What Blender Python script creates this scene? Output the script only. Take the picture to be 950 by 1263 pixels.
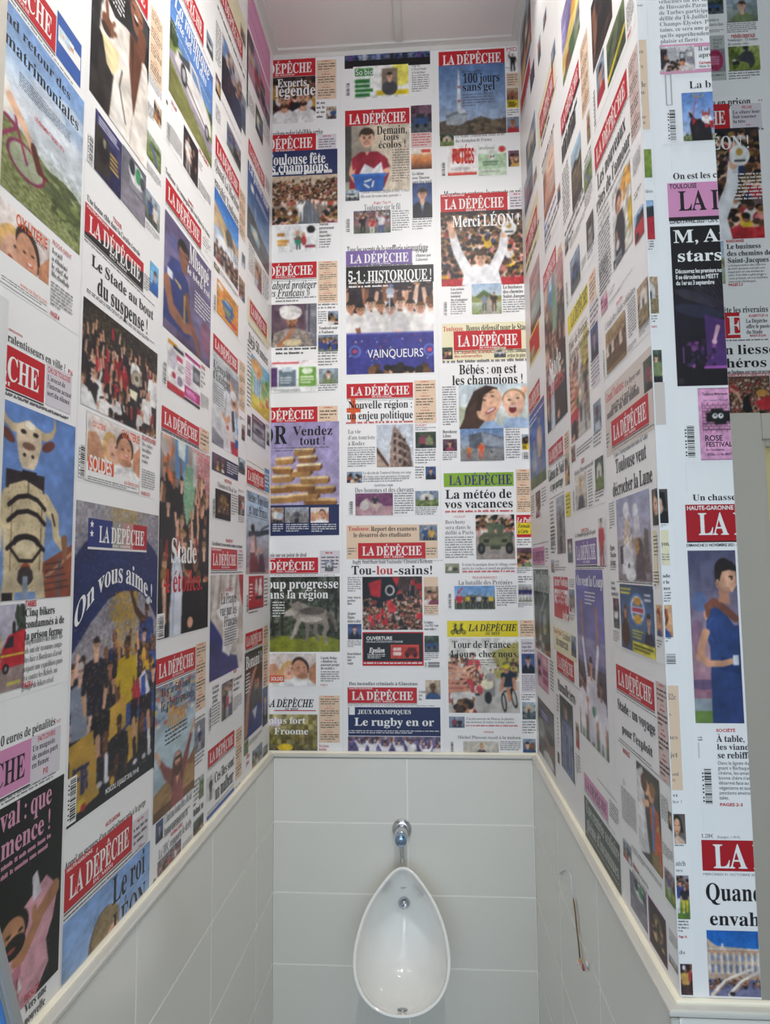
import bpy, bmesh, math, random
import numpy as np
from mathutils import Vector, Matrix
for o in list(bpy.data.objects): bpy.data.objects.remove(o, do_unlink=True)
SC = bpy.context.scene; COL = SC.collection
random.seed(7)
H = 1.62                                    # eye height of the camera above the floor
XL, XR, YB, YP, YD = -.541, .342, 2.25, 1.011, 1.5   # left wall, right wall, back wall, pier face, door wall
XE = .4515                                  # outer edge of the pier
RIM, TOP = H - .602, H + 1.875              # top of the tiling, ceiling
# ---------------------------------------------------------------- camera, world, lamps, exposure
cam = bpy.data.cameras.new('camera'); co = bpy.data.objects.new('camera', cam); COL.objects.link(co)
R_, U_, F_ = Vector((.99779611, .06571871, -.00916331)), Vector((.01472705, -.08468209, .99629918)), Vector((-.06469952, .9942384, .08546331))
co.matrix_world = Matrix(((R_.x, U_.x, -F_.x, 0), (R_.y, U_.y, -F_.y, 0), (R_.z, U_.z, -F_.z, H), (0, 0, 0, 1)))
cam.sensor_fit = 'HORIZONTAL'; cam.sensor_width = 36; cam.lens = 36 * 822.3 / 950; cam.clip_start = .02
SC.camera = co
W = bpy.data.worlds.new('daylight'); SC.world = W; W.use_nodes = True
bgn = W.node_tree.nodes['Background']; bgn.inputs[0].default_value = (.80, .90, 1.0, 1); bgn.inputs[1].default_value = .85
SC.view_settings.view_transform = 'Standard'; SC.view_settings.look = 'None'
SC.view_settings.exposure = .52; SC.view_settings.gamma = 1; SC.view_settings.use_curve_mapping = False
SC.cycles.use_denoising = True; SC.cycles.max_bounces = 10; SC.cycles.diffuse_bounces = 6
LAMPS = [((.285, 1.7), 9, 106), ((.06, .95), 54, 165)]      # ceiling downlights: place, watts, cone; second one added to brighten the near left wall
# daylight from the open room behind
la = bpy.data.lights.new('room_window_light', 'AREA'); la.shape = 'RECTANGLE'; la.size = 1.6; la.size_y = 1.5; la.energy = 15; la.color = (.55, .77, 1)
lo = bpy.data.objects.new('room_window_light', la); COL.objects.link(lo); lo.location = (-.1, -2.2, 1.1); lo.rotation_euler = (math.radians(90), 0, math.radians(-2))

# ---------------------------------------------------------------- materials
def lin(c): c = np.asarray(c, float); return np.where(c <= .04045, c / 12.92, ((c + .055) / 1.055) ** 2.4)
def rgb(s): return np.array([int(s[i:i + 2], 16) / 255 for i in (0, 2, 4)])
def mat(name, col, rough=.5, metal=0, spec=.5, coat=0, noise=0, bump=0, scale=40):
    m = bpy.data.materials.new(name); m.use_nodes = True; nt = m.node_tree; b = nt.nodes['Principled BSDF']
    c = (*lin(rgb(col)), 1); b.inputs['Base Color'].default_value = c
    b.inputs['Roughness'].default_value = rough; b.inputs['Metallic'].default_value = metal
    b.inputs['Specular IOR Level'].default_value = spec; b.inputs['Coat Weight'].default_value = coat
    if noise or bump:
        tc = nt.nodes.new('ShaderNodeTexCoord'); n = nt.nodes.new('ShaderNodeTexNoise'); n.inputs['Scale'].default_value = scale; n.inputs['Detail'].default_value = 5
        nt.links.new(tc.outputs['Object'], n.inputs['Vector'])
        if noise:
            mx = nt.nodes.new('ShaderNodeMix'); mx.data_type = 'RGBA'
            mx.inputs[6].default_value = (*(np.array(c[:3]) * (1 - noise)), 1); mx.inputs[7].default_value = (*np.minimum(1, np.array(c[:3]) * (1 + noise)), 1)
            nt.links.new(n.outputs['Fac'], mx.inputs[0]); nt.links.new(mx.outputs[2], b.inputs['Base Color'])
        if bump:
            bp = nt.nodes.new('ShaderNodeBump'); bp.inputs['Strength'].default_value = bump; bp.inputs['Distance'].default_value = .002
            nt.links.new(n.outputs['Fac'], bp.inputs['Height']); nt.links.new(bp.outputs['Normal'], b.inputs['Normal'])
    return m
M = dict(
    plaster=mat('plaster', 'd8d8d6', .8, noise=.03), paper=mat('wallpaper_white', 'eaeae9', .42, spec=.35, noise=.012, scale=6),
    tile=mat('glazed_tile', 'e2e1d9', .13, spec=.5, noise=.012, bump=.006, scale=5), grout=mat('grout', 'f6f4ec', .7, noise=.03),
    trim=mat('cream_trim', 'f1ecd8', .35), ledge=mat('tile_ledge', 'c9c8c0', .3), groove=mat('trim_groove', '8a8a86', .6), ceil=mat('ceiling_panel', 'e3dcd7', .9, noise=.04, bump=.25, scale=160),
    grid=mat('ceiling_grid', 'dbd8d3', .5), floor=mat('floor_tile', '8c8a86', .5, noise=.08, scale=9), beige=mat('beige_frame', 'cdc6ba', .45, noise=.015, scale=30),
    yellow=mat('yellow_door', 'e6d795', .4, noise=.015, scale=12), ceramic=mat('white_ceramic', 'eeeeea', .07, spec=.6, coat=.4), chrome=mat('chrome', 'd4d6da', .07, 1, noise=.02),
    steel=mat('brushed_steel', 'a8a8aa', .28, 1, noise=.06), dark=mat('dark_slot', '1c1c1e', .6), grey=mat('grey_frame', 'a3a5a5', .4, noise=.02), blue=mat('blue_pane', '4f9cf6', .25, noise=.03),
    reflect_knob=mat('chrome_blue_reflection', 'a3bedd', .05, 1, noise=.2, scale=90), cord=mat('brown_cord', '6e5234', .6, noise=.2), clear=mat('silver_thread', 'd2d6da', .3, .4), pink=mat('pink_bead', 'd8b0b4', .3), bead=mat('red_bead', '9c4a48', .4),  # push button chrome: mottled blue reflections painted into its colour
    gold=mat('yellow_bead', 'b89438', .4), print_grey=mat('grey_marking', '55585c', .5), lampwhite=mat('lamp_rim', 'e6e6e4', .4))
def printmat():
    m = bpy.data.materials.new('newsprint'); m.use_nodes = True; nt = m.node_tree; b = nt.nodes['Principled BSDF']
    a = nt.nodes.new('ShaderNodeVertexColor'); a.layer_name = 'ink'
    nt.links.new(a.outputs['Color'], b.inputs['Base Color']); b.inputs['Roughness'].default_value = .42; b.inputs['Specular IOR Level'].default_value = .35
    return m
M['print'] = printmat()

# ---------------------------------------------------------------- mesh helpers
def link(name, me, m, parent=None, smooth=False):
    o = bpy.data.objects.new(name, me); COL.objects.link(o)
    if m is not None: me.materials.append(M[m])
    if parent is not None: o.parent = parent
    if smooth:
        for p in me.polygons: p.use_smooth = True
    return o
def bm_obj(name, bm, m, parent=None, smooth=False):
    bmesh.ops.recalc_face_normals(bm, faces=bm.faces)
    me = bpy.data.meshes.new(name); bm.to_mesh(me); bm.free(); return link(name, me, m, parent, smooth)
def abox(bm, a, b, bev=0):
    x0, y0, z0 = a; x1, y1, z1 = b
    r = bmesh.ops.create_cube(bm, size=1, matrix=Matrix.Translation(((x0 + x1) / 2, (y0 + y1) / 2, (z0 + z1) / 2)) @ Matrix.Diagonal((x1 - x0, y1 - y0, z1 - z0, 1)))
    if bev:
        es = list({e for v in r['verts'] for e in v.link_edges}); bmesh.ops.bevel(bm, geom=es, offset=bev, segments=2, affect='EDGES')
def boxes(name, lst, m, parent=None, bev=0):
    bm = bmesh.new()
    for a, b in lst: abox(bm, a, b, bev)
    return bm_obj(name, bm, m, parent)
def lathe(bm, prof, c, axis=(0, 0, 1), n=32):
    """prof: (radius, height) pairs along the axis"""
    q = Vector((0, 0, 1)).rotation_difference(Vector(axis)); rings = []
    for r, h in prof:
        rings.append([bm.verts.new(Vector(c) + q @ Vector((max(r, 1e-5) * math.cos(2 * math.pi * i / n), max(r, 1e-5) * math.sin(2 * math.pi * i / n), h))) for i in range(n)])
    for a, b in zip(rings, rings[1:]):
        for i in range(n): bm.faces.new((a[i], a[(i + 1) % n], b[(i + 1) % n], b[i]))
    bm.faces.new(rings[0]); bm.faces.new(rings[-1])
def tube(bm, pts, r, n=12):
    P = [Vector(p) for p in pts]; rings = []
    for i, p in enumerate(P):
        d = (P[min(i + 1, len(P) - 1)] - P[max(i - 1, 0)]).normalized(); u = d.orthogonal().normalized()
        if i and rings:                                  # keep the ring from twisting
            u0 = (rings[-1][0].co - P[i - 1]); u0 = u0 - d * u0.dot(d); u = u0.normalized() if u0.length > 1e-9 else u
        v = d.cross(u); rr = r[i] if isinstance(r, (list, tuple)) else r
        rings.append([bm.verts.new(p + (u * math.cos(2 * math.pi * k / n) + v * math.sin(2 * math.pi * k / n)) * rr) for k in range(n)])
    for a, b in zip(rings, rings[1:]):
        for i in range(n): bm.faces.new((a[i], a[(i + 1) % n], b[(i + 1) % n], b[i]))
    bm.faces.new(rings[0]); bm.faces.new(rings[-1])
def struct(o): o['kind'] = 'structure'; return o
def thing(name, label, cat, loc):
    o = bpy.data.objects.new(name, None); COL.objects.link(o); o.location = loc; o.empty_display_size = .05
    o['label'] = label; o['category'] = cat; return o
def into(child, parent):
    """parent a mesh built in room coordinates to an Empty standing somewhere in the room"""
    child.parent = parent; child.matrix_parent_inverse = Matrix.Translation(-parent.location); return child

# ---------------------------------------------------------------- the room
floor = struct(boxes('floor', [((-1.2, -2.6, -.1), (2.2, 2.5, 0))], 'floor'))
TL, TB, TR, TP = -.519, 2.228, .322, .991          # faces of the tiling: left, back, right, pier
JB = .80                                           # where the left door frame ends
wl = struct(boxes('wall_left', [((XL - .1, -.1, 0), (XL, YB + .1, TOP + .05))], 'plaster'))
wb = struct(boxes('wall_back', [((XL, YB, 0), (XR, YB + .1, TOP + .05))], 'plaster'))
wr = struct(boxes('wall_right', [((XR, YP, 0), (XE, YB + .1, TOP + .05))], 'plaster'))
wd = struct(boxes('wall_door', [((XE, YD, 0), (.56, YD + .1, TOP + .05)), ((.56, YD, H + .333), (1.7, YD + .1, TOP + .05)), ((1.5, YD, 0), (1.7, YD + .1, H + .333))], 'plaster'))
wf = struct(boxes('wall_far', [((1.7, -.1, 0), (1.8, YD + .1, TOP + .05))], 'plaster'))
ws = struct(boxes('shade_wall', [((.66, .0, 0), (1.8, .1, TOP + .05))], 'plaster'))  # added unseen wall that blocks daylight from the door wall
ceil = struct(boxes('ceiling', [((XL - .1, -.6, TOP + .03), (1.8, YB + .1, TOP + .08))], 'plaster'))
PX = (XL + .024, -.092, -.068, XR - .024)
bm = bmesh.new()
for x0, x1, y1 in ((PX[0] - .012, PX[1] + .012, YB - .014), (PX[2] - .012, PX[3] + .012, YB - .014)):
    for y0, y2 in ((1.62, y1), (1.02, 1.6), (.42, 1.0)): abox(bm, (x0, y0, TOP + .004), (x1, y2, TOP + .016), .002)
bm_obj('ceiling_panel', bm, 'ceil', ceil)
boxes('ceiling_grid', [((PX[1], .3, TOP - .004), (PX[2], YB - .02, TOP + .003)), ((XL, 1.598, TOP - .0035), (XR, 1.622, TOP + .0025)), ((XL, .998, TOP - .0035), (XR, 1.022, TOP + .0025))], 'grid', ceil)
boxes('edge_angle', [((XL, .3, TOP - .006), (XL + .024, YB, TOP + .003)), ((XL + .024, YB - .024, TOP - .006), (XR - .024, YB, TOP + .003)), ((XR - .024, YP, TOP - .006), (XR, YB, TOP + .003)),
                     ((XL, .3, TOP - .022), (XL + .002, YB, TOP - .006)), ((XL, YB - .002, TOP - .022), (XR, YB, TOP - .006)), ((XR - .002, YP, TOP - .022), (XR, YB, TOP - .006))], 'grid', ceil)
# wallpaper: a thin skin on every wall above the tiling
boxes('wallpaper', [((XL, JB - .023, RIM), (XL + .0004, YB, TOP))], 'paper', wl)
boxes('wallpaper', [((XL, YB - .0004, RIM), (XR, YB, TOP))], 'paper', wb)
boxes('wallpaper', [((XR - .0004, YP, RIM), (XR, YB, TOP)), ((XR, YP - .0004, RIM), (XE, YP, TOP))], 'paper', wr)
boxes('wallpaper', [((XE, YD - .0004, H + .333), (1.5, YD, TOP))], 'paper', wd)
WP = {'left': wl.children[0], 'back': wb.children[0], 'right': wr.children[0], 'pier': wr.children[0], 'door': wd.children[0]}
# tiling: 41 x 22 cm glazed tiles, stack bond, with a cream edge trim on top
def tiling(parent, axis, face, wallp, a, b, joints, top=RIM - .006):
    bmT, rows = bmesh.new(), []
    z = RIM - .216; rows.append((z, top - .006))
    while z > .02: rows.append((max(0.005, z - .22), z)); z -= .22
    js = [a] + sorted(j for j in joints if a < j < b) + [b]; g = .0014
    s = 1 if face > wallp else -1
    for z0, z1 in rows:
        for j0, j1 in zip(js, js[1:]):
            if j1 - j0 < .006: continue
            if axis == 'x': p, q = (min(face, face - s * .009), j0 + g, z0 + g), (max(face, face - s * .009), j1 - g, z1 - g)
            else: p, q = (j0 + g, min(face, face - s * .009), z0 + g), (j1 - g, max(face, face - s * .009), z1 - g)
            abox(bmT, p, q, .0011)
    t = bm_obj('wall_tiles', bmT, 'tile', parent)
    lo_, hi_ = sorted((face - s * .0007, wallp))
    boxes('grout', [((lo_, a, 0), (hi_, b, top - .008)) if axis == 'x' else ((a, lo_, 0), (b, hi_, top - .008))], 'grout', parent)
tiling(wl, 'x', TL, XL, JB + .012, TB, [2.014, 1.604, 1.194])
tiling(wb, 'y', TB, YB, TL, TR, [-.081])
tiling(wr, 'x', TR, XR, TP + .011, TB, [1.815, 1.405])
tiling(wr, 'y', TP, YP, TR + .011, XE + .02, [])
def trim(n, axis, face, wallp, a, b, a2, b2):
    """edge profile: a rounded cream lip over a thin groove; a2, b2 are its mitred inner ends"""
    s = 1 if face > wallp else -1; f = face + s * .003
    def strip(prof):
        bm = bmesh.new(); ring = []
        for (p, z) in prof:
            t = (p - wallp) / (f - wallp); A, B = a + (a2 - a) * t, b + (b2 - b) * t
            ring.append((bm.verts.new((p, A, z) if axis == 'x' else (A, p, z)), bm.verts.new((p, B, z) if axis == 'x' else (B, p, z))))
        for i in range(len(ring)):
            j = (i + 1) % len(ring); bm.faces.new((ring[i][0], ring[j][0], ring[j][1], ring[i][1]))
        bm.faces.new([q[0] for q in ring]); bm.faces.new([q[1] for q in ring]); return bm
    m = wallp + (f - wallp) * .42
    t = struct(bm_obj('trim_%d' % n, strip([(wallp, RIM - .011), (wallp, RIM + .002), (wallp + s * .003, RIM + .0035), (m - s * .003, RIM + .003), (m, RIM + .001), (m, RIM - .011)]), 'trim'))
    bm_obj('ledge', strip([(m, RIM - .011), (m, RIM - .0015), (f - s * .003, RIM - .002), (f - s * .0005, RIM - .0035), (f, RIM - .006), (f, RIM - .0095), (f - s * .004, RIM - .011)]), 'ledge', t)
    g0, g1 = sorted((face - s * .006, face - s * .0008))
    boxes('groove', [((g0, min(a, a2) + .02, RIM - .0135), (g1, max(b, b2) - .02, RIM - .0109)) if axis == 'x' else ((min(a, a2) + .02, g0, RIM - .0135), (max(b, b2) - .02, g1, RIM - .0109))], 'groove', t)  # strip coloured darker for the shadow line under the lip
trim(1, 'x', TL, XL, JB + .012, YB, JB + .012, TB - .003)
trim(2, 'y', TB, YB, XL, XR, TL + .003, TR - .003)
trim(3, 'x', TR, XR, YP, YB, TP - .003, TB - .003)
trim(4, 'y', TP, YP, XR, XE + .02, TR - .003, XE + .023)
c4 = struct(boxes('trim_5', [((TR - .0008, TP - .0008, 0), (TR + .0105, TP + .0105, RIM - .0135))], 'ledge', None, .0012))
# the door beyond the pier and the frame at the left edge
d1 = struct(boxes('door_1', [((.742, YD + .03, .01), (1.46, YD + .07, H + .27))], 'yellow', None, .002))
boxes('door_frame', [((.56, YD - .02, 0), (.726, YD + .05, H + .333)), ((.7292, YD - .013, H + .276), (1.5, YD + .05, H + .333)), ((1.455, YD - .02, 0), (1.5, YD + .05, H + .276)), ((.726, YD + .0, 0), (.742, YD + .06, H + .276)), ((.742, YD + .0, H + .262), (1.455, YD + .06, H + .276))], 'beige', d1, .0015)
bm = bmesh.new(); lathe(bm, [(.024, 0), (.024, .006), (.01, .008), (.01, .045)], (1.4, YD + .03, 1.02), (0, -1, 0), 24); tube(bm, [(1.4, YD - .012, 1.02), (1.34, YD - .014, 1.02), (1.28, YD - .012, 1.02)], .009)
bm_obj('door_handle', bm, 'steel', d1, True)
d2 = struct(boxes('door_2', [((XL, .02, 0), (XL + .012, JB - .008, H + .347))], 'plaster', None, .002))
t6 = struct(boxes('trim_6', [((XL, .3, H + .35), (XL + .004, JB - .024, TOP))], 'beige', None, .001))
# ---------------------------------------------------------------- ceiling downlights, the second added as fill (lamp and fitting in one builder)
def downlight(i, xy, watts, cone):
    t = thing('ceiling_downlight', ('round recessed ceiling downlight near the right wall', 'added ceiling downlight, unseen, brightening the near left wall')[i], 'ceiling light', (*xy, TOP)); t['group'] = 'ceiling downlights'
    bm = bmesh.new(); lathe(bm, [(.03, -.001), (.044, -.003), (.046, -.006), (.043, -.009), (.03, -.004)], (*xy, TOP + .002), (0, 0, 1), 32); into(bm_obj('rim', bm, 'lampwhite', None, True), t)
    l = bpy.data.lights.new('downlight', 'SPOT'); l.energy = watts; l.spot_size = math.radians(cone); l.spot_blend = .8; l.shadow_soft_size = .028; l.color = (1, .965, .92)
    o = bpy.data.objects.new('downlight', l); COL.objects.link(o); into(o, t); o.location = (*xy, TOP - .018)
for i, (xy, w_, c_) in enumerate(LAMPS): downlight(i, xy, w_, c_)

# ---------------------------------------------------------------- urinal
ax = Vector((0, -.66855, -.74344)).normalized(); TOPP = Vector((-.094, 2.16, H - .918))
half = [(-.002, 0), (-.0005, .012), (.0075, .0285), (.028, .044), (.045, .057), (.0735, .081), (.112, .1045), (.154, .1225), (.201, .135), (.24, .1405), (.2715, .140), (.3, .1345), (.329, .1225), (.3545, .1005), (.3745, .071), (.3855, .036), (.389, 0)]
def resample(pts, n):
    d = [0]
    for a, b in zip(pts, pts[1:]): d.append(d[-1] + math.hypot(b[0] - a[0], b[1] - a[1]))
    return [(np.interp(d[-1] * i / n, d, [p[0] for p in pts]), np.interp(d[-1] * i / n, d, [p[1] for p in pts])) for i in range(n + 1)]
def catmull(p, k=6):
    p = [(p[1][0], -p[1][1])] + p + [(p[-2][0], -p[-2][1])]; out = []
    for i in range(1, len(p) - 2):
        for j in range(k):
            t = j / k; q = []
            for d in (0, 1): a, b, c_, e = p[i - 1][d], p[i][d], p[i + 1][d], p[i + 2][d]; q.append(.5 * (2 * b + (c_ - a) * t + (2 * a - 5 * b + 4 * c_ - e) * t * t + (3 * b - a - 3 * c_ + e) * t ** 3))
            out.append(tuple(q))
    return out + [p[-2]]
hs = resample(catmull(half), 40)
loop = [(s, -w) for s, w in hs] + [(s, w) for s, w in hs[-2:0:-1]]      # outer rim, once round
NN = len(loop)
for _ in range(8): loop = [tuple((loop[i - 1][d] + 2 * loop[i][d] + loop[(i + 1) % NN][d]) / 4 for d in (0, 1)) for i in range(NN)]   # even out the curve
nrm = Vector((1, 0, 0)).cross(ax).normalized()
if nrm.y > 0: nrm = -nrm                                                # rim plane normal, towards the viewer
def on(s, w, h=0): return TOPP + ax * s + Vector((w, 0, 0)) + nrm * h
cs = .225
def inset(d):
    out = []
    for i, (s, w) in enumerate(loop):
        a, b = loop[i - 1], loop[(i + 1) % NN]; tx, ty = b[0] - a[0], b[1] - a[1]; l = math.hypot(tx, ty); nx, ny = ty / l, -tx / l
        if (s - cs) * nx + w * ny > 0: nx, ny = -nx, -ny
        out.append((s + nx * d, w + ny * d))
    return out
urinal = thing('urinal', 'white teardrop shaped ceramic urinal on the tiled back wall', 'urinal', (-.094, TB, H - 1.35))
bm = bmesh.new(); rings = []
def ring(pts): rings.append([bm.verts.new(p) for p in pts])
C0 = on(cs, 0); DO = Vector((0, .30, -.17)); DI = Vector((0, .155, -.125))
for k in range(12, 0, -1):                                              # outer shell, from the wall to the rim
    f = k / 12 * math.pi / 2 * .93; pts = []
    for s, w in loop:
        p = C0 + (on(s, w) - C0) * math.cos(f) ** .8 + DO * math.sin(f); p.y = min(p.y, TB - .0005); pts.append(p)
    ring(pts)
for a in range(0, 9):                                                   # rounded lip
    t = math.pi * a / 8; d = .0048 * (1 - math.cos(t)); h = .005 * math.sin(t); ring([on(s, w, h) for s, w in inset(d)])
inn = inset(.0096)
for k in range(1, 15):                                                  # inside of the bowl
    f = k / 14 * math.pi / 2 * .985
    ring([C0 + (on(s, w) - C0) * math.cos(f) ** .9 + DI * math.sin(f) for s, w in inn])
for a, b in zip(rings, rings[1:]):
    for i in range(NN): bm.faces.new((a[i], a[(i + 1) % NN], b[(i + 1) % NN], b[i]))
bm.faces.new(rings[0]); bm.faces.new(rings[-1])
bowl = into(bm_obj('bowl', bm, 'ceramic', None, True), urinal)
from mathutils.bvhtree import BVHTree
bt = BVHTree.FromPolygons([v.co.copy() for v in bowl.data.vertices], [tuple(p.vertices) for p in bowl.data.polygons])
def px_ray(px, py):
    d = (F_ + R_ * ((px - 475) / 822.3) + U_ * ((631.5 - py) / 822.3)).normalized(); return bt.ray_cast(Vector((0, 0, H)), d)
hp, hn, _, _ = px_ray(498.5, 1113)
view = (Vector((0, 0, H)) - hp).normalized()
if hn.dot(view) < 0: hn = -hn
hn = (hn + view * .6).normalized(); hp = hp + hn * .0065
bm = bmesh.new(); lathe(bm, [(.0165, -.008), (.0178, .0), (.0172, .003), (.0145, .0042), (.0135, .003), (.004, .0025)], hp, hn, 36); into(bm_obj('spray_plate', bm, 'steel', None, True), urinal)
bm = bmesh.new(); lathe(bm, [(.0052, .001), (.0052, .009), (.0035, .011)], hp + Vector((0, 0, .005)), hn, 20); into(bm_obj('spray_nozzle', bm, 'chrome', None, True), urinal)
bm = bmesh.new(); lathe(bm, [(.0028, .002), (.0026, .0048)], hp + Vector((-.002, 0, -.006)), hn, 12); into(bm_obj('screw', bm, 'dark', None, True), urinal)
mp, mn, _, _ = px_ray(497.5, 1094.8)
if mn.dot(view) < 0: mn = -mn
tc = bpy.data.curves.new('brand', 'FONT'); tc.body = 'GEBERIT'; tc.size = .0062; tc.align_x = 'CENTER'; tc.align_y = 'CENTER'; to = bpy.data.objects.new('brand', tc); COL.objects.link(to)
xx = Vector((1, 0, 0)); yy = mn.cross(xx).normalized(); to.matrix_world = Matrix(((xx.x, yy.x, mn.x, 0), (xx.y, yy.y, mn.y, 0), (xx.z, yy.z, mn.z, 0), (0, 0, 0, 1)))
bpy.context.view_layer.update(); me = bpy.data.meshes.new_from_object(to); me.transform(Matrix.Translation(mp + mn * .0012) @ to.matrix_world)
bpy.data.objects.remove(to); bpy.data.curves.remove(tc)
bm = bmesh.new(); bm.from_mesh(me); q = mp + mn * .0012 - xx * .019
for k in range(1): bm.faces.new([bm.verts.new(q + xx * dx + yy * dy) for dx, dy in ((0, -.002), (.0035, -.002), (.0035, .002), (0, .002))])
me2 = bpy.data.meshes.new('maker_mark'); bm.to_mesh(me2); bm.free(); into(link('maker_mark', me2, 'print_grey'), urinal)
hp2, hn2, _, _ = px_ray(496.5, 1246.5)
bm = bmesh.new(); lathe(bm, [(.014, -.004), (.015, .0005), (.013, .0022), (.005, .0028)], hp2 + Vector((0, .004, .0)), Vector((0, .35, 1)).normalized(), 32); into(bm_obj('drain_strainer', bm, 'steel', None, True), urinal)
# flush valve with its pipe
fv = thing('flush_valve', 'chrome push button flush valve with pipe above the urinal', 'flush valve', (-.1, TB, H - .835))
fx, fz = -.1, H - .834
bm = bmesh.new(); lathe(bm, [(.0315, 0), (.0315, .006), (.029, .011), (.02, .013)], (fx, TB, fz), (0, -1, 0), 40); into(bm_obj('wall_flange', bm, 'chrome', None, True), fv)
bm = bmesh.new(); lathe(bm, [(.017, .01), (.019, .018), (.021, .024), (.021, .05), (.0195, .056), (.0195, .062)], (fx, TB, fz), (0, -1, -.1), 36); into(bm_obj('valve_body', bm, 'chrome', None, True), fv)
bm = bmesh.new(); lathe(bm, [(.0185, .062), (.0195, .066), (.019, .078), (.0165, .084), (.008, .0865)], (fx, TB, fz), (0, -1, -.1), 36); into(bm_obj('push_button', bm, 'reflect_knob', None, True), fv)
bm = bmesh.new(); tube(bm, [(fx, TB - .04, fz - .012), (fx, TB - .041, fz - .04), (fx + .002, TB - .042, fz - .07), (fx + .003, TB - .042, fz - .089)], .0078, 20)
lathe(bm, [(.0095, 0), (.011, .004), (.011, .012), (.0095, .016)], (fx, TB - .0405, fz - .036), (0, 0, 1), 24); into(bm_obj('flush_pipe', bm, 'chrome', None, True), fv)
# thin string with a charm hanging on the right tiles
sx = TR
def rp(px, py, off=.003):
    d = F_ + R_ * ((px - 475) / 822.3) + U_ * ((631.5 - py) / 822.3); p = d * ((sx - off) / d.x); return (sx - off, p.y, p.z + H)
st = thing('hanging_charm', 'thin silver and brown string with a pink charm hung on the right tiles', 'charm', rp(704, 1075, 0))
bm = bmesh.new(); tube(bm, [rp(691, 1078), rp(694, 1074), rp(698, 1072.5), rp(702, 1074.5), rp(704.3, 1079), rp(705, 1088), rp(706, 1098), rp(707.2, 1108)], [.0022, .0016, .0012, .0012, .0011, .0011, .0011, .001], 8); into(bm_obj('silver_hook', bm, 'clear', None, True), st)
bm = bmesh.new(); tube(bm, [rp(707.2, 1108), rp(708, 1113), rp(710, 1128), rp(711.6, 1145), rp(713.4, 1160), rp(715.6, 1183)], [.0011, .0019, .0018, .0017, .0017, .0016], 8); into(bm_obj('brown_cord', bm, 'cord', None, True), st)
def blob(name, px, py, rx, ry, m):
    bm = bmesh.new(); bmesh.ops.create_icosphere(bm, subdivisions=2, radius=1); x, y, z = rp(px, py, .005)
    for v in bm.verts: k = 1 + .18 * math.sin(v.co.y * 7 + v.co.z * 5); v.co = Vector((x + v.co.x * .003, y + v.co.y * rx * k, z + v.co.z * ry * k))
    into(bm_obj(name, bm, m, None, True), st)
blob('yellow_bead', 716.2, 1185, .006, .004, 'gold'); blob('pink_bead', 713.5, 1188, .0085, .0042, 'pink'); blob('red_bead', 719.5, 1193.5, .011, .006, 'bead'); blob('clear_bead', 724, 1189, .011, .0085, 'clear')
# slanting framed panel cut off by the lower left corner
def lp(px, py, x): d = F_ + R_ * ((px - 475) / 822.3) + U_ * ((631.5 - py) / 822.3); p = d * (x / d.x); return Vector((x, p.y, p.z + H))
fx_ = -.487
a_, b_ = lp(-1.5, 1122, fx_), lp(52, 1345, fx_); dirv = (b_ - a_).normalized(); per = Vector((0, -dirv.z, dirv.y))
if per.y > 0: per = -per
fp = thing('framed_panel', 'pale grey framed panel with a bright blue face, slanting at the lower left edge', 'panel', a_ + Vector((-.012, 0, 0)))
def slab(name, u0, u1, w0, w1, x0, x1, m, bev):
    bm = bmesh.new(); r = [(a_ + dirv * u + per * w) for u, w in ((u0, w0), (u1, w0), (u1, w1), (u0, w1))]
    lo4 = [bm.verts.new((x0, p.y, p.z)) for p in r]; hi4 = [bm.verts.new((x1, p.y, p.z)) for p in r]
    bm.faces.new(lo4); bm.faces.new(hi4)
    for i in range(4): bm.faces.new((lo4[i], lo4[(i + 1) % 4], hi4[(i + 1) % 4], hi4[i]))
    bmesh.ops.bevel(bm, geom=list(bm.edges), offset=bev, segments=3, affect='EDGES'); return into(bm_obj(name, bm, m), fp)
Lb = (b_ - a_).length
slab('frame', 0, Lb, 0, .02, fx_ - .02, fx_, 'grey', .004); slab('frame', 0, .02, .02, .13, fx_ - .02, fx_, 'grey', .004); slab('pane', .02, Lb, .02, .13, fx_ - .016, fx_ - .006, 'blue', .001)
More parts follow.
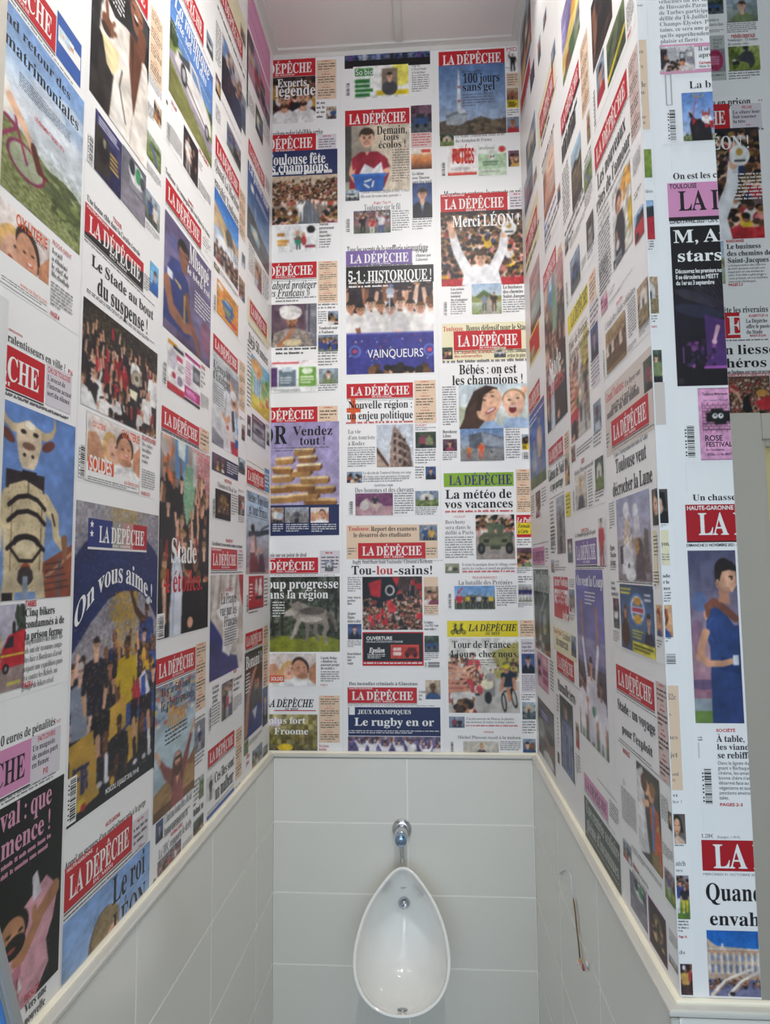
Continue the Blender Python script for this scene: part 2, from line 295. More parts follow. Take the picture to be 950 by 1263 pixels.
# ---------------------------------------------------------------- printed pictures
def hx(s):
    s = s.lstrip('#')
    if len(s) == 3: s = ''.join(c * 2 for c in s)
    return np.array([int(s[i:i + 2], 16) / 255 for i in (0, 2, 4)])
SKIN = ('e0b296', 'd29d80', 'c08a68', 'e8c0a6', '8a5a40', '5f3c2c', 'b87a5c')
HAIR = ('2a211c', '1c1817', '4a3424', '6b4a2c', '8a6a3c', '15120f')
class Canvas:
    """a small colour raster: what is printed in one newspaper picture (fractions 0..1, y down)"""
    def __init__(s, nx, ny, asp, seed):
        s.k = 2 if nx * ny < 30000 else 1
        s.w, s.h, s.asp = nx * s.k, ny * s.k, asp          # asp = height / width of the print
        s.a = np.ones((s.h, s.w, 3)) * .8
        s.X, s.Y = np.meshgrid((np.arange(s.w) + .5) / s.w, (np.arange(s.h) + .5) / s.h)
        s.r = random.Random(seed); s.g = np.random.RandomState(seed)
    def bg(s, *cs):
        cs = [hx(c) for c in cs]; t = s.Y * (len(cs) - 1)
        s.a[:] = cs[-1]
        for i in range(len(cs) - 1):
            m = (t >= i) & (t <= i + 1); f = (t[m] - i)[:, None]
            s.a[m] = cs[i] * (1 - f) + cs[i + 1] * f
        return s
    def box(s, x0, y0, x1, y1):
        i0, i1 = max(0, int(x0 * s.w)), min(s.w, int(math.ceil(x1 * s.w)) + 1)
        j0, j1 = max(0, int(y0 * s.h)), min(s.h, int(math.ceil(y1 * s.h)) + 1)
        return (slice(j0, j1), slice(i0, i1)) if i1 > i0 and j1 > j0 else None
    def R(s, x0, y0, x1, y1, c):
        i0, i1, j0, j1 = [int(round(v)) for v in (x0 * s.w, x1 * s.w, y0 * s.h, y1 * s.h)]
        s.a[max(0, j0):max(0, j1), max(0, i0):max(0, i1)] = hx(c); return s
    def E(s, x, y, rx, ry, c, rot=0, al=1):
        q = max(rx, ry, rx * 1.0 / max(s.asp, .01), ry * s.asp) if rot else 0
        b = s.box(x - max(rx, q), y - max(ry, q), x + max(rx, q), y + max(ry, q))
        if b is None: return s
        dx, dy = s.X[b] - x, (s.Y[b] - y)
        if rot:
            dyp = dy * s.asp; co, si = math.cos(rot), math.sin(rot)
            dx, dy = dx * co + dyp * si, (-dx * si + dyp * co) / s.asp
        m = (dx / rx) ** 2 + (dy / ry) ** 2 < 1
        s.a[b][m] = s.a[b][m] * (1 - al) + hx(c) * al; return s
    def P(s, pts, c):
        xs = [p[0] for p in pts]; ys = [p[1] for p in pts]
        b = s.box(min(xs), min(ys), max(xs), max(ys))
        if b is None: return s
        X, Y = s.X[b], s.Y[b]; m = np.zeros(X.shape, bool)
        for (x0, y0), (x1, y1) in zip(pts, pts[1:] + pts[:1]):
            if y0 == y1: continue
            m ^= ((Y >= y0) != (Y >= y1)) & (X < x0 + (Y - y0) * (x1 - x0) / (y1 - y0))
        s.a[b][m] = hx(c); return s
    def L(s, pts, w, c, w1=None):
        """a limb or stroke; w is its width as a fraction of the print's width"""
        n = len(pts) - 1
        for i in range(n):
            (x0, y0), (x1, y1) = pts[i], pts[i + 1]
            a = w if w1 is None else w + (w1 - w) * i / n; e = w if w1 is None else w + (w1 - w) * (i + 1) / n
            q = max(a, e); b = s.box(min(x0, x1) - q, min(y0, y1) - q / s.asp, max(x0, x1) + q, max(y0, y1) + q / s.asp)
            if b is None: continue
            X, Y = s.X[b] - x0, (s.Y[b] - y0) * s.asp; dx, dy = x1 - x0, (y1 - y0) * s.asp
            t = np.clip((X * dx + Y * dy) / max(dx * dx + dy * dy, 1e-9), 0, 1)
            m = (X - t * dx) ** 2 + (Y - t * dy) ** 2 < ((a + (e - a) * t) / 2) ** 2
            s.a[b][m] = hx(c)
        return s
    def N(s, amt, sc=10, x0=0, y0=0, x1=1, y1=1, c=None, d=.5):
        """mottle, or flecks of colour c over a part d of the region"""
        b = s.box(x0, y0, x1, y1)
        if b is None: return s
        m, n = s.a[b].shape[:2]; ny = max(2, int(sc * s.asp)); nx = max(2, int(sc))
        g = s.g.rand(ny, nx)
        yy = (np.linspace(0, ny - 1.01, m)).astype(int); xx = (np.linspace(0, nx - 1.01, n)).astype(int)
        v = g[yy][:, xx]
        if c is None: s.a[b] = np.clip(s.a[b] + (v[..., None] - .5) * amt, 0, 1)
        else:
            k = v < d; s.a[b][k] = s.a[b][k] * (1 - amt) + hx(c) * amt
        return s
    def face(s, x, y, h, skin='dba78a', hair='2a211c', look=0, beard=None, hat=None, long=False):
        rx, ry = h * .36 * s.asp, h * .5
        if long: s.E(x, y + ry * .45, rx * 1.3, ry * 1.45, hair)
        d8 = '%02x%02x%02x' % tuple(int(v * 215) for v in hx(skin))
        s.E(x, y - ry * .3, rx * 1.02, ry * .74, hair); s.R(x - rx * 1.0, y - ry * .35, x + rx * 1.0, y + ry * .05, hair)
        if not long:
            for q in (-1, 1): s.E(x + q * rx * .97, y + ry * .08, rx * .14, ry * .2, d8)
        s.E(x + look * rx * .1, y + ry * .02, rx * .93, ry * .66, skin); s.E(x + look * rx * .14, y + ry * .38, rx * .78, ry * .62, skin); s.E(x - look * rx * .1, y - ry * .56, rx * .8, ry * .3, hair)
        if h * s.h > 14:
            d = hx(skin) * .45; dk = '%02x%02x%02x' % tuple(int(v * 255) for v in d)
            sh = '%02x%02x%02x' % tuple(int(v * 255) for v in hx(skin) * .8)
            o = x + look * rx * .3
            s.E(x - look * rx * .45, y + ry * .3, rx * .4, ry * .45, sh, 0, .5)
            for q in (-1, 1):
                s.E(o + q * rx * .38, y + ry * .02, rx * .16, ry * .06, '1e1815'); s.E(o + q * rx * .38, y - ry * .13, rx * .22, ry * .04, dk)
            s.E(o + look * rx * .1, y + ry * .28, rx * .13, ry * .14, sh); s.E(o, y + ry * .56, rx * .34, ry * .1, '9c4a44'); s.E(o, y + ry * .55, rx * .22, ry * .045, 'f0e6e0')
        if beard: s.E(x + look * rx * .2, y + ry * .74, rx * .68, ry * .3, beard); s.E(x + look * rx * .3, y + ry * .58, rx * .25, ry * .07, skin)
        if hat: s.E(x, y - ry * .62, rx * 1.12, ry * .5, hat)
        return s
    def bust(s, x, y, h, skin='dba78a', hair='2a211c', top='2d3e60', look=0, **k):
        rx = h * .36 * s.asp
        s.E(x, y + h * 1.55, rx * 2.6, h * .95, top); s.R(x - rx * .45, y + h * .3, x + rx * .45, y + h * .7, skin)
        s.E(x, y + h * .68, rx * .6, h * .14, skin)
        return s.face(x, y, h, skin, hair, look, **k)
    def man(s, x, y, h, skin='d29d80', top='b02030', low='26262c', hair='2a211c', arms='d', hat=None, legs=1):
        """a whole figure: y is the top of the head, h the standing height"""
        u = h / 7.5; w = u * s.asp
        if legs:
            for q in (-1, 1): s.L([(x + q * w * .45, y + u * 3.8), (x + q * w * .6, y + u * 5.6), (x + q * w * .55, y + u * 7.3)], w * .75, low, w * .45)
        s.P([(x - w * 1.05, y + u * 1.35), (x + w * 1.05, y + u * 1.35), (x + w * .8, y + u * 4.1), (x - w * .8, y + u * 4.1)], top)
        s.E(x, y + u * 1.5, w * 1.0, u * .35, top)
        for q in (-1, 1):
            a = arms if arms in 'ud' else ('u' if (arms == 'l') == (q < 0) else 'd')
            if a == 'u': p = [(x + q * w * .95, y + u * 1.7), (x + q * w * 1.5, y + u * .6), (x + q * w * 1.25, y - u * 1.0)]
            else: p = [(x + q * w * .98, y + u * 1.6), (x + q * w * 1.25, y + u * 2.7), (x + q * w * 1.0, y + u * 3.9)]
            s.L(p[1:], w * .5, skin, w * .34); s.L(p[:2], w * .62, top, w * .5)
        s.R(x - w * .25, y + u * .8, x + w * .25, y + u * 1.4, skin)
        return s.face(x, y + u * .5, u, skin, hair, 0, hat=hat)
    def crowd(s, x0, y0, x1, y1, n, hh, tops, arms=.2, skins=SKIN, hairs=HAIR, low='22222a', grow=1.0):
        for i in range(n):
            f = i / max(1, n - 1); y = y0 + (y1 - y0) * f; h = hh * (1 + (grow - 1) * f)
            x = x0 + (x1 - x0) * s.r.random()
            s.man(x, y, h, s.r.choice(skins), s.r.choice(tops), low, s.r.choice(hairs), s.r.choice('ulr') if s.r.random() < arms else 'd', legs=0)
        return s
    def heads(s, x0, y0, x1, y1, n, h, tops):
        for i in range(n):
            f = i / n; x = x0 + (x1 - x0) * s.r.random(); y = y0 + (y1 - y0) * f; w = h * .4 * s.asp
            s.E(x, y + h * .9, w * 1.8, h * .7, s.r.choice(tops)); s.E(x, y, w, h * .5, s.r.choice(SKIN)); s.E(x, y - h * .22, w, h * .32, s.r.choice(HAIR))
        return s
    def lines(s, x0, y0, x1, y1, n, c):
        for i in range(n):
            y = y0 + (y1 - y0) * (i + .25) / n; s.R(x0, y, x1 - (x1 - x0) * .3 * s.r.random(), y + (y1 - y0) * .5 / n, c)
        return s
    def tree(s, x, y, rx, ry, c, n=40):
        for i in range(n):
            a, q = s.r.random() * 6.28, s.r.random() ** .5; k = .7 + .6 * s.r.random()
            col = '%02x%02x%02x' % tuple(int(min(255, v * 255 * k)) for v in hx(c))
            s.E(x + rx * q * math.cos(a), y + ry * q * math.sin(a), rx * .25, ry * .25, col)
        return s

BLK = ('17171b', '222227', '101014', '2b2b30')
MIX = ('b8c4d0', 'a83038', '34507c', 'e0dcd6', '2c2c34', '7c8c60', 'c8a050', '884058')
def finish(a, c):
    """the look of a printed photograph: soft, grainy, unevenly toned"""
    h, w = a.shape[:2]
    if min(h, w) < 12: return a
    p = np.pad(a, ((1, 1), (1, 1), (0, 0)), mode='edge')
    a = (p[1:-1, 1:-1] * 2 + p[:-2, 1:-1] + p[2:, 1:-1] + p[1:-1, :-2] + p[1:-1, 2:]) / 6
    t = np.zeros((h, w))
    for n, k in ((5, .05), (13, .06), (29, .05)):
        ny, nx = max(2, int(n * h / max(h, w)) + 2), max(2, int(n * w / max(h, w)) + 2); g = c.g.rand(ny, nx) - .5
        y, x = np.linspace(0, ny - 1.001, h), np.linspace(0, nx - 1.001, w); j, i = y.astype(int), x.astype(int); fy, fx = (y - j)[:, None], (x - i)[None, :]
        fy, fx = fy * fy * (3 - 2 * fy), fx * fx * (3 - 2 * fx)
        t += k * 2 * ((g[j][:, i] * (1 - fx) + g[j][:, i + 1] * fx) * (1 - fy) + (g[j + 1][:, i] * (1 - fx) + g[j + 1][:, i + 1] * fx) * fy)
    t += (c.g.rand(h, w) - .5) * .08
    return np.clip(a * (1 + t[..., None] * 1.5) , 0, 1)
def pic(kind, arg, c):
    """draws one printed picture"""
    r = c.r; k = kind
    if k == 'th':
        sd = int(arg[0]); c.r.seed(sd); c.g = np.random.RandomState(sd); t = sd % 6
        pal = (('8c9cb0', '5c6c80'), ('b49a80', '6c5444'), ('4c5c4c', '2c342c'), ('c8b8a0', '8c7c6c'), ('6c4c5c', '30242c'), ('a4b4c4', '707c6c'))[sd % 7 % 6]
        c.bg(*pal).N(.18, 6)
        if t == 0: c.bust(.5, .36, .42, r.choice(SKIN), r.choice(HAIR), r.choice(MIX), look=r.choice((-1, 0, 1)))
        elif t == 1: c.heads(0, .3, 1, .8, 9, .3, MIX)
        elif t == 2: c.R(0, .55, 1, 1, r.choice(('6c7c48', '8c7c5c', '586468'))).N(.25, 12); c.P([(.2, .6), (.2, .3), (.5, .12), (.8, .3), (.8, .6)], r.choice(('c8b49c', '9c5c48', 'd8d4cc'))).R(.42, .4, .56, .6, '38343c')
        elif t == 3: c.man(.35, .1, 1.2, top=r.choice(MIX), skin=r.choice(SKIN)).man(.68, .16, 1.2, top=r.choice(MIX), skin=r.choice(SKIN))
        elif t == 4: c.bust(.36, .42, .4, r.choice(SKIN), '1c1817', r.choice(MIX)).bust(.72, .46, .38, r.choice(SKIN), '6b4a2c', r.choice(MIX), long=True)
        else: c.R(0, .6, 1, 1, '545a60').N(.2, 14).R(.15, .42, .85, .7, r.choice(('a82c30', '30507c', 'd8d8d8'))).R(.25, .3, .65, .45, '2c3238').E(.3, .72, .09, .09 / c.asp, '15151a').E(.7, .72, .09, .09 / c.asp, '15151a')
        if len(arg) > 1: c.R(0, .62, 1, 1, 'e8cc28').lines(.1, .68, .9, .96, 3, '2a2418')
    elif k == 'fans':
        c.bg('2a2422', '4c2c28').N(.3, 14).heads(0, .1, 1, .5, 20, .16, ('a02028', 'd0d0d0', '202024', 'c09030'))
        c.bust(.3, .5, .34, 'cf9a78', '3a2a1e', 'e4e2e0', beard='4a3424').bust(.72, .46, .36, 'd8a484', '241c18', 'e8e6e4', beard='3a2a20')
    elif k == 'road':
        c.bg('c8b49c', 'a08c80', '7c6c64').heads(0, .1, 1, .55, 260, .06, ('a84838', 'd0c8c0', '54382c', '8c4c40', 'c8b098')).N(.15, 40)
        c.P([(.45, .5), (.6, .5), (.78, 1), (.3, 1)], '6c7078').man(.47, .52, .42, top='e8e6e2', low='e0dedc', arms='r')
        for i in range(7): c.L([(.6 + i * .055, .52 + i * .02), (.62 + i * .055, .98)], .006, '3c3e44')
        c.heads(0, .7, .4, 1.0, 24, .13, MIX).heads(.78, .7, 1, 1, 12, .13, MIX)
    elif k == 'cartoon':
        c.bg('f0f0ee').R(.03, .3, .2, .42, 'c88a3c').R(.02, .55, .3, .66, 'd8a050').R(.03, .68, .26, .78, 'd8a050')
        c.E(.52, .35, .06, .14, 'e0b090').E(.53, .6, .09, .18, '3c8c70').R(.42, .5, .62, .55, 'b03038').R(.48, .75, .52, .92, '38343c').R(.55, .75, .59, .92, '38343c').E(.66, .4, .05, .1, 'd0a080').E(.67, .6, .06, .18, 'c04040').E(.84, .2, .1, .14, '1c1c1e').R(.7, .78, .95, .86, '8c3040')
    elif k == 'street':
        c.bg('544c70', '4c5c80', '3c3c48').N(.4, 26).N(.3, 60)
        for i in range(6): c.R(.05 + i * .16, .1, .1 + i * .16, .9, r.choice(('8090b8', '5c3c7c', 'b8b8c0', '2c2c38')))
    elif k == 'bioad':
        c.bg('f4f4ef').E(.86, .3, .2, .36, 'f0e468').R(.03, .06, .36, .3, '3c8c48').R(.03, .4, .3, .52, '2c7c3c').R(.03, .56, .3, .66, '2c7c3c').R(.03, .7, .36, .8, '2c7c3c').R(.03, .84, .3, .95, '2c7c3c')
        c.R(.42, .78, 1, .92, 'e8cc28').R(.52, .1, .8, .78, '8c7c6c').bust(.66, .34, .24, top='4c4c54')
    elif k == 'boy':
        c.bg('b0a69a', '8c8478', '98a08c').N(.1, 5).R(.0, 0, .1, .85, '4c4c48').P([(.35, 0), (1, 0), (1, 1), (.5, 1)], 'cfc0aa').R(.55, 0, 1, 1, 'd6c8b4')
        c.P([(.06, .95), (.1, .5), (.24, .4), (.5, .4), (.66, .52), (.68, .75), (.6, .95)], '8e2032').L([(.14, .55), (.1, .72), (.16, .84)], .1, 'dba78a', .07).L([(.6, .55), (.64, .7), (.56, .8)], .1, 'dba78a', .07)
        c.P([(.1, .56), (.12, .48), (.24, .44), (.22, .6), (.12, .68)], '96243a').P([(.5, .44), (.62, .48), (.7, .64), (.58, .68)], '96243a')
        c.face(.34, .19, .3, 'e0b094', '3c3028').P([(.3, .4), (.34, .46), (.38, .4)], 'd8a488')
        c.P([(.2, .76), (.3, .58), (.44, .66), (.56, .56), (.6, .76)], 'e8e8ec').P([(.12, .74), (.62, .74), (.58, 1), (.17, 1)], '2c60b0').R(.1, .73, .64, .77, '3470c4')
        for a in range(3):
            t = a * 2.09 - .5; c.L([(.37 + .075 * math.cos(t), .88 + .06 * math.sin(t)), (.37 + .075 * math.cos(t + 1.4), .88 + .06 * math.sin(t + 1.4))], .03, 'f0f0f4')
    elif k == 'sunset': c.bg('f0e0c8', 'e08c50', '5c3c30').N(.15, 20, 0, .6, 1, 1).R(0, 0, 1, .25, 'f4ece0').R(.5, .05, .95, .2, 'd04838')
    elif k == 'suitman': c.bg('3c5080', '4c6090', '242c40').N(.1, 5).bust(.5, .32, .34, 'd8a486', '3a2e28', '20242e').P([(.42, .58), (.58, .58), (.5, .9)], 'e8eaee').P([(.48, .6), (.52, .6), (.53, .9), (.48, .9)], '30406c')
    elif k == 'match':
        c.bg('6c6878', '8c6870', '5c6c58').heads(0, .02, 1, .4, 60, .07, MIX).N(.12, 22)
        c.man(.25, .2, .85, top='24242a', low='2c2c30', arms='r').man(.5, .3, .75, top='b43038', low='d8d8d8').man(.74, .16, .9, top='dcdce0', low='3c4c8c', arms='l').E(.45, .55, .04, .05, 'a87c54')
    elif k == 'cup':
        c.bg('241c24', '3a2c34', '4c3c3c').N(.12, 26).heads(0, .02, 1, .25, 50, .04, ('2c2430', '382c34'))
        for i in range(9): c.man(.05 + i * .115, .32 + .03 * math.sin(i * 2.1), .72, r.choice(SKIN[:5]), r.choice(('ece8e4', 'e4e0de', 'd8d4d4')), '2c3c80', arms='ulru'[i % 4])
        for i in range(9): c.face(.05 + i * .115, .375 + .03 * math.sin(i * 2.1), .115, r.choice(SKIN[:5]), r.choice(HAIR))
        c.L([(.5, .42), (.5, .3)], .02, 'c8ccd8').E(.51, .24, .05, .035, 'b4bccc').R(.47, .27, .55, .3, 'd8dce4').E(.52, .19, .03, .02, '7080a8')
        c.P([(0, .62), (1, .62), (1, 1), (0, 1)], '3c3c8c').R(0, .62, 1, .635, '5c5cb0').N(.05, 30, 0, .64, 1, 1)
        for i in range(30): c.R(*(lambda x, y: (x, y, x + .02, y + .008))(r.random(), .63 + .3 * r.random()), r.choice(('e04848', 'e8e8f0', '30a0d0')))
        for x in (.1, .95): c.E(x, .79, .07, .058, '5c6cb4').E(x, .79, .045, .038, '343484').E(x, .79, .03, .02, 'b84860')
        c.heads(.2, .95, .95, 1.02, 16, .09, ('1c1c24', '24242c', '4c2c28'))
    elif k == 'kick': c.bg('f2f2f2').man(.5, .12, .85, top='18181c', low='18181c', arms='l').E(.3, .8, .05, .04, '8c5c3c')
    elif k == 'picdumidi':
        c.bg('5c7cac', '86a0c4', 'b4c2d4').N(.04, 6).P([(0, .8), (.3, .74), (.45, .8), (.62, .74), (.8, .8), (1, .78), (1, 1), (0, 1)], '5c5248').N(.22, 40, 0, .76, 1, 1)
        c.P([(.27, .72), (.275, .35), (.295, .06), (.305, .06), (.325, .35), (.33, .72)], 'd4d8de').L([(.3, .08), (.3, 0)], .008, 'c85040').R(.28, .3, .325, .33, 'b85848').R(.28, .5, .325, .53, 'b85848')
        c.P([(.1, .84), (.1, .7), (.26, .64), (.42, .68), (.42, .8), (.3, .86)], '98a0a8').P([(.1, .72), (.26, .66), (.42, .7), (.42, .72), (.26, .69), (.1, .75)], '6c747c').E(.34, .66, .06, .035, 'bcc4cc').N(.16, 44, .1, .66, .42, .84)
        for i in range(40): c.E(.45 + .55 * r.random(), .82 + .16 * r.random(), .05, .025, r.choice(('6c5c4c', '7c6c58', '443c34')))
    elif k == 'redad': c.bg('f4ece8').P([(.2, .1), (.6, .1), (.8, .35), (.5, .6), (.15, .5)], 'e07058').E(.3, .35, .16, .14, 'd04c3c').E(.5, .3, .1, .1, 'f4ece8').lines(.55, .15, .95, .55, 5, 'c85848').lines(.1, .72, .9, .84, 2, 'a8a0a0').R(0, .9, 1, 1, 'd85040')
    elif k == 'greenad': c.bg('f2f4f0', 'c8dcc0').R(.0, .3, 1, .78, 'b8d4b0').E(.5, .4, .12, .1, 'f0f0f0').E(.45, .4, .04, .04, 'c03848').E(.55, .38, .04, .04, '388c50').R(.05, .08, .6, .14, 'b4b4b0').E(.85, .16, .12, .1, 'cc4040').lines(.15, .52, .85, .7, 2, '58785c').lines(.1, .84, .9, .92, 1, 'a0a8a0')
    elif k == 'leon':
        c.bg('221e24', '5c4c4c', '7c5c58').heads(0, .04, 1, .3, 120, .065, ('1c1c22', '2c2430', 'a03038', 'c8c0bc', '3c4c6c')).heads(0, .3, 1, .9, 190, .085, ('a8303a', 'd8d4d0', '2c3c6c', 'e0b830', '24242c', 'd08080'))
        c.R(0, .9, 1, 1, 'b82c34').N(.1, 30)
        c.L([(.32, .82), (.2, .55), (.14, .3)], .13, 'e8e8ec', .09).L([(.14, .32), (.12, .2)], .075, 'e0b094').L([(.62, .8), (.74, .52), (.76, .32)], .13, 'e8e8ec', .09).L([(.76, .34), (.77, .2)], .075, 'e0b094')
        for q, x in ((-1, .12), (1, .77)):
            for i in range(4): c.L([(x - .02 + i * .016, .22), (x - .035 + i * .025, .13)], .016, 'e0b094')
        c.P([(.24, 1), (.28, .8), (.4, .72), (.56, .72), (.68, .8), (.72, 1)], 'ececf0').face(.47, .64, .22, 'dfae92', '4a3626').E(.82, .25, .09, .095, 'f0f0ee').E(.82, .22, .03, .035, 'c8a050').R(.77, .29, .87, .31, '3c3c3c')
    elif k == 'walkers':
        c.bg('a8c0dc', 'c8d4d8', '8c9c60').R(0, .4, 1, .62, '8c9458').P([(.1, .45), (.4, .2), (.75, .42), (.75, .5)], '5c7448').P([(.3, 1), (.45, .45), (.6, .45), (.95, 1)], 'a8a498').N(.14, 30, 0, .35, 1, 1).man(.42, .34, .56, top='7c8c9c', low='4c5c48').man(.75, .3, .62, top='44342c', low='5c4838')
    elif k == 'chef':
        c.bg('5c4858', '6c5460', '483840').R(.78, 0, 1, 1, '7c7c84').N(.12, 9).R(.82, 0, .86, 1, '4c4c54').P([(.05, 1), (.12, .66), (.35, .58), (.62, .58), (.85, .68), (.92, 1)], '9c9088').N(.35, 24, .1, .66, .9, 1)
        c.face(.48, .38, .36, 'b07a58', '2a1c18', look=.3, beard='6c4438').E(.46, .2, .23, .17, 'ece8e4').E(.36, .13, .14, .1, 'e0dcd8').L([(.26, .24), (.5, .14), (.68, .22)], .04, 'd0ccc8').L([(.22, .98), (.4, .78), (.5, .6)], .12, 'b07a58', .07).E(.5, .9, .2, .08, 'd8c8a0')
    elif k == 'group': c.bg('7c8ca4', '6c7868').N(.12, 10).heads(0, .2, 1, .35, 14, .16, ('2c3c74', '3c4c8c')).crowd(0, .3, 1, .42, 9, .9, ('2c3c7c', '34448c', 'd8d8d8', '24242c'))
    elif k == 'ad3': c.bg('f2f2f0').R(0, .0, 1, .14, 'f4e8e8').R(.02, .05, .6, .1, 'c84848').R(-.1, .22, .14, .82, '5c3c6c').R(.17, .3, .54, .82, '70808c').R(.6, .22, .97, .82, '74a848').R(.24, .2, .46, .36, 'c8d4dc').E(.78, .34, .12, .1, 'dce8cc').lines(.2, .5, .5, .74, 3, 'dfe4e8').lines(.64, .48, .93, .74, 3, 'eaf4dc').lines(.05, .88, .7, .97, 2, 'a0a0a0')
    elif k == 'gold':
        c.bg('a49ac4', 'a498c0', 'b0a4c4')
        def bar(x, y, w, h, a, cs):
            q = w * .16 * a; c.P([(x, y), (x + w, y - h * a), (x + w + q, y - h * a - h * .5), (x + q, y - h * .5)], cs[0]).P([(x, y), (x + w, y - h * a), (x + w - .02, y - h * a + h), (x + .02, y + h)], cs[1]).P([(x + w, y - h * a), (x + w + q, y - h * a - h * .5), (x + w + q + .02, y - h * a + h * .4), (x + w - .02, y - h * a + h)], cs[2])
        for (x, y, w, a) in ((.02, .9, .4, .2), (.5, .93, .46, -.1), (.3, .88, .4, .3), (.02, .78, .34, .1), (.55, .8, .38, .2), (.25, .76, .4, -.1), (.05, .66, .3, .2), (.45, .68, .4, .1), (.3, .6, .3, .3), (.06, .55, .28, -.1), (.4, .53, .34, .2), (.42, .43, .26, .1), (.1, .45, .26, .2), (.36, .35, .28, .3)):
            bar(x, y, w, .062, a, r.choice((('e6c898', 'a87c48', '6c4828'), ('f0dcb4', '96683c', '5c3c24'), ('d4b078', '8c6034', '50341c'))))
        c.N(.07, 40, 0, .3, 1, 1)
    elif k == 'gothic':
        c.bg('a8b0bc', '98989c', '706c6c').P([(.05, 1), (.05, .3), (.2, .3), (.2, 1)], '8c8884').P([(.8, 1), (.8, .3), (.95, .3), (.95, 1)], '8c8884').P([(.25, 1), (.25, .5), (.5, .15), (.75, .5), (.75, 1)], '7c7876').E(.5, .5, .12, .16, '44424a').R(.42, .7, .58, 1, '34323a').N(.22, 24)
    elif k == 'couple':
        c.bg('e8dcd6', 'e4d4cc', 'f0ece8').N(.05, 6).P([(.0, .9), (.0, .35), (.14, .3), (.3, .62), (.3, .9)], 'd29a78')
        c.E(.41, .5, .15, .3, 'd8ae6c', .6).E(.46, .56, .135, .25, 'e6b498', .6).E(.64, .3, .14, .2, '3a2c26', -.4).E(.76, .4, .09, .24, '3a2c26', -.3).E(.67, .49, .15, .3, 'd69c7c', -.35).E(.5, .46, .02, .02, '4c3830').E(.44, .62, .03, .02, 'b04c48').E(.63, .44, .025, .015, '3a2820').E(.75, .42, .025, .015, '3a2820').E(.71, .56, .05, .03, 'b85850').E(.71, .55, .035, .015, 'f4ece8').E(.72, .7, .11, .08, 'b8805f')
        c.P([(.84, .5), (1, .25), (1, .95), (.86, .8)], 'c88c68').P([(.1, 1), (.3, .84), (.55, .8), (.9, .85), (1, 1)], 'f2f0ee')
    elif k == 'cathedral':
        c.bg('c4ccd8', 'd4d8dc').P([(.35, 1), (.38, .42), (.45, .1), (.5, .02), (.56, .1), (.72, .3), (.85, .5), (.95, 1)], '9c8478').P([(.62, .22), (.72, .3), (.9, .55), (.98, 1), (.7, 1)], '6c5850').N(.24, 26, .36, .1, .95, 1)
        for y in (.2, .36, .54, .74):
            for x in (.47, .6, .73): c.R(x, y + (x - .47) * .5, x + .06, y + .1 + (x - .47) * .5, '3c302c')
        for y in (.16, .32, .5, .7): c.L([(.42, y), (.6, y + .02), (.85, y + .16)], .02, 'c4b0a0')
        c.P([(0, .6), (.25, .85), (.4, 1), (0, 1)], 'b8a090').P([(0, .52), (.34, .95), (.3, 1), (0, .66)], '54382c')
    elif k == 'horse': c.bg('7c4c70', '6c3c60', '8c5c6c').R(.0, .6, 1, 1, 'b89098').N(.1, 20).E(.55, .55, .18, .12, 'b8a8a0').L([(.4, .5), (.3, .3), (.24, .36)], .08, 'b8a8a0').L([(.42, .6), (.4, .9)], .035, '9c8c84').L([(.5, .62), (.52, .92)], .035, '9c8c84').L([(.66, .6), (.62, .9)], .035, '9c8c84').L([(.7, .58), (.74, .9)], .035, '9c8c84').man(.52, .1, .7, top='2c3040', low='3c3840', legs=0).E(.24, .55, .12, .22, 'd8d0cc', .3)
    elif k == 'mother':
        c.bg('c4d4dc', 'd8e0e0', 'b8c4b8').R(0, .5, .3, 1, 'c0c8ac').N(.06, 6).P([(.04, 1), (.1, .55), (.22, .16), (.4, .02), (.56, .08), (.6, .3), (.5, .9), (.5, 1)], '3c2820').P([(.0, 1), (.14, .55), (.3, .3), (.36, .6), (.46, 1)], '4c3428')
        c.E(.44, .46, .16, .38, 'e4b698', .5).P([(.34, .7), (.56, .62), (.5, .9), (.38, .9)], 'd8a888').P([(.24, .6), (.28, .24), (.44, .06), (.5, .12), (.36, .26), (.32, .6)], '34221a').E(.37, .36, .028, .018, '3c2c24', .4).E(.49, .27, .028, .018, '3c2c24', .4).L([(.33, .3), (.4, .26)], .012, '4c3428').L([(.45, .2), (.51, .18)], .012, '4c3428').E(.465, .43, .028, .045, 'd09c80', .5).E(.46, .6, .09, .045, 'b04448', -.5).E(.46, .59, .068, .024, 'f6f0ec', -.5).P([(.28, 1), (.36, .86), (.5, .82), (.64, 1)], '98b4d4')
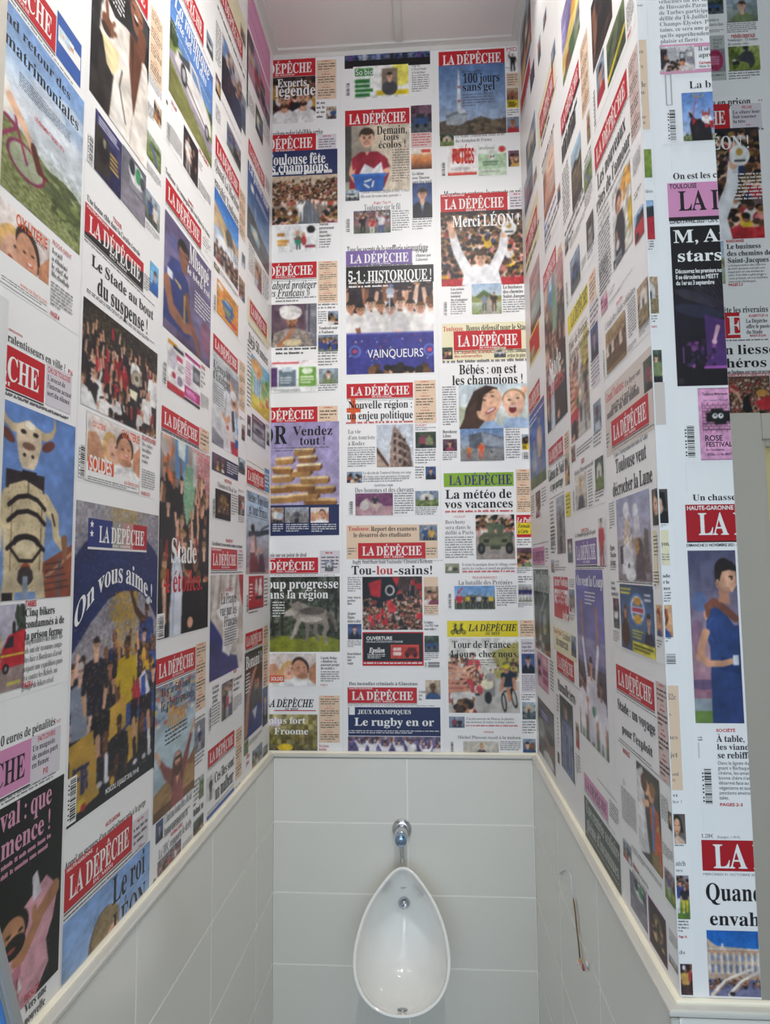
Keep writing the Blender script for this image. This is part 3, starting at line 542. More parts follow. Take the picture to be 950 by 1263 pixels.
        c.E(.8, .34, .17, .22, '9c7450', -.2).E(.8, .42, .155, .27, 'ebc0a4', -.2).E(.8, .56, .13, .2, 'ebc0a4', -.2).E(.735, .37, .022, .02, '3c2c24').E(.86, .33, .022, .02, '3c2c24').L([(.7, .3), (.76, .28)], .01, 'b08860').L([(.83, .25), (.89, .26)], .01, 'b08860').E(.8, .45, .03, .03, 'd8a488').E(.78, .58, .055, .085, '7c2c30').E(.78, .52, .04, .02, 'f6eeea').E(.68, .5, .04, .06, 'e8a898', 0, .6).E(.89, .46, .04, .06, 'e8a898', 0, .6).P([(.6, 1), (.68, .78), (.86, .76), (1, .8), (1, 1)], 'a4bcd8').E(.97, .15, .03, .1, 'e8b89c').E(.93, .12, .015, .09, 'e8b89c')
    elif k == 'plaza': c.bg('6c8cbc', '98a4b4', '8c8c8c').P([(.2, .6), (.2, .2), (.5, .1), (1, .3), (1, .7)], '5c6470').P([(.5, .12), (1, .34), (1, .62), (.5, .5)], '8c94a0').R(0, .62, 1, 1, '848484').N(.1, 30).man(.2, .52, .42, top='c87838', low='c84838').man(.48, .4, .55, top='d86038', low='c85030').E(.72, .72, .02, .04, '3c3c44')
    elif k == 'wolf':
        c.bg('3c4438', '4c5444', '444c34').N(.22, 14).N(.18, 30)
        for x in (.05, .18, .82, .93): c.R(x, 0, x + .035, .8, '2e2c26')
        c.P([(0, .86), (.2, .78), (.5, .84), (.7, .78), (1, .84), (1, 1), (0, 1)], '7c8424').N(.2, 44, 0, .78, 1, 1, '3a3c1c', .4).N(.5, 40, 0, .8, 1, 1, 'b0b040', .3)
        f = '8c8278'
        c.E(.64, .52, .21, .12, f).E(.46, .47, .13, .12, '9c948a').P([(.36, .46), (.3, .36), (.32, .3), (.37, .34), (.44, .32), (.47, .36), (.5, .5), (.42, .56)], '948a80')
        c.P([(.32, .42), (.22, .48), (.2, .51), (.24, .53), (.36, .52), (.42, .48)], 'b4aca2').P([(.33, .36), (.34, .28), (.4, .34)], '4c443c').P([(.43, .34), (.47, .27), (.49, .36)], '4c443c').E(.215, .5, .02, .014, '1c1a1a').E(.33, .43, .014, .01, 'c89c3c')
        c.L([(.46, .55), (.4, .66), (.38, .74), (.33, .82)], .075, 'a49a90', .04).L([(.53, .56), (.56, .68), (.54, .84)], .075, '847a70', .04).L([(.78, .56), (.82, .68), (.78, .76), (.82, .88)], .09, f, .04).L([(.68, .58), (.66, .72), (.7, .84)], .07, '746a60', .04)
        c.L([(.84, .5), (.93, .6), (.95, .72)], .07, '6c6258', .04).E(.62, .46, .18, .05, '5c544c').E(.6, .57, .16, .04, 'b8b0a4').N(.13, 60, .2, .3, .96, .84)
    elif k == 'tourblur': c.bg('a49a6c', '88804c', '3a3424').N(.3, 12).N(.3, 24, 0, 0, 1, 1, 'c8b428', .25).N(.5, 20, 0, 0, 1, 1, '6c4838', .2).E(.35, .92, .2, .16, '1c1a18').E(.35, .82, .16, .1, 'd8b830').R(.05, .1, .25, .3, 'c8b8c8')
    elif k == 'flags':
        c.bg('3c2c28', '5c3c38', '7c5c54').heads(0, .3, 1, 1, 420, .055, ('8c2028', 'b8303a', '18181c', 'c8b8b0', '54302c', 'd8d0c8')).N(.14, 44)
        for i in range(26):
            x, y = r.random(), .05 + .9 * r.random(); w = .05 + .07 * r.random(); cc = r.choice(('c02830', '16161a', 'b82028', '16161a', 'd83840'))
            c.P([(x, y), (x + w, y - .03), (x + w * 1.1, y + .08), (x + w * .1, y + .1)], cc).L([(x, y), (x - .01, y + .2)], .006, 'c8b8a8')
        c.P([(0, 0), (.62, 0), (.56, .4), (.3, .5), (.12, .4), (0, .44)], '17171c').P([(.1, .12), (.32, .04), (.3, .4), (.14, .36)], 'b8252e').E(.46, .26, .08, .1, 'e8e4e0').E(.46, .26, .055, .075, '17171c').P([(.5, .02), (.62, 0), (.58, .2)], 'b8252e')
    elif k == 'miniad': c.bg('d84838').R(.04, .1, .42, .9, 'b82c24').R(.07, .2, .38, .44, 'f0d8d0').R(.07, .54, .38, .78, 'f0d8d0').R(.48, .5, .96, .76, '7c1c18').P([(.54, .5), (.6, .22), (.88, .22), (.94, .5)], '5c1814').E(.58, .78, .07, .16, '1c1214').E(.86, .78, .07, .16, '1c1214')
    elif k == 'rugbyline': c.bg('746890', '5c5080').N(.25, 40).heads(0, .0, 1, .3, 60, .1, ('5c4c7c', '40406c', 'c8b8c8')); [c.man(.12 + i * .14 + .03 * r.random(), .1 + .3 * r.random(), 1.6, r.choice(SKIN), 'e8e6ea', arms=r.choice('dul')) for i in range(7)]
    elif k == 'armour':
        c.bg('d8c8c0', 'a89890', '8c8880').heads(0, .04, 1, .34, 40, .12, ('a83840', 'd8d4d0', '4c4c54', 'c8a8a0')).R(0, .7, 1, 1, '9c948c')
        c.P([(.06, .72), (.1, .5), (.2, .4), (.84, .4), (.94, .52), (.96, .72)], '5c6048').R(.3, .28, .72, .42, '545840').P([(.14, .5), (.86, .5), (.9, .66), (.1, .66)], '6c7054').R(.2, .55, .34, .63, '2c2e24').R(.66, .55, .8, .63, '2c2e24')
        for x in (.14, .86): c.E(x, .76, .1, .13, '1e1e1c').E(x, .76, .05, .06, '4c4c44')
        c.R(.36, .7, .64, .78, '3c4030').man(.4, .08, .6, top='5c6850', hat='5c6850', legs=0).man(.62, .1, .6, top='54604a', hat='54604a', legs=0)
    elif k == 'cows': c.bg('9ca48c', '6c7458').E(.35, .55, .22, .2, 'd8d0c4').E(.7, .6, .2, .18, '4c4038').E(.16, .48, .08, .12, '6c5c50')
    elif k == 'cyclists':
        c.bg('6c9ad0', '8cb0d4', '6c7858').P([(0, .55), (.4, .4), (1, .5), (1, 1), (0, 1)], '5c6448').N(.16, 30, 0, .4, 1, 1).L([(.08, .3), (.2, .1)], .03, 'c82c34').man(.12, .3, .8, top='b82c3c', low='22242c')
        for x in (.32, .46, .6, .76, .9): c.E(x, .84, .05, .13, '1c1c20').E(x, .84, .035, .1, '7c7c78').man(x, .38, .55, top=r.choice(('24242c', 'd8b830', '30507c', 'd0d0d4')), low='1c1c24', hat='24242a')
    elif k == 'teamrow': c.bg('c0c4c8', '8c9484').R(0, .75, 1, 1, '6c7458'); [c.man(.14 + i * .24, .18, .78, r.choice(SKIN), '2c2c64', 'e4e4e8') for i in range(4)]
    elif k == 'doodle':
        c.bg('e8d81c')
        for x in (.3, .68): c.L([(x - .14, .7), (x - .02, .45), (x + .14, .7)], .05, '1c1a10').L([(x - .06, .3), (x + .06, .5), (x - .02, .62)], .07, '1c1a10').E(x + .02, .18, .07, .11, '1c1a10').E(x - .15, .75, .12, .17, '1c1a10').E(x - .15, .75, .07, .1, 'e8d81c').E(x + .15, .75, .12, .17, '1c1a10').E(x + .15, .75, .07, .1, 'e8d81c')
    elif k == 'tourcyc':
        c.bg('e4e2dc', 'd8d4c8', 'c8c4bc').P([(.6, .2), (1, .05), (1, .42), (.7, .4)], 'b8b060').R(0, .58, 1, 1, 'c4c0b8').N(.04, 18)
        c.P([(.3, 1), (.5, .6), (.72, .5), (1, .9), (1, 1)], 'b8b4ae')
        c.crowd(0, .2, .38, .6, 26, .55, ('c83848', '44342c', 'd8d4d0', '2c2c34', 'b05c60'), .3).crowd(.7, .25, 1, .4, 12, .3, ('6c7c40', '44443c', 'b8b060', '2c2c30'), .2)
        for i in range(6): c.L([(0, .36 + i * .07), (.2 + .05 * (i % 3), .42 + i * .055), (.38, .36 + i * .05)], .055, r.choice(('dca488', 'cf9276')), .03)
        c.crowd(.3, .5, .6, .6, 16, .28, ('c84850', '343038', 'e0dcd8', '8c7c30'), .3).R(.5, .55, .66, .78, '8c8c8c').E(.55, .62, .09, .07, 'e8e0c0').E(.56, .8, .05, .08, '2c2c2c').man(.6, .42, .3, top='a0a0a0', legs=0)
        c.E(.78, .86, .035, .13, '16161a', -.1).E(.78, .86, .02, .1, 'b4b0a8', -.1).E(.92, .8, .04, .14, '16161a', -.2).E(.92, .8, .025, .11, 'b4b0a8', -.2).L([(.78, .72), (.9, .68), (.86, .84)], .02, '1c1c20')
        c.P([(.76, .66), (.74, .48), (.86, .42), (.96, .5), (.92, .66)], '1e2a3c').L([(.78, .54), (.74, .7)], .05, 'c08a6c').L([(.92, .55), (.94, .68)], .05, 'c08a6c').face(.82, .42, .12, 'c08a6c', '24242a', hat='d8c820').L([(.84, .68), (.86, .82)], .05, 'b88060').heads(0, .88, .34, 1.0, 14, .14, ('8c6c60', 'c8b0a4', '5c3434', 'c0505c'))
    elif k == 'blond': c.bg('dcd4c8', 'd0c8bc', 'a8a098').R(0, .3, .3, .9, 'c8c0b4').bust(.52, .32, .42, 'e0b496', 'b8965c', '3c3c44')
    elif k == 'dots':
        c.bg('eef2f6').lines(.1, .05, .9, .28, 3, '8cb4d4')
        for i, q in enumerate(('8ab060', 'e07838', '70b4d8', '68a8c8', '4c7cb8')): c.E(.14 + i * .18, .5, .08, .08, q)
        c.lines(.1, .66, .9, .92, 5, 'a8b0b8').L([(1, .4), (.8, .55), (1, .72)], .05, 'e08838')
    elif k == 'bike':
        c.bg('7c9ed0', '98b8de', 'd4dce6', 'c8d0d4', '98a078', '80885c').P([(0, .66), (.4, .6), (1, .76), (1, 1), (0, 1)], '7c8450').N(.2, 50, 0, .62, 1, 1).N(.14, 26, .3, .55, 1, .9)
        for x, y in ((.8, .4), (.66, .28), (.5, .48), (.9, .2)): c.E(x, y, .16, .05, 'e0e4ea', 0, .6)
        c.tree(.82, .74, .24, .07, '68744a', 70).tree(.95, .84, .2, .08, '5c683c', 60)
        c.E(.5, .76, .155, .095, '7c2c50').E(.5, .76, .135, .08, '9aa284').E(.5, .76, .02, .012, '3c3c3c')
        for a in range(8): c.L([(.5, .76), (.5 + .13 * math.cos(a * .79), .76 + .08 * math.sin(a * .79))], .004, 'b0b0a8')
        c.L([(.3, .74), (.42, .62), (.5, .76)], .018, '8c2c54').L([(.42, .62), (.4, .56), (.46, .54)], .018, '8c2c54').L([(.2, .6), (.42, .62)], .02, '8c2c54')
        c.P([(0, .36), (.2, .34), (.36, .44), (.42, .55), (.3, .62), (.1, .6)], 'ece4dc').L([(.36, .5), (.48, .58), (.55, .66)], .06, 'e0b496', .04).L([(.55, .64), (.6, .73)], .05, '5c2c24').E(.64, .74, .05, .015, '5c2c24').E(.1, .62, .1, .06, '30507c').P([(.0, .2), (.2, .22), (.24, .36), (0, .38)], 'e4c4b4')
        c.N(.5, 60, 0, .86, 1, 1, 'b8c0a0', .2)
    elif k == 'bull':
        c.bg('5c80bc', '6c8cc4', '7c9ac8').P([(.55, .82), (1, .7), (1, 1), (.55, 1)], '8c4c38').L([(.6, .9), (1, .75)], .03, 'b8886c').R(.8, .78, .84, 1, '5c5c68')
        for i in range(5): c.L([(.62, .82 + i * .035), (.85 + .03 * i, .8 + i * .035)], .012, '4c3430')
        b, d = 'd6c49e', '1e1a1c'
        c.R(.12, .34, .58, .44, '2c2428').P([(.14, .96), (.1, .56), (.16, .42), (.34, .38), (.56, .42), (.62, .56), (.58, .96)], b)
        c.L([(.6, .48), (.74, .56), (.76, .66), (.86, .72)], .13, b, .06).L([(.88, .68), (.9, .78)], .09, '8c6448', .05).L([(.14, .48), (.06, .6), (.06, .74)], .12, b, .07).L([(.7, .54), (.74, .6)], .02, d)
        c.L([(.28, .115), (.18, .125), (.1, .1), (.06, .06), (.05, .01)], .075, 'c8b494', .02).L([(.48, .115), (.58, .125), (.66, .1), (.7, .06), (.69, .01)], .075, 'b8a484', .02).E(.12, .17, .09, .028, '6c3c34', .4).E(.62, .17, .09, .028, '6c3c34', -.4)
        c.P([(.22, .1), (.36, .06), (.52, .1), (.53, .18), (.48, .28), (.44, .32), (.3, .32), (.26, .28), (.22, .18)], 'd4c0a4').E(.3, .13, .035, .012, d).E(.45, .13, .035, .012, d).E(.37, .2, .08, .02, '7c5c4c').E(.32, .25, .02, .01, d).E(.42, .25, .02, .01, d).E(.38, .09, .06, .02, 'f0e4d0').N(.12, 34, .2, .06, .55, .32)
        c.N(.5, 46, .12, .4, .62, .96, '8c7858', .1).L([(.2, .5), (.2, .9)], .01, '6c5c44').L([(.56, .5), (.55, .9)], .012, '6c5c44').R(.3, .33, .48, .37, d).E(.38, .36, .12, .02, d)
        for y in (.48, .56, .7): c.L([(.16, y + .04), (.26, y - .005), (.38, y - .02), (.5, y - .005), (.6, y + .04)], .035, d)
        c.L([(.38, .38), (.38, .47)], .012, d).E(.38, .7, .16, .04, d).E(.38, .73, .13, .04, 'e4d4b0').L([(.2, .74), (.3, .8), (.46, .8), (.56, .74)], .025, d).E(.38, .84, .06, .03, '9c4c30').E(.38, .88, .1, .05, '3c3434').R(.35, .88, .41, 1, '8c98a8')
        c.P([(.14, .86), (.3, .84), (.26, 1), (.1, 1)], 'c8b898').P([(.46, .84), (.6, .86), (.64, 1), (.52, 1)], 'c8b898').R(.12, .96, .24, 1, '2c2628').N(.07, 60, .05, .36, .7, 1)
    elif k == 'ambulance': c.bg('c0bccc', 'b4b0c0', '8c7c78').tree(.85, .25, .2, .22, '3c443c', 50).R(0, .55, 1, .62, '6c5c54').R(0, .62, 1, 1, '9c8884').N(.08, 30, 0, .6, 1, 1).R(0, .38, .3, .55, 'c8b428').P([(.3, .74), (.34, .52), (.5, .36), (1, .3), (1, .72)], 'c0303a').P([(.4, .5), (.52, .38), (.66, .37), (.66, .5)], '2c3038').R(.3, .58, 1, .6, 'e0c840').E(.46, .74, .09, .06, '1c1c20').E(.46, .74, .04, .03, '8c8c90').R(.5, .9, .9, .94, 'c8b860')
    elif k == 'rapper':
        c.bg('121614').P([(.3, 1), (.28, .72), (.42, .56), (.8, .46), (.96, .56), (.9, .7), (.82, .78), (.86, .9), (.7, 1)], 'd9a0ac').N(.1, 14, .3, .6, .86, 1, 'f0d4d8', .4)
        c.L([(.92, .56), (.74, .62), (.56, .74)], .12, 'b8825c', .09).E(.5, .75, .09, .035, 'b8825c').E(.42, .6, .17, .09, '17140f').E(.4, .63, .15, .09, 'bd8862').E(.43, .68, .13, .05, '1c1814').E(.36, .61, .03, .008, '17140f').E(.5, .62, .03, .008, '17140f').E(.4, .685, .05, .01, '9c4c44').E(.66, .6, .03, .04, 'b8825c').P([(.62, .42), (.68, .4), (.74, .52), (.64, .54)], 'd8d4dc')
        c.P([(.3, .8), (.52, .78), (.5, 1), (.32, 1)], 'c07c8c').P([(.46, .92), (.5, .84), (.54, .9)], 'e4e4e0'); [c.L([(.36 + i * .04, .84), (.34 + i * .05, 1)], .012, '8c3c4c') for i in range(4)]
    elif k == 'suit':
        c.bg('2a2a2c', '202022', '2c2422').N(.1, 10).E(.8, .1, .2, .1, '4c4c50', 0, .5)
        w = 'ece4da'
        c.P([(.3, 1), (.36, .7), (.42, .5), (.36, .34), (.56, .28), (.72, .26), (.96, .32), (1, .42), (1, 1)], w).P([(.36, .34), (.2, .3), (.14, .4), (.12, .56), (.24, .6), (.44, .62), (.5, .4)], w)
        c.P([(.16, .56), (.24, .7), (.34, .72), (.44, .62), (.44, .52)], 'e8d8a8').P([(.62, .26), (.84, .26), (.86, .36), (.72, .78), (.62, .5)], '6c4230').P([(.63, .28), (.7, .28), (.7, .6)], '4c2c20')
        c.E(.74, .06, .13, .105, '6c4432').E(.745, .09, .115, .085, '8e5f48').E(.75, .13, .1, .08, '8a5a44').E(.73, .12, .045, .03, '2a0e10').E(.73, .105, .04, .012, 'f4efe8').E(.68, .06, .03, .008, '1c1210').E(.82, .07, .03, .008, '1c1210').L([(.86, .17), (.84, .27)], .16, '6c4230')
        c.E(.25, .46, .1, .055, '7c4c36').L([(.25, .44), (.22, .33)], .05, '7c4c36').L([(.3, .44), (.36, .38)], .035, '8c5a42').L([(.32, .47), (.38, .44)], .035, '8c5a42').E(.22, .5, .08, .03, '3c2c28')
        c.L([(.5, .6), (.46, .72), (.58, .9)], .016, '201c1c').L([(.7, .78), (.66, 1)], .012, 'b8b0a8').P([(.36, .9), (.44, .74), (.6, 1), (.44, 1)], 'f2eee8').N(.03, 10, .3, .3, 1, 1)
    elif k == 'darkad': c.bg('3c3c6c', '2c2c58', '24244c').N(.12, 10).P([(0, .2), (.5, .3), (.6, .9), (0, 1)], '34302c').E(.3, .55, .2, .2, '1c1c1c').E(.34, .4, .06, .08, '8c8470').lines(.1, .05, .9, .2, 3, 'd8d8e4').lines(.55, .4, .95, .7, 4, 'c8a440')
    elif k == 'toon': c.bg('6c6c78', '74747c', '5c5c68').R(0, .6, 1, 1, '8a8490').E(.6, .26, .34, .2, 'dcdce0').E(.4, .18, .12, .14, '30343c').E(.66, .22, .12, .14, '3c8c58').E(.84, .26, .1, .12, '484c54').lines(.3, .44, .9, .56, 4, 'b4b4bc')
    elif k == 'bluegirl': c.bg('6cb4e0', '5ca4dc', '4c8cc8').R(0, .8, 1, 1, '3c6cb0').bust(.62, .36, .3, 'd8a484', '3c2c24', '2c64b0').lines(.06, .3, .4, .7, 4, 'd8ecf8')
    elif k == 'field': c.bg('a8b8a8', '7c8c50', '6c7c3c').N(.25, 20).L([(.3, .4), (.6, .7), (.7, 1)], .16, '5c6c9c').tree(.6, .3, .4, .12, '4c5c34', 30)
    elif k == 'stadecup':
        c.bg('1e1c1a', '282422', '1a1a1c').N(.5, 70, 0, 0, 1, .4, 'b8a050', .16).N(.3, 90, 0, 0, 1, 1, 'c8b070', .05)
        c.crowd(-.02, .18, 1, .42, 26, .55, ('17171b', '1c1c20', '222226', '8c1c26', '17171b'), .6, SKIN[:5], low='17171b').crowd(0, .45, 1, .78, 32, .6, ('17171b', '1b1b1f', '202024', '17171b', 'a02028', 'e4e2e0'), .4, SKIN[:5], low='17171b')
        c.man(.94, .22, .8, top='ecebea').man(.84, .5, .7, top='e8e6e4').man(.66, .2, .6, top='e8e6e4').E(.68, .45, .07, .09, '8c8474').E(.68, .45, .055, .07, 'b8b09c').E(.68, .45, .025, .03, '5c5648').P([(.58, .6), (.7, .6), (.68, .7), (.6, .68)], 'ece6c8').P([(.0, .9), (.1, .84), (.2, 1), (0, 1)], 'dcdcdc').heads(.3, .94, 1, 1.0, 16, .1, BLK)
        for x, y in ((.33, .1), (.27, .35), (.5, .4), (.38, .66), (.6, .8), (.15, .5)): c.P([(x, y), (x + .03, y), (x + .035, y + .12), (x + .005, y + .12)], 'a82030')
    elif k == 'aime':
        nv = '24305e'
        c.bg('98949c', '8c8890', '9a959c').N(.22, 70).N(.8, 60, .38, 0, .68, .4, 'c8981c', .35).N(.5, 60, .3, 0, .8, .12, 'e0c060', .2)
        t = [(0, .3), (0, .18), (.1, .13), (.26, .085), (.5, .07), (.78, .09), (.94, .14), (1, .17), (1, .42), (.9, .36), (.76, .305), (.54, .295), (.36, .32), (.18, .39), (0, .48)]
        c.P(t, nv).N(.8, 90, 0, .1, 1, .34, '4c5c90', .1).N(.8, 60, .44, .3, .72, .62, 'c8941c', .4).P([(0, 1), (0, .93), (1, .86), (1, 1)], '3c4a30')
        g = 'c89c3c'; fc = ('dcb09a', 'd29d80', '5f3c2c', '4c3022', 'd8a888', '8a5a40', 'b87a5c', '6c4430')
        c.P([(0, .62), (1, .55), (1, 1), (0, 1)], '1b1b22').man(.85, .345, .36, '5f3c2c', '2c3c70', '1c1c28', '15120f', 'd', legs=0).L([(.8, .41), (.7, .37), (.63, .3)], .055, '4c3020', .03).E(.87, .34, .032, .016, 'd8d8dc')
        for i in range(34):
            f = i / 33; y = .43 + .2 * f + .02 * r.random(); x = (i * .381 + .06) % 1.0
            if y < .47 and x < .3: y += .06
            c.man(x, y, .34 + .06 * f, r.choice(fc), r.choice(('17171e', '1a1c28', '24346a', '1e2848', '16161c', '2c4c94', '17171e', '1a1c28', 'c8a020' if i < 14 else '1c1c28')), '16161c', r.choice(HAIR), r.choice('dddlr'), legs=0)
        c.man(.09, .51, .44, 'e0b8a4', '8c94a8', hair='b4b0ac', legs=0).man(.24, .44, .46, 'd8a888', '1c1e2a', legs=0, arms='d').man(.6, .46, .44, '5f3c2c', 'c8a81c', legs=0)
        c.P([(.66, .66), (.74, .62), (.8, .68), (.74, .75)], 'b02838').P([(.76, .63), (.84, .6), (.92, .69), (.82, .75)], 'dcdce4').P([(.79, .63), (.85, .62), (.86, .74), (.8, .75)], '2c50a8').E(.82, .545, .03, .028, 'd8a83c').R(.81, .555, .83, .6, 'b88830')
        c.P([(0, .76), (.24, .74), (.31, .96), (.02, .98)], g).P([(.36, .7), (.6, .67), (.6, .78), (.4, .81)], g).P([(.6, .79), (.76, .77), (.76, .9), (.62, .92)], g)
        for x in (.05, .13): c.L([(x, .84), (x, .92)], .022, '2c2c5c').L([(x, .845), (x + .06, .84)], .018, '2c2c5c').L([(x, .875), (x + .05, .872)], .018, '2c2c5c')
        c.L([(.145, .92), (.165, .84), (.18, .91)], .02, '2c2c5c')
        c.man(.52, .73, .4, '4c3022', '17171c', '17171c', legs=0).P([(.42, .8), (.62, .8), (.6, .9), (.5, .92), (.4, .9)], '15151b').L([(.5, .88), (.47, .95)], .06, '4c3022', .04)
        for x, q in ((.28, 'd29d80'), (.36, '6c4430'), (.7, 'd8a888'), (.82, '6c4430'), (.9, 'd29d80')): c.P([(x - .05, .7), (x + .05, .7), (x + .04, .79), (x - .04, .79)], '16161c').L([(x, .78), (x + .015, .86)], .055, q, .04).L([(x + .015, .85), (x + .02, .92)], .042, r.choice(('e8e8ec', '1c1c24', '1c1c24'))).E(x + .03, .93, .03, .01, 'd8d8dc')
        c.E(.13, .955, .04, .018, 'd8b830').E(.15, .967, .025, .012, 'b02838').E(.45, .945, .025, .016, 'c8a03c').N(.9, 120, 0, .4, 1, .95, 'd0d0d8', .035).N(.9, 100, .1, .45, 1, .8, 'c8a040', .025)
    elif k == 'leonboy':
        c.bg('84a8dc', '98b4dc', '6c8cc0').P([(.2, 1), (.22, .62), (.3, .5), (.5, .5), (.58, .7), (.6, 1)], 'd8a48c').E(.42, .42, .17, .24, '6c5844').E(.44, .34, .16, .15, '8c7858').N(.2, 40, .26, .18, .6, .5).E(.52, .5, .09, .14, 'dba88e').E(.34, .52, .035, .06, 'cf9880')
    elif k == 'car':
        c.bg('4c7cc4', '6c98d4', '9cbce0').P([(0, .5), (.06, .42), (1, .46), (1, 1), (0, 1)], '7c9448').N(.2, 50, 0, .45, 1, 1).P([(0, .6), (.1, .56), (1, .74), (1, .9), (.0, .68)], 'a89cac').P([(0, .7), (1, .93), (1, 1), (0, 1)], '7c7c48').N(.2, 60, 0, .72, 1, 1)
        c.tree(.06, .42, .1, .1, '3c4c2c', 40).tree(.95, .5, .06, .05, '3c4c2c', 20)
        c.P([(.1, .62), (.16, .46), (.34, .42), (.44, .34), (.6, .34), (.74, .45), (.95, .54), (.97, .68), (.9, .74), (.4, .7)], 'e4e0de').P([(.16, .48), (.3, .43), (.42, .37), (.44, .46), (.2, .52)], '4c5058').P([(.46, .37), (.58, .37), (.7, .46), (.48, .46)], '7c98bc').L([(.36, .62), (.94, .72)], .014, '2c2c30').E(.3, .6, .07, .1, '1c1a1c').E(.3, .6, .045, .065, 'b4b4b8').E(.86, .72, .055, .075, '1c1a1c').E(.86, .72, .035, .05, 'b0b0b4').E(.92, .62, .02, .02, 'f4f0e0')
    elif k == 'twosuits': c.bg('28242a', '342c30').N(.1, 8).man(.32, .08, 1.1, top='e0dcd8', low='c8c4c0').man(.68, .18, 1.0, top='241c20', low='18181c').L([(.4, .4), (.56, .46)], .1, 'c8a088')
    elif k == 'mbappe':
        c.bg('5c5078', '6c6488', '80789c', '5c4c6c').N(.1, 5).E(.9, .75, .16, .16, '8c4c60', 0, .6).E(.2, .2, .12, .06, '4c5c9c', 0, .5)
        nv = '2c3c78'
        c.P([(.0, .92), (.02, .5), (.12, .36), (.3, .32), (.46, .4), (.5, .52), (.52, .92)], nv).R(.3, .3, .44, .36, '7c5040').P([(.1, .34), (.28, .3), (.34, .36), (.2, .42)], '344484').R(.05, .46, .16, .53, 'd8dce4')
        c.E(.36, .17, .12, .1, '1c1614').E(.37, .21, .105, .095, '8a5c46').E(.45, .21, .03, .03, '8a5c46').E(.43, .19, .022, .007, '1c1210').E(.45, .26, .04, .008, '5c2c28').E(.3, .22, .025, .025, '7c5040').E(.36, .12, .1, .04, '15110f')
        c.L([(.06, .6), (.14, .78), (.4, .84), (.58, .8)], .13, '94644c', .07).L([(.58, .8), (.66, .88), (.72, .97)], .06, '94644c', .045).E(.6, .82, .07, .03, '94644c').L([(.44, .55), (.52, .75), (.66, .84), (.74, 1)], .08, '845440', .05)
        c.E(.3, .52, .025, .02, 'c8a850').R(.38, .55, .42, .8, 'c0a048').L([(.2, .5), (.28, .51)], .014, 'd8b850')
    elif k == 'pinkad': c.bg('f4f2f0').R(0, .0, .5, .08, 'e8a82c').R(.3, .05, .9, .12, '24242c').E(.28, .36, .24, .2, 'cfc8d4').R(.5, .2, .85, .3, 'd04868').lines(.55, .34, .92, .5, 4, '8c8490').E(.35, .66, .12, .06, 'b83050').E(.7, .7, .16, .1, '8c7c9c').R(0, .86, 1, 1, 'c02c3c')
    elif k == 'magad': c.bg('f2eef2').R(0, 0, 1, .07, 'b8287c').R(.5, .14, .98, .5, '5c5c64').E(.74, .34, .2, .1, '9c9ca4').lines(.05, .14, .45, .66, 8, 'c87ca4').R(0, .7, 1, .92, 'b8287c').lines(.08, .74, .8, .88, 3, 'ecc4dc').R(0, .95, 1, 1, '2c242c')
    elif k == 'etoiles':
        c.bg('a89c98', '6c5c58', '1c1a1c', '17171a').N(.95, 60, .6, 0, 1, .32, 'd0303c', .4).N(.9, 60, .6, 0, 1, .3, 'e8dcd8', .3).R(.26, .0, .5, .2, '5c8cc0').P([(.3, 0), (.46, 0), (.44, .1), (.32, .08)], 'd8e4e0')
        c.L([(.08, .0), (.2, .06), (.08, .14), (.2, .22)], .06, 'd8703c').E(.1, .05, .1, .06, 'e8e4e0', 0, .5)
        bk = ('17171b', '1c1c20', '131316', '202024')
        c.crowd(0, .14, 1, .34, 16, .5, bk, .8, SKIN[:5], low='17171b').P([(.42, .3), (.46, .12), (.6, .1), (.68, .2), (.62, .36), (.5, .44)], '6c9c78').N(.4, 30, .42, .1, .68, .42, 'd8e4dc', .4).P([(.6, .02), (.68, .02), (.7, .2), (.62, .22)], 'b8bcb8')
        c.crowd(0, .38, 1, .6, 16, .6, bk, .5, SKIN[:5], low='17171b').heads(.02, .62, .98, .75, 10, .1, bk).P([(.2, 1), (.24, .62), (.36, .56), (.44, .7), (.42, 1)], 'd4dae4').L([(.28, .6), (.26, 1)], .02, '98b0d0')
        for x, y, w in ((.12, .52, .03), (.7, .5, .03), (.3, .5, .03), (.5, .86, .02)): c.P([(x, y), (x + w, y), (x + w, y + .1), (x, y + .1)], 'a82030')
        for x in (.1, .55, .66, .9): c.L([(x, .74), (x + .02, .92)], .07, r.choice(SKIN[:4]), .05)
        c.R(.44, .74, 1, 1, '141417').E(.6, .95, .06, .03, 'd8a488').E(.86, .84, .08, .05, '1f1f24')
    elif k == 'hippie':
        c.bg('8ca4b8', 'a4b8c4', 'b4c8d0', 'a8c0cc', '9cacb0')
        for i in range(150): c.E(r.random(), .25 * r.random() ** 1.3 * 1.2, .02 + .03 * r.random(), .012 + .012 * r.random(), r.choice(('d86c5c', 'd8b878', '5c7ca8', 'e4dcc8', '98b0c8', 'c8705c', '4c6890')), 0, .85)
        c.P([(0, .8), (.4, .74), (1, .7), (1, 1), (0, 1)], 'a07c4c').P([(.78, .74), (1, .64), (1, .8)], '8c5c34').N(.16, 50, 0, .74, 1, 1).P([(0, .93), (1, .93), (1, 1), (0, 1)], '6c4828')
        c.P([(.1, .56), (.2, .64), (.42, .73), (.66, .73), (.84, .6), (.9, .52), (.82, .68), (.68, .84), (.7, 1), (.4, 1), (.42, .84), (.22, .72)], '8c4a48').L([(.44, .76), (.26, .68), (.12, .58)], .11, '8c4c48', .06).L([(.12, .58), (.05, .5)], .05, 'd8a488').L([(.64, .76), (.8, .62), (.9, .5)], .11, '8c4c48', .06).L([(.9, .5), (.98, .42)], .05, 'd8a488').E(.04, .5, .035, .025, 'd8a488')
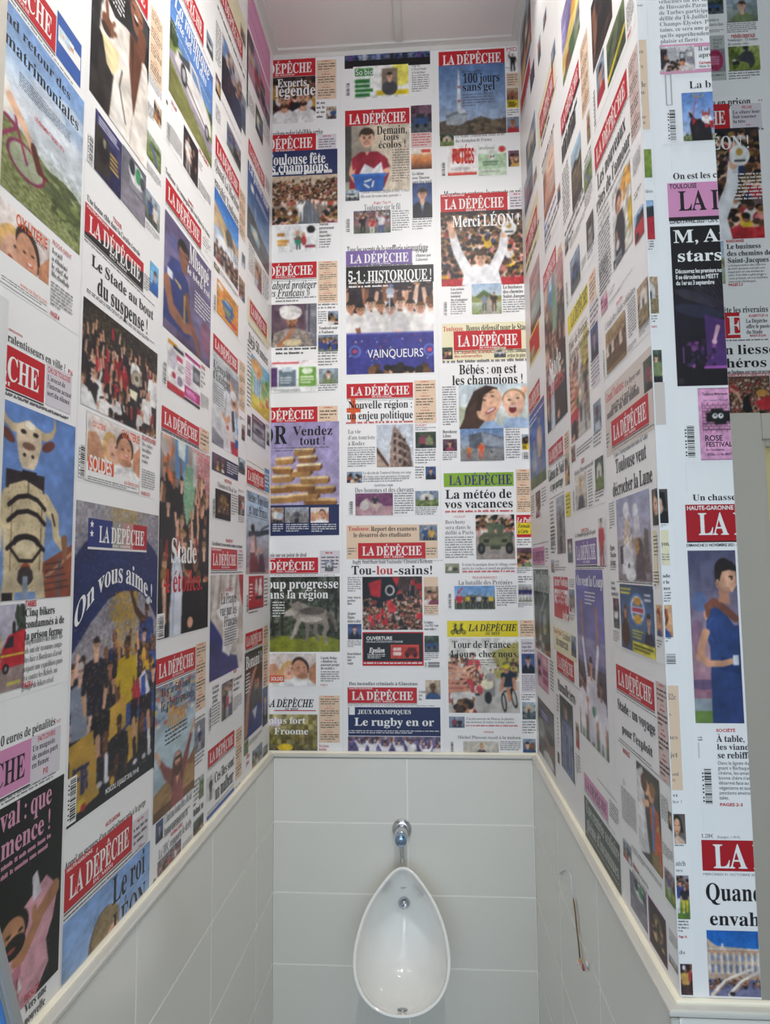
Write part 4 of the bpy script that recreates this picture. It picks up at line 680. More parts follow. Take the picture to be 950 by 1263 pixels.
        c.P([(.4, 1), (.42, .78), (.48, .72), (.62, .72), (.68, .78), (.7, 1)], '8c4a48').N(.3, 30, .42, .74, .68, 1, 'b87468', .4).P([(.5, .76), (.58, .76), (.54, .86)], 'd8a488').E(.54, .68, .11, .1, '5c3828').E(.54, .64, .075, .055, 'd8a488').R(.47, .625, .61, .645, '2a1c18').E(.54, .68, .03, .008, 'a84848').L([(.45, .66), (.42, .82)], .05, '5c3828').L([(.63, .66), (.66, .82)], .05, '5c3828')
    elif k == 'footer': c.bg('8c9098', '6c7078').N(.14, 12).man(.5, .2, .95, top='2c3868', low='e0e0e4', arms='d').R(.3, .12, .5, .36, 'd8d8d8')
    elif k == 'suits':
        c.bg('d8ccc0', '8c94b0', '54546c', '38344c').N(.14, 12).R(.08, .02, .3, .4, '5c7cb0').heads(.3, .1, 1, .4, 18, .09, ('2c2c40', 'c8b8b8', '8c5c5c'))
        c.P([(0, 1), (0, .42), (.16, .34), (.42, .4), (.5, .7), (.56, 1)], '211f30').P([(.5, 1), (.5, .5), (.7, .42), (1, .55), (1, 1)], '2c3050').face(.24, .3, .2, 'd8a888', 'c8c0b8', look=1).face(.6, .34, .2, 'd4a080', '8c8078', look=-1).L([(.2, .5), (.5, .56), (.7, .5)], .12, '262438').E(.72, .5, .06, .03, 'd8a888').R(.3, .52, .34, .8, '7c2c38')
    elif k == 'machine':
        c.bg('2c74c8', '4c8cd4', '9cb4cc', 'd8d8dc', 'd4d8e0').P([(0, .2), (.5, .3), (1, .36), (1, .5), (0, .5)], 'c8a888').R(0, .3, .5, .44, 'b8947c').N(.2, 30, 0, .2, 1, .5)
        c.L([(.02, .5), (.1, .36), (.24, .34), (.4, .46), (.46, .6)], .08, 'd4c090').L([(.3, .4), (.34, .3), (.44, .36)], .06, 'c8b080').E(.6, .42, .16, .12, '6c6050').L([(.54, .46), (.56, .7)], .07, '54483c').L([(.66, .46), (.68, .66)], .06, '54483c').L([(.76, .42), (.9, .6)], .05, '8c7c60').E(.8, .62, .3, .12, 'e0e4ea', 0, .7).E(.4, .66, .3, .1, 'e4e4ea', 0, .7)
        c.heads(0, .72, 1, .98, 70, .08, ('3c3c48', 'a83838', '2c3c5c', 'd0ccc8', '24242c'))
    elif k == 'orangead':
        c.bg('e0943c').E(.5, .5, .3, .1, '2c6ca8').P([(.3, .34), (.72, .3), (.72, .42), (.3, .46)], '2c6ca8').P([(.26, .52), (.74, .5), (.74, .7), (.26, .7)], '2c6ca8').P([(.36, .76), (.68, .76), (.68, .88), (.36, .88)], '345c9c').lines(.34, .35, .68, .42, 1, 'e8ecf0').lines(.32, .54, .7, .68, 2, 'e8d850')
        for i in range(16): c.E(r.random(), r.random(), .05, .018, r.choice(('c8503c', 'f0d8b0', '30507c', 'd06838')), r.random() * 3)
        c.E(.78, .84, .14, .08, 'c84040').E(.14, .14, .12, .09, 'f0e8e0')
    elif k == 'nurse':
        c.bg('c4c8cc', 'ccd0d4', 'd8d8dc').R(.5, .06, 1, .3, '8c8c98').N(.1, 12, .5, .05, 1, .3).P([(0, .82), (.4, .9), (.4, 1), (0, 1)], '8c8c94').N(.2, 30, 0, .8, .4, 1)
        c.P([(.6, .9), (.6, .56), (.72, .44), (.94, .42), (1, .5), (1, .95)], 'dcdee4').P([(.7, .5), (.8, .46), (.86, .7), (.74, .74)], '34343c').L([(.94, .46), (.84, .28), (.66, .2), (.58, .14)], .12, 'd29d7c', .06).L([(.88, .46), (.96, .7)], .05, '4c94d0').E(.78, .36, .11, .09, 'c08a6c').E(.77, .29, .12, .06, 'e8e8ec').R(.68, .31, .84, .33, 'e8e8ec').E(.8, .38, .05, .02, '2a211c')
        c.L([(.5, .34), (.44, .6)], .016, '54545c').L([(.62, .6), (.5, .66), (.36, .6)], .08, 'd29d7c', .05).P([(.44, .7), (.74, .66), (.8, .88), (.6, .94)], 'e4d8d4').P([(.68, .86), (.98, .84), (1, 1), (.72, 1)], 'b02c3c').E(.56, .72, .05, .03, 'c85c58').R(.86, .8, 1, .9, '2c64b0')
    elif k == 'stage': c.bg('1c1614', '2c2420').E(.5, .4, .3, .26, '6c5434').E(.5, .45, .2, .2, 'a88450').heads(.15, .35, .85, .7, 16, .16, ('c8a878', '5c3c2c', '8c3c34', '2c2420')).N(.2, 22).R(0, .8, 1, 1, '1c1612')
    elif k == 'france':
        c.bg('c0b4ac', 'd0c4bc', 'd8d0cc').N(.05, 6)
        for x in (.2, .5, .7): c.L([(x, 0), (x - .12, .4), (x + .05, .7)], .1, 'ded6d0').L([(x + .08, 0), (x, .4)], .05, 'a89c94')
        c.P([(.84, 0), (1, 0), (1, .36), (.92, .24)], 'b02c38').P([(0, .42), (.12, .48), (.3, .6), (.5, .8), (.8, .86), (.86, 1), (0, 1)], '34387c').P([(0, .6), (.2, .7), (.3, 1), (0, 1)], '2a2c68')
        c.P([(.16, .34), (.28, .32), (.3, .24), (.4, .26), (.46, .18), (.56, .16), (.72, .26), (.88, .3), (.84, .44), (.76, .5), (.84, .62), (.8, .7), (.68, .7), (.6, .78), (.56, .84), (.46, .8), (.34, .76), (.36, .6), (.34, .46), (.2, .4)], 'f0eef0')
    elif k == 'standwoman': c.bg('e4e2e2').man(.5, .05, 1.1, top='2c2c34', low='24242c', hair='3c2c24')
    elif k == 'collage':
        c.bg('c886a8', 'c07c9c', 'b8849c')
        for (x, y, w, h, q) in ((.02, .04, .2, .26, '3c2c34'), (.02, .36, .22, .24, 'b8a890'), (.27, .18, .22, .22, '7c94b4'), (.26, .46, .24, .24, '8c3434'), (.54, .3, .2, .2, '4c3430'), (.54, .56, .2, .22, '24242c'), (.77, .36, .22, .26, 'b88ca4'), (.77, .66, .22, .26, '34303c'), (.3, .76, .2, .18, '4c4444')): c.R(x, y, x + w, y + h, q).bust(x + w / 2, y + h * .4, h * .42, r.choice(SKIN), r.choice(HAIR), r.choice(MIX))
    elif k == 'picnight': c.bg('2c488c', '44689c', '7c9cc0', '98b0c4').P([(0, .56), (.3, .6), (.7, .68), (1, .72), (1, 1), (0, 1)], '5c5c60').N(.25, 40, 0, .56, 1, 1).E(.2, .26, .07, .05, 'e8e4d4').P([(.3, .6), (.32, .36), (.34, .36), (.36, .6)], 'b8c0c8').P([(.12, .76), (.4, .7), (.56, .8), (.5, .9), (.16, .84)], '8cb0c4').R(.24, .74, .42, .84, 'd4ccb8')
    elif k == 'drawing':
        c.bg('6cb0d8', '98c8d8', '8cb850', 'd8c83c', 'd8c040').E(.3, .16, .3, .14, 'd8a058').P([(.1, .7), (.12, .34), (.34, .3), (.52, .4), (.5, .7)], 'e8ecf0')
        for x in (.16, .28, .4): c.R(x, .36, x + .06, .72, '4c84c0')
        c.E(.34, .28, .14, .09, 'e8b088').E(.4, .24, .05, .03, 'd8743c').E(.72, .5, .12, .14, '8cb060').E(.72, .36, .08, .06, 'e8b488').E(.86, .66, .08, .09, 'c84838').E(.86, .56, .05, .04, 'e8b488').E(.58, .8, .14, .05, 'e0903c').tree(.9, .3, .14, .1, '5c9c40', 30).N(.06, 20)
    elif k == 'greyad': c.bg('7c7078', '5c5058').R(0, 0, 1, .2, '4c3c48').lines(.08, .05, .8, .15, 1, 'c8c0c8').R(.1, .3, .9, .6, 'b4b0b4').E(.5, .5, .3, .08, '5c5860').R(0, .66, 1, 1, '8c8890').lines(.1, .72, .9, .94, 4, 'd8d4d8')
    elif k == 'river':
        c.bg('a4c4e4', 'b4cce4', 'c0ccdc', 'a8a4b4', '8c8494', '7c7480').L([(.1, .52), (.5, .5), (1, .44)], .06, '3c4450').L([(.5, .5), (.7, .42), (1, .36)], .025, '4c5460').N(.06, 24, 0, .55, 1, .9).P([(0, .93), (.4, .88), (1, .94), (1, 1), (0, 1)], 'a89a94')
        c.P([(.14, .98), (.16, .64), (.24, .5), (.4, .56), (.44, .8), (.6, .98)], '6c2c34').P([(.16, .74), (.18, .54), (.34, .52), (.38, .74)], 'd0a8a0').E(.26, .44, .07, .05, '2a211c').P([(.5, .98), (.56, .76), (.72, .74), (.84, .98)], '2c2c3c').E(.64, .7, .06, .045, 'c08a68').L([(.4, .76), (.48, .7)], .05, 'd8a488')
    elif k == 'whitefig': c.bg('b83038').E(.3, .4, .14, .2, 'ece8e4').E(.3, .16, .1, .12, 'e8e4e0').E(.68, .5, .2, .26, 'ece8e4').E(.7, .16, .14, .14, 'e8e4e0').R(.2, .7, .9, .8, '2c2428')
    elif k == 'arms':
        c.bg('241c1c', '3c2c28', '4c3830').N(.1, 9).P([(.05, 1), (.1, .8), (.3, .7), (.8, .68), (1, .74), (1, 1)], '2c3870').P([(.4, .72), (.7, .7), (.58, .86)], 'c8ccd4').L([(.08, .9), (.2, .5), (.46, .3)], .2, 'a8745c', .12).L([(.46, .3), (.62, .24)], .12, 'a8745c', .1).face(.66, .42, .3, 'b07a5c', '1c1614', beard='1c1614')
    # -- right wall
    elif k == 'babyface': c.bg('b89898', 'a88888', '8c6c70').E(.5, .36, .3, .2, 'c8a098').E(.45, .34, .07, .03, '4c3434').E(.5, .5, .1, .03, 'a84c54').E(.6, .7, .4, .2, '98a8a0').R(0, .86, 1, 1, '5c2028')
    elif k == 'bluetwo': c.bg('3c54a8', '4468b4', '5c7cb4').man(.3, .36, .8, top='8c98b0', low='6c7884').man(.66, .14, .95, top='c8a890', low='8c5c5c', skin='c89478').R(0, .86, 1, 1, '54644c').N(.1, 10)
    elif k == 'stadium': c.bg('344438', '3c4c40', '24302c').N(.2, 14).R(0, .04, 1, .24, '465448').man(.4, .46, .6, top='5c6c9c', low='c8c8c8').man(.68, .44, .6, top='8c98a0', low='34345c').L([(.5, .5), (.8, .3)], .03, 'b8b8c0').heads(0, .84, 1, 1, 16, .1, MIX)
    elif k == 'pinkad2': c.bg('d49ab0').E(.2, .3, .14, .1, '34303c').E(.24, .6, .12, .09, '3c3444').R(.5, .4, .95, .56, '9c4068').R(.5, .62, .95, .8, '9c4068').lines(.5, .1, .95, .3, 3, 'f0d8e0')
    elif k == 'greyport': c.bg('5c5450', '6c645c', '746c68').R(.15, .14, .75, .3, '4c4468').lines(.2, .16, .7, .28, 2, 'b0a8c8').E(.7, .6, .24, .2, '8c6858').E(.72, .5, .22, .1, '3a322e').E(.6, .92, .3, .12, 'c8c4c4').E(.2, .5, .2, .16, '98948c')
    elif k == 'faces': c.bg('d8ccc4', 'c8b8ac', 'b89888').E(.7, .4, .34, .24, 'e4bca4').E(.3, .56, .3, .22, 'd8a088').E(.62, .34, .05, .015, '3c2820').E(.84, .34, .05, .015, '3c2820').E(.7, .52, .1, .02, 'b04c4c').E(.3, .5, .05, .015, '3c2820').P([(0, .3), (.2, .2), (.3, .4), (.05, .8), (0, .8)], '8c5c44').R(0, .86, 1, 1, 'a86c54')
    elif k == 'bluejersey': c.bg('343c34', '4c4c44').N(.2, 10).P([(.1, 1), (.12, .44), (.4, .24), (.8, .3), (.94, .6), (.9, 1)], '3c4878'); [c.L([(.2 + i * .16, .34), (.16 + i * .18, .98)], .05, 'c8ccd8') for i in range(5)]; c.face(.5, .16, .24, 'c89478', '4c3424').L([(.36, .4), (.6, .6), (.5, .9)], .1, '5c5048')
    elif k == 'festival': c.bg('8c84b0', '6c6494', '7c8c5c').P([(0, .6), (1, .3), (1, .62), (0, .9)], 'd8c070').P([(0, 0), (.3, 0), (.2, .5), (0, .6)], 'a498c8').N(.2, 12).E(.7, .4, .16, .12, 'c89448').R(.4, .7, .7, 1, '4c6c4c').E(.3, .85, .14, .1, '8c4c44')
    elif k == 'gate': c.bg('98b8cc', 'a8bcc8', '5c5c54', '4c4840').P([(0, .3), (.4, .24), (.7, .36), (1, .28), (1, .9), (0, 1)], '3c3834'); [c.L([(.08 + i * .14, .36 + .04 * (i % 3)), (.2 + i * .12, .8)], .03, 'b89c5c') for i in range(7)]; c.L([(.1, .5), (.4, .4), (.6, .6), (.9, .44)], .03, 'c8ac6c').N(.1, 20)
    elif k == 'bwport': c.bg('5c5a58', '484644').E(.5, .42, .22, .2, 'b4b0ac').E(.5, .3, .24, .14, '34322f').E(.5, .85, .36, .24, '8c8884')
    elif k == 'redman': c.bg('d6d6da').man(.42, .0, 1.25, top='b43440', low='9c2c38', skin='c89478')
    elif k == 'coupe':
        c.bg('6460a0', '6c68a8', '746ea4', '68607c', '7c7478').R(.0, .4, 1, .52, '8c88ac'); [c.L([(i * .1, .4), (i * .1, .6)], .006, '5c5880') for i in range(11)]; c.R(0, .55, 1, .72, '544c5c').N(.16, 30, 0, .54, 1, .74).heads(0, .6, 1, .74, 30, .04, ('3c3848', 'b4b0bc', '8c5c5c')).R(0, .84, 1, 1, '5c7450')
        for x, y in ((.2, .24), (.74, .26)): c.E(x, y - .03, .035, .03, 'a87050').L([(x, y), (x + .02, y + .2)], .06, 'b07c5c', .05)
        c.L([(.22, .42), (.34, .62)], .07, 'e8e6ec').L([(.76, .44), (.66, .62)], .08, 'e8e6ec')
        for x, y, h in ((.5, .5, .72), (.14, .62, .6), (.82, .6, .62)): c.man(x, y, h, r.choice(('d29d80', 'b87a5c')), 'e8e6ee', 'd8d6e0', legs=1, arms='d')
        c.P([(.34, .98), (.38, .66), (.6, .66), (.62, .98)], 'dcdae6').E(.55, .8, .05, .03, '3c8c60').L([(.14, .72), (.3, .76)], .07, 'e0dee8').E(.33, .76, .05, .02, 'c89070')
    elif k == 'darkstage': c.bg('342c2c', '2c2424', '3c2c28').N(.2, 12).P([(.05, .2), (.2, .1), (.3, .5), (.1, .9)], '8c5c44').E(.7, .2, .2, .12, 'b4b0b8').E(.5, .14, .1, .06, 'a8343c').R(.3, .5, .9, .8, '1c1a1e')
    elif k == 'greenfield': c.bg('6c7c58', '4c5c3c', '38442c').N(.2, 24).P([(.04, .3), (.3, .1), (.8, .1), (.9, .5), (.4, .9), (.05, .7)], '3c4830').P([(0, .8), (1, .56), (1, .68), (0, .94)], 'd0b83c'); [c.L([(.1 + i * .1, .7), (.5 + i * .12, .12)], .02, 'c8ccb8') for i in range(3)]
    elif k == 'flowerlady':
        c.bg('d8dcdc', 'e4e4e0', 'd8d4c8').tree(.78, .22, .26, .18, 'e0a04c', 50).tree(.86, .5, .2, .2, 'e8e4dc', 40).tree(.2, .2, .2, .16, 'dcdcd8', 30).P([(.8, .5), (1, .44), (1, .8), (.84, .84)], 'd8b43c').tree(.64, .78, .2, .12, 'd8dcc8', 30)
        c.P([(.08, 1), (.12, .52), (.3, .4), (.56, .42), (.66, .62), (.6, 1)], '34303a').E(.36, .26, .17, .15, '4c342c').E(.37, .31, .125, .11, 'd29c80').E(.42, .3, .02, .01, '2a1c18').E(.32, .3, .02, .01, '2a1c18').E(.38, .36, .05, .015, 'a84c48').L([(.2, .6), (.24, .74)], .07, 'd8a488').E(.24, .78, .1, .06, 'e8e4e0')
    elif k == 'redcar': c.bg('98b8dc', 'b8ccdc', '8c8c94').P([(0, .5), (.2, .34), (.7, .3), (1, .4), (1, 1), (0, 1)], 'b82c3c').P([(.1, .46), (.3, .2), (1, .14), (1, .4), (.5, .46)], '2c343c').E(.4, .2, .14, .1, '3c4c5c').E(.3, .84, .2, .14, '2a2428').L([(0, .62), (1, .6)], .03, '8c1c28')
    elif k == 'rowpeople': c.bg('a89068', '8c7450', '6c5438').N(.1, 10); [c.man(.1 + i * .135, .22 + .03 * (i % 2), .72, r.choice(SKIN[:4]), r.choice(('5c4434', '34302c', 'd8d0c0', '7c6444')), '4c3828') for i in range(7)]; c.R(0, .92, 1, 1, '8c6c3c')
    elif k == 'moon':
        c.bg('9ca0bc', 'a8a8c0', 'b0a8b0', '8c8084').R(0, .5, 1, .56, 'a09898').P([(.2, .7), (.26, .3), (.4, .2), (.46, .5), (.44, .7)], 'c8b8a8').N(.3, 20, .2, .2, .5, .7).P([(.56, .4), (.66, .3), (.7, .5), (.6, .56)], 'c0b4a8').E(.32, .16, .09, .1, 'e4e2e8').E(.6, .2, .08, .09, 'd8d8e0').P([(.54, .5), (.56, .26), (.7, .26), (.74, .5)], 'd0ccd4')
        c.P([(.14, .92), (.16, .62), (.34, .54), (.5, .66), (.52, .92)], 'e4e4ea').E(.4, .92, .16, .08, 'ececf0').R(.1, .58, .18, .8, '3c3c44').P([(.56, .98), (.6, .56), (.7, .5), (.8, .6), (.84, .98)], '5c5054').P([(.8, .9), (.84, .4), (.94, .44), (.98, .9)], '6c6060').E(.62, .6, .06, .1, 'b88c50').N(.12, 34, 0, .5, 1, 1).E(.36, .82, .03, .03, '4c4c54')
    elif k == 'darkport': c.bg('54504c', '3c3a38').E(.42, .42, .3, .32, 'd0a890').P([(.4, .06), (.8, .1), (.9, .6), (.66, .5), (.6, .3), (.3, .2)], '17161a').P([(.2, 1), (.4, .76), (.8, .62), (1, .7), (1, 1)], '15151a').E(.36, .4, .06, .02, '2a1c18').E(.3, .6, .07, .02, 'a05048').E(.24, .48, .05, .05, 'd0a890')
    elif k == 'redhair': c.bg('d8b088', 'd4a47c', 'c88c64').E(.42, .38, .3, .26, '6c3424').tree(.42, .32, .28, .2, '7c3c28', 30).E(.36, .45, .17, .2, 'e4b89c').E(.3, .42, .03, .015, '3c2820').E(.34, .54, .06, .015, 'b05048').P([(.1, 1), (.2, .8), (.5, .72), (.8, .86), (.9, 1)], '34508c').R(.28, .66, .42, .82, 'e0b094')
    elif k == 'musicad': c.bg('3c5074', '4c6c94', '3c5074').E(.55, .36, .24, .24, '5c84bc').E(.55, .36, .2, .2, 'e8ecf0').E(.55, .36, .17, .17, '4c78b4').R(.36, .32, .76, .42, 'd8d4e0').R(.4, .34, .72, .4, 'b83c58').E(.55, .24, .12, .06, 'd89c3c').E(.55, .5, .12, .07, 'd8a43c').lines(.02, .04, .4, .16, 2, 'd8d048').lines(.76, .1, .98, .24, 2, 'e0e0e8').bust(.16, .42, .22, 'd8a484', '5c3424', '4c2c24', long=True).bust(.86, .5, .22, 'd8a484', '2a211c', '2c2c3c').P([(.36, .84), (1, .84), (1, 1), (.36, 1)], 'd8d040').lines(.4, .87, .96, .97, 2, '4c4c1c').lines(.38, .66, .74, .8, 3, 'c8c048')
    elif k == 'bride': c.bg('4c4840', '3c3a32', '4a463a').P([(.0, .1), (.3, .0), (.36, .5), (.5, .9), (.1, 1), (0, 1)], 'd8d8da').L([(.14, .2), (.2, .7)], .16, 'e8e8ea').P([(.56, .4), (.7, .3), (.92, .36), (1, .6), (1, .98), (.66, .94)], 'c8582c').L([(.74, .34), (.66, .8)], .09, '4c84c8').E(.42, .2, .14, .09, 'dcae90').E(.34, .17, .14, .1, '5c3c28').E(.64, .22, .14, .1, 'd29c7c').E(.7, .17, .13, .08, '8c6438').L([(.3, .4), (.5, .36)], .1, 'dcae90').P([(.6, .86), (.9, .8), (1, 1), (.6, 1)], '8c7448').L([(.92, .5), (.84, .56)], .04, 'd8b850')
    elif k == 'soccer': c.bg('8c8490', '8c7c80', '6c8c3c', '5c7c34').R(.3, .3, 1, .42, 'a83c40').heads(0, .06, 1, .3, 14, .1, ('5c5464', '8c5c64')).man(.3, .12, .75, top='3c4c8c', low='e0e0e4').E(.66, .46, .1, .07, 'd8c02c').man(.64, .24, .6, top='2c2c30', low='d8c02c', legs=1).N(.08, 20)
    # -- pier and door wall
    elif k == 'penguin': c.bg('7c9440', '84983c', '6c8438').P([(.12, 1), (.14, .3), (.26, .16), (.4, .3), (.44, 1)], '1c1e28').P([(.1, .9), (.12, .4), (.22, .4), (.22, .9)], 'e4e4e8').E(.22, .16, .07, .07, 'e8e8ec').N(.06, 24)
    elif k == 'woman': c.bg('5c5450', '7c746c').E(.46, .36, .3, .34, '2c221e').E(.44, .42, .22, .28, 'd8a888').E(.34, .38, .05, .018, '2a1c18').E(.54, .38, .05, .018, '2a1c18').E(.42, .58, .08, .025, 'a85048').E(.42, .48, .03, .04, 'c8947a').P([(.1, 1), (.2, .84), (.4, .72), (.56, .74), (.9, .9), (.95, 1)], 'd0b4a0').L([(.7, .3), (.8, .6)], .14, '2c221e').R(.0, .0, .08, 1, '3c3a40')
    elif k == 'goldman': c.bg('38282c', '30242c', '443034').N(.14, 10).man(.44, .12, 1.0, top='c89c54', low='4c3430', skin='8a5a40', arms='r').E(.3, .12, .14, .08, 'd8d8dc').E(.8, .4, .14, .2, 'a83c40')
    elif k == 'market': c.bg('d8d4d4', 'b4acac', 'a89ca0').R(.0, .1, .2, .9, '3c3438').P([(.04, .2), (.18, .14), (.2, .5), (.06, .7)], '24202a').E(.16, .44, .06, .12, '8c5c44').R(.2, .05, .46, .5, 'a8a8a8').R(.56, .25, .72, .66, '3c3c44').R(.58, .3, .7, .5, 'b8c0c4').P([(.74, .2), (.96, .18), (.98, .76), (.76, .74)], '8c8890').R(.78, .24, .94, .44, 'd8d4cc').P([(.2, .62), (.7, .66), (.96, .8), (.96, 1), (0, 1)], 'c8bcb8').E(.64, .7, .05, .1, 'd87838').heads(.22, .6, .55, .95, 14, .14, ('8c7c84', 'c8b8b4', '5c4c54')).N(.18, 24)
    elif k == 'devil':
        c.bg('5c84c8', '8ca8d8', 'b8c4dc').tree(.15, .95, .16, .1, '6c7448', 40).tree(.9, .96, .14, .08, '8c8440', 30)
        c.L([(.3, .56), (.36, .3), (.46, .06)], .02, 'c83c34').L([(.34, .02), (.34, .08), (.6, .1), (.68, .0)], .025, 'c8a848').L([(.46, .06), (.5, .0)], .02, 'c8a848')
        c.P([(.26, 1), (.2, .66), (.28, .5), (.36, .6), (.5, .54), (.64, .6), (.82, .7), (.86, 1)], '1f1c22').L([(.46, .62), (.3, .54), (.22, .42)], .1, '1f1c22', .07).L([(.24, .5), (.23, .42)], .07, '2c2226').E(.24, .4, .035, .025, 'd8a888').P([(.26, .5), (.4, .58), (.3, .68)], 'b02830').P([(.4, .62), (.5, .66), (.44, .98), (.34, .9)], '2a2228')
        c.L([(.6, .5), (.6, .38)], .03, 'a83c34').L([(.78, .5), (.8, .36)], .03, 'a83c34').E(.69, .48, .1, .06, 'b04438').E(.71, .56, .15, .08, 'ecebea').E(.72, .61, .1, .06, 'e4e2e0').E(.66, .5, .02, .01, '1c1214').E(.76, .5, .02, .01, '1c1214').L([(.64, .54), (.74, .53)], .02, 'c85044').E(.7, .7, .06, .05, 'a82c34').P([(.78, .6), (.92, .6), (.9, .76), (.8, .74)], 'a83430')
    elif k == 'concert':
        c.bg('0e0d11', '141218', '131119', '1a1322', '17121e', '0c0b0e').E(.55, .46, .55, .035, '4c4c5c', .35, .5).E(.5, .54, .5, .04, '38405c', .2, .5).P([(.3, .34), (1, .5), (1, .56), (.2, .34)], '2a2434').P([(.6, .56), (1, .6), (1, .9), (.62, .88)], '4a2c68').L([(.86, .64), (.78, .72)], .09, 'd8a8b8', .06).E(.78, .73, .05, .018, 'd8a8b8')
        for i in range(40): c.E(.2 + .6 * r.random(), .72 + .16 * r.random(), .02 + .03 * r.random(), .006 + .014 * r.random(), r.choice(('5c2c6c', '2c1c34', '1c1824', '8c4c8c', '34244c')))
        c.R(.14, .76, .17, .86, '6c3c7c').E(.36, .77, .05, .02, '6c3c74').R(.55, .88, 1, .895, 'a85cb0').R(0, .9, 1, 1, '121016').E(.08, .97, .06, .02, '2c2a30')
        for i in range(8): c.L([(.3 + i * .1, .33), (.6 + i * .1, .4 + .02 * i)], .006, '8c84a8')
    elif k == 'rosefest':
        p, d = 'd895bc', '2a1c26'
        c.bg('dc9fc4').R(.1, .2, .95, .62, d)
        for j in range(10):
            y = .205 + j * .042
            for i in range(-1, 7):
                x = .11 + i * .145 + (j % 2) * .07; c.R(max(x, .11), y, min(x + .135, .945), y + .034, p)
        c.P([(.2, .34), (.34, .34), (.34, .29), (.66, .29), (.66, .33), (.9, .33), (.9, .47), (.74, .47), (.74, .51), (.42, .51), (.42, .47), (.2, .47)], '0e0c10')
        for x in (.44, .6): c.E(x, .39, .075, .075 / c.asp, 'f0f0ee').E(x + .01, .385, .03, .03 / c.asp, '0e0c10')
        c.R(0, 0, 1, .004, '5c3c50').R(0, .996, 1, 1, '5c3c50').R(0, 0, .004, 1, '5c3c50')
    elif k == 'hug':
        c.bg('50506c', '686480', '8c7c90', 'b49098', 'a8788c', '8c5c68').N(.06, 5).E(.2, .3, .16, .06, '4c70a8', 0, .6).E(.12, .5, .12, .1, '8c5c7c', 0, .5).E(.2, .78, .3, .03, '544c74', 0, .7).R(0, .86, .5, .93, '98a0a8').R(0, .93, 1, 1, '6c8844')
        nv = '2c4478'
        c.P([(.36, 1), (.38, .56), (.3, .5), (.34, .38), (.46, .32), (.7, .36), (.9, .44), (1, .44), (1, 1)], nv).P([(.5, .66), (.62, .62), (1, .66), (1, .72), (.6, .7)], '22366a').P([(.48, 1), (.5, .84), (1, .8), (1, 1)], '2a4074').L([(.5, .83), (1, .79)], .012, '1c2c58')
        c.L([(.3, .48), (.2, .56), (.16, .62), (.34, .66), (.62, .66), (.9, .64)], .17, 'cf9878', .12).R(.84, .61, .96, .67, 'd8dce4').E(.2, .6, .07, .04, 'cf9878')
        c.L([(.38, .33), (.5, .3), (.66, .33), (.94, .4)], .17, '7c4a3c', .15).E(.32, .38, .04, .03, 'd8a088').E(.36, .36, .05, .035, '7c4a3c')
        c.P([(.62, .2), (.82, .22), (.84, .32), (.6, .3)], 'b88268').E(.74, .12, .2, .075, '251f1e').P([(.54, .14), (.6, .08), (.6, .2), (.56, .2)], '2c2422').E(.8, .165, .185, .075, 'd8a486').P([(.66, .14), (.98, .12), (1, .2), (.9, .245), (.72, .23)], 'd8a486').P([(.56, .14), (.58, .09), (.72, .055), (.92, .065), (1, .1), (1, .125), (.84, .115), (.7, .125), (.66, .16), (.63, .2), (.58, .2)], '231d1c')
        c.E(.6, .195, .04, .026, 'cf9878').E(.6, .197, .02, .014, 'a87860').E(.88, .155, .05, .006, '2a1c18').E(.9, .168, .022, .006, '2a1c18').P([(.96, .16), (1, .19), (1, .2), (.95, .2)], 'c08c70').E(.76, .235, .1, .02, '9c7460', 0, .7).E(.72, .2, .06, .04, 'c08c70', 0, .5)
        for p in ([(.42, .46), (.5, .54), (.52, .6)], [(.58, .44), (.62, .56)], [(.8, .5), (.78, .58)], [(.5, .72), (.56, .78), (.54, .82)], [(.7, .72), (.74, .8)], [(.56, .86), (.54, .96)], [(.8, .84), (.84, .98)]): c.L(p, .022, '22366a', .008)
        c.L([(.36, .44), (.42, .4), (.5, .4)], .02, '3c5894').L([(.36, .5), (.46, .53)], .02, '3c5894')
    elif k == 'capitole':
        c.bg('1c64b8', '2c74c4', '4484cc').P([(0, .12), (.1, .2), (.2, .24), (1, .28), (1, .8), (0, .8)], 'c4ac98').P([(0, .12), (.08, .18), (.16, .23), (.16, .26), (0, .2)], 'd0b8a4').R(.26, .2, .3, .27, 'd8ccc4').R(0, .27, 1, .3, 'c8c0b8').R(0, .3, 1, .315, 'b8704c')
        for i in range(9):
            x = .02 + i * .11; c.R(x, .34, x + .03, .66, 'd8d0c8').R(x + .045, .37, x + .085, .46, '7c90b0').R(x + .045, .52, x + .085, .64, '6c80a4')
            c.P([(x + .035, .34), (x + .095, .34), (x + .095, .36), (x + .035, .36)], 'b87c60')
        c.R(0, .66, 1, .74, 'b49c8c').R(0, .74, 1, 1, '6c6c8c').heads(0, .72, 1, .84, 40, .05, ('3c3c50', '8c5c50', '54546c', '24242c')).N(.08, 40, 0, .7, 1, 1)
        for s0 in (0, .3): c.L([(.06 + s0 * 1.05, .98), (.12 + s0, .92), (.3 + s0, .76), (.55 + s0 * .9, .66), (.8 + s0 * .6, .58)], .065, 'e0d4c8', .04).L([(.09 + s0 * 1.05, 1.0), (.32 + s0, .795), (.58 + s0 * .9, .69)], .016, 'b88c6c')
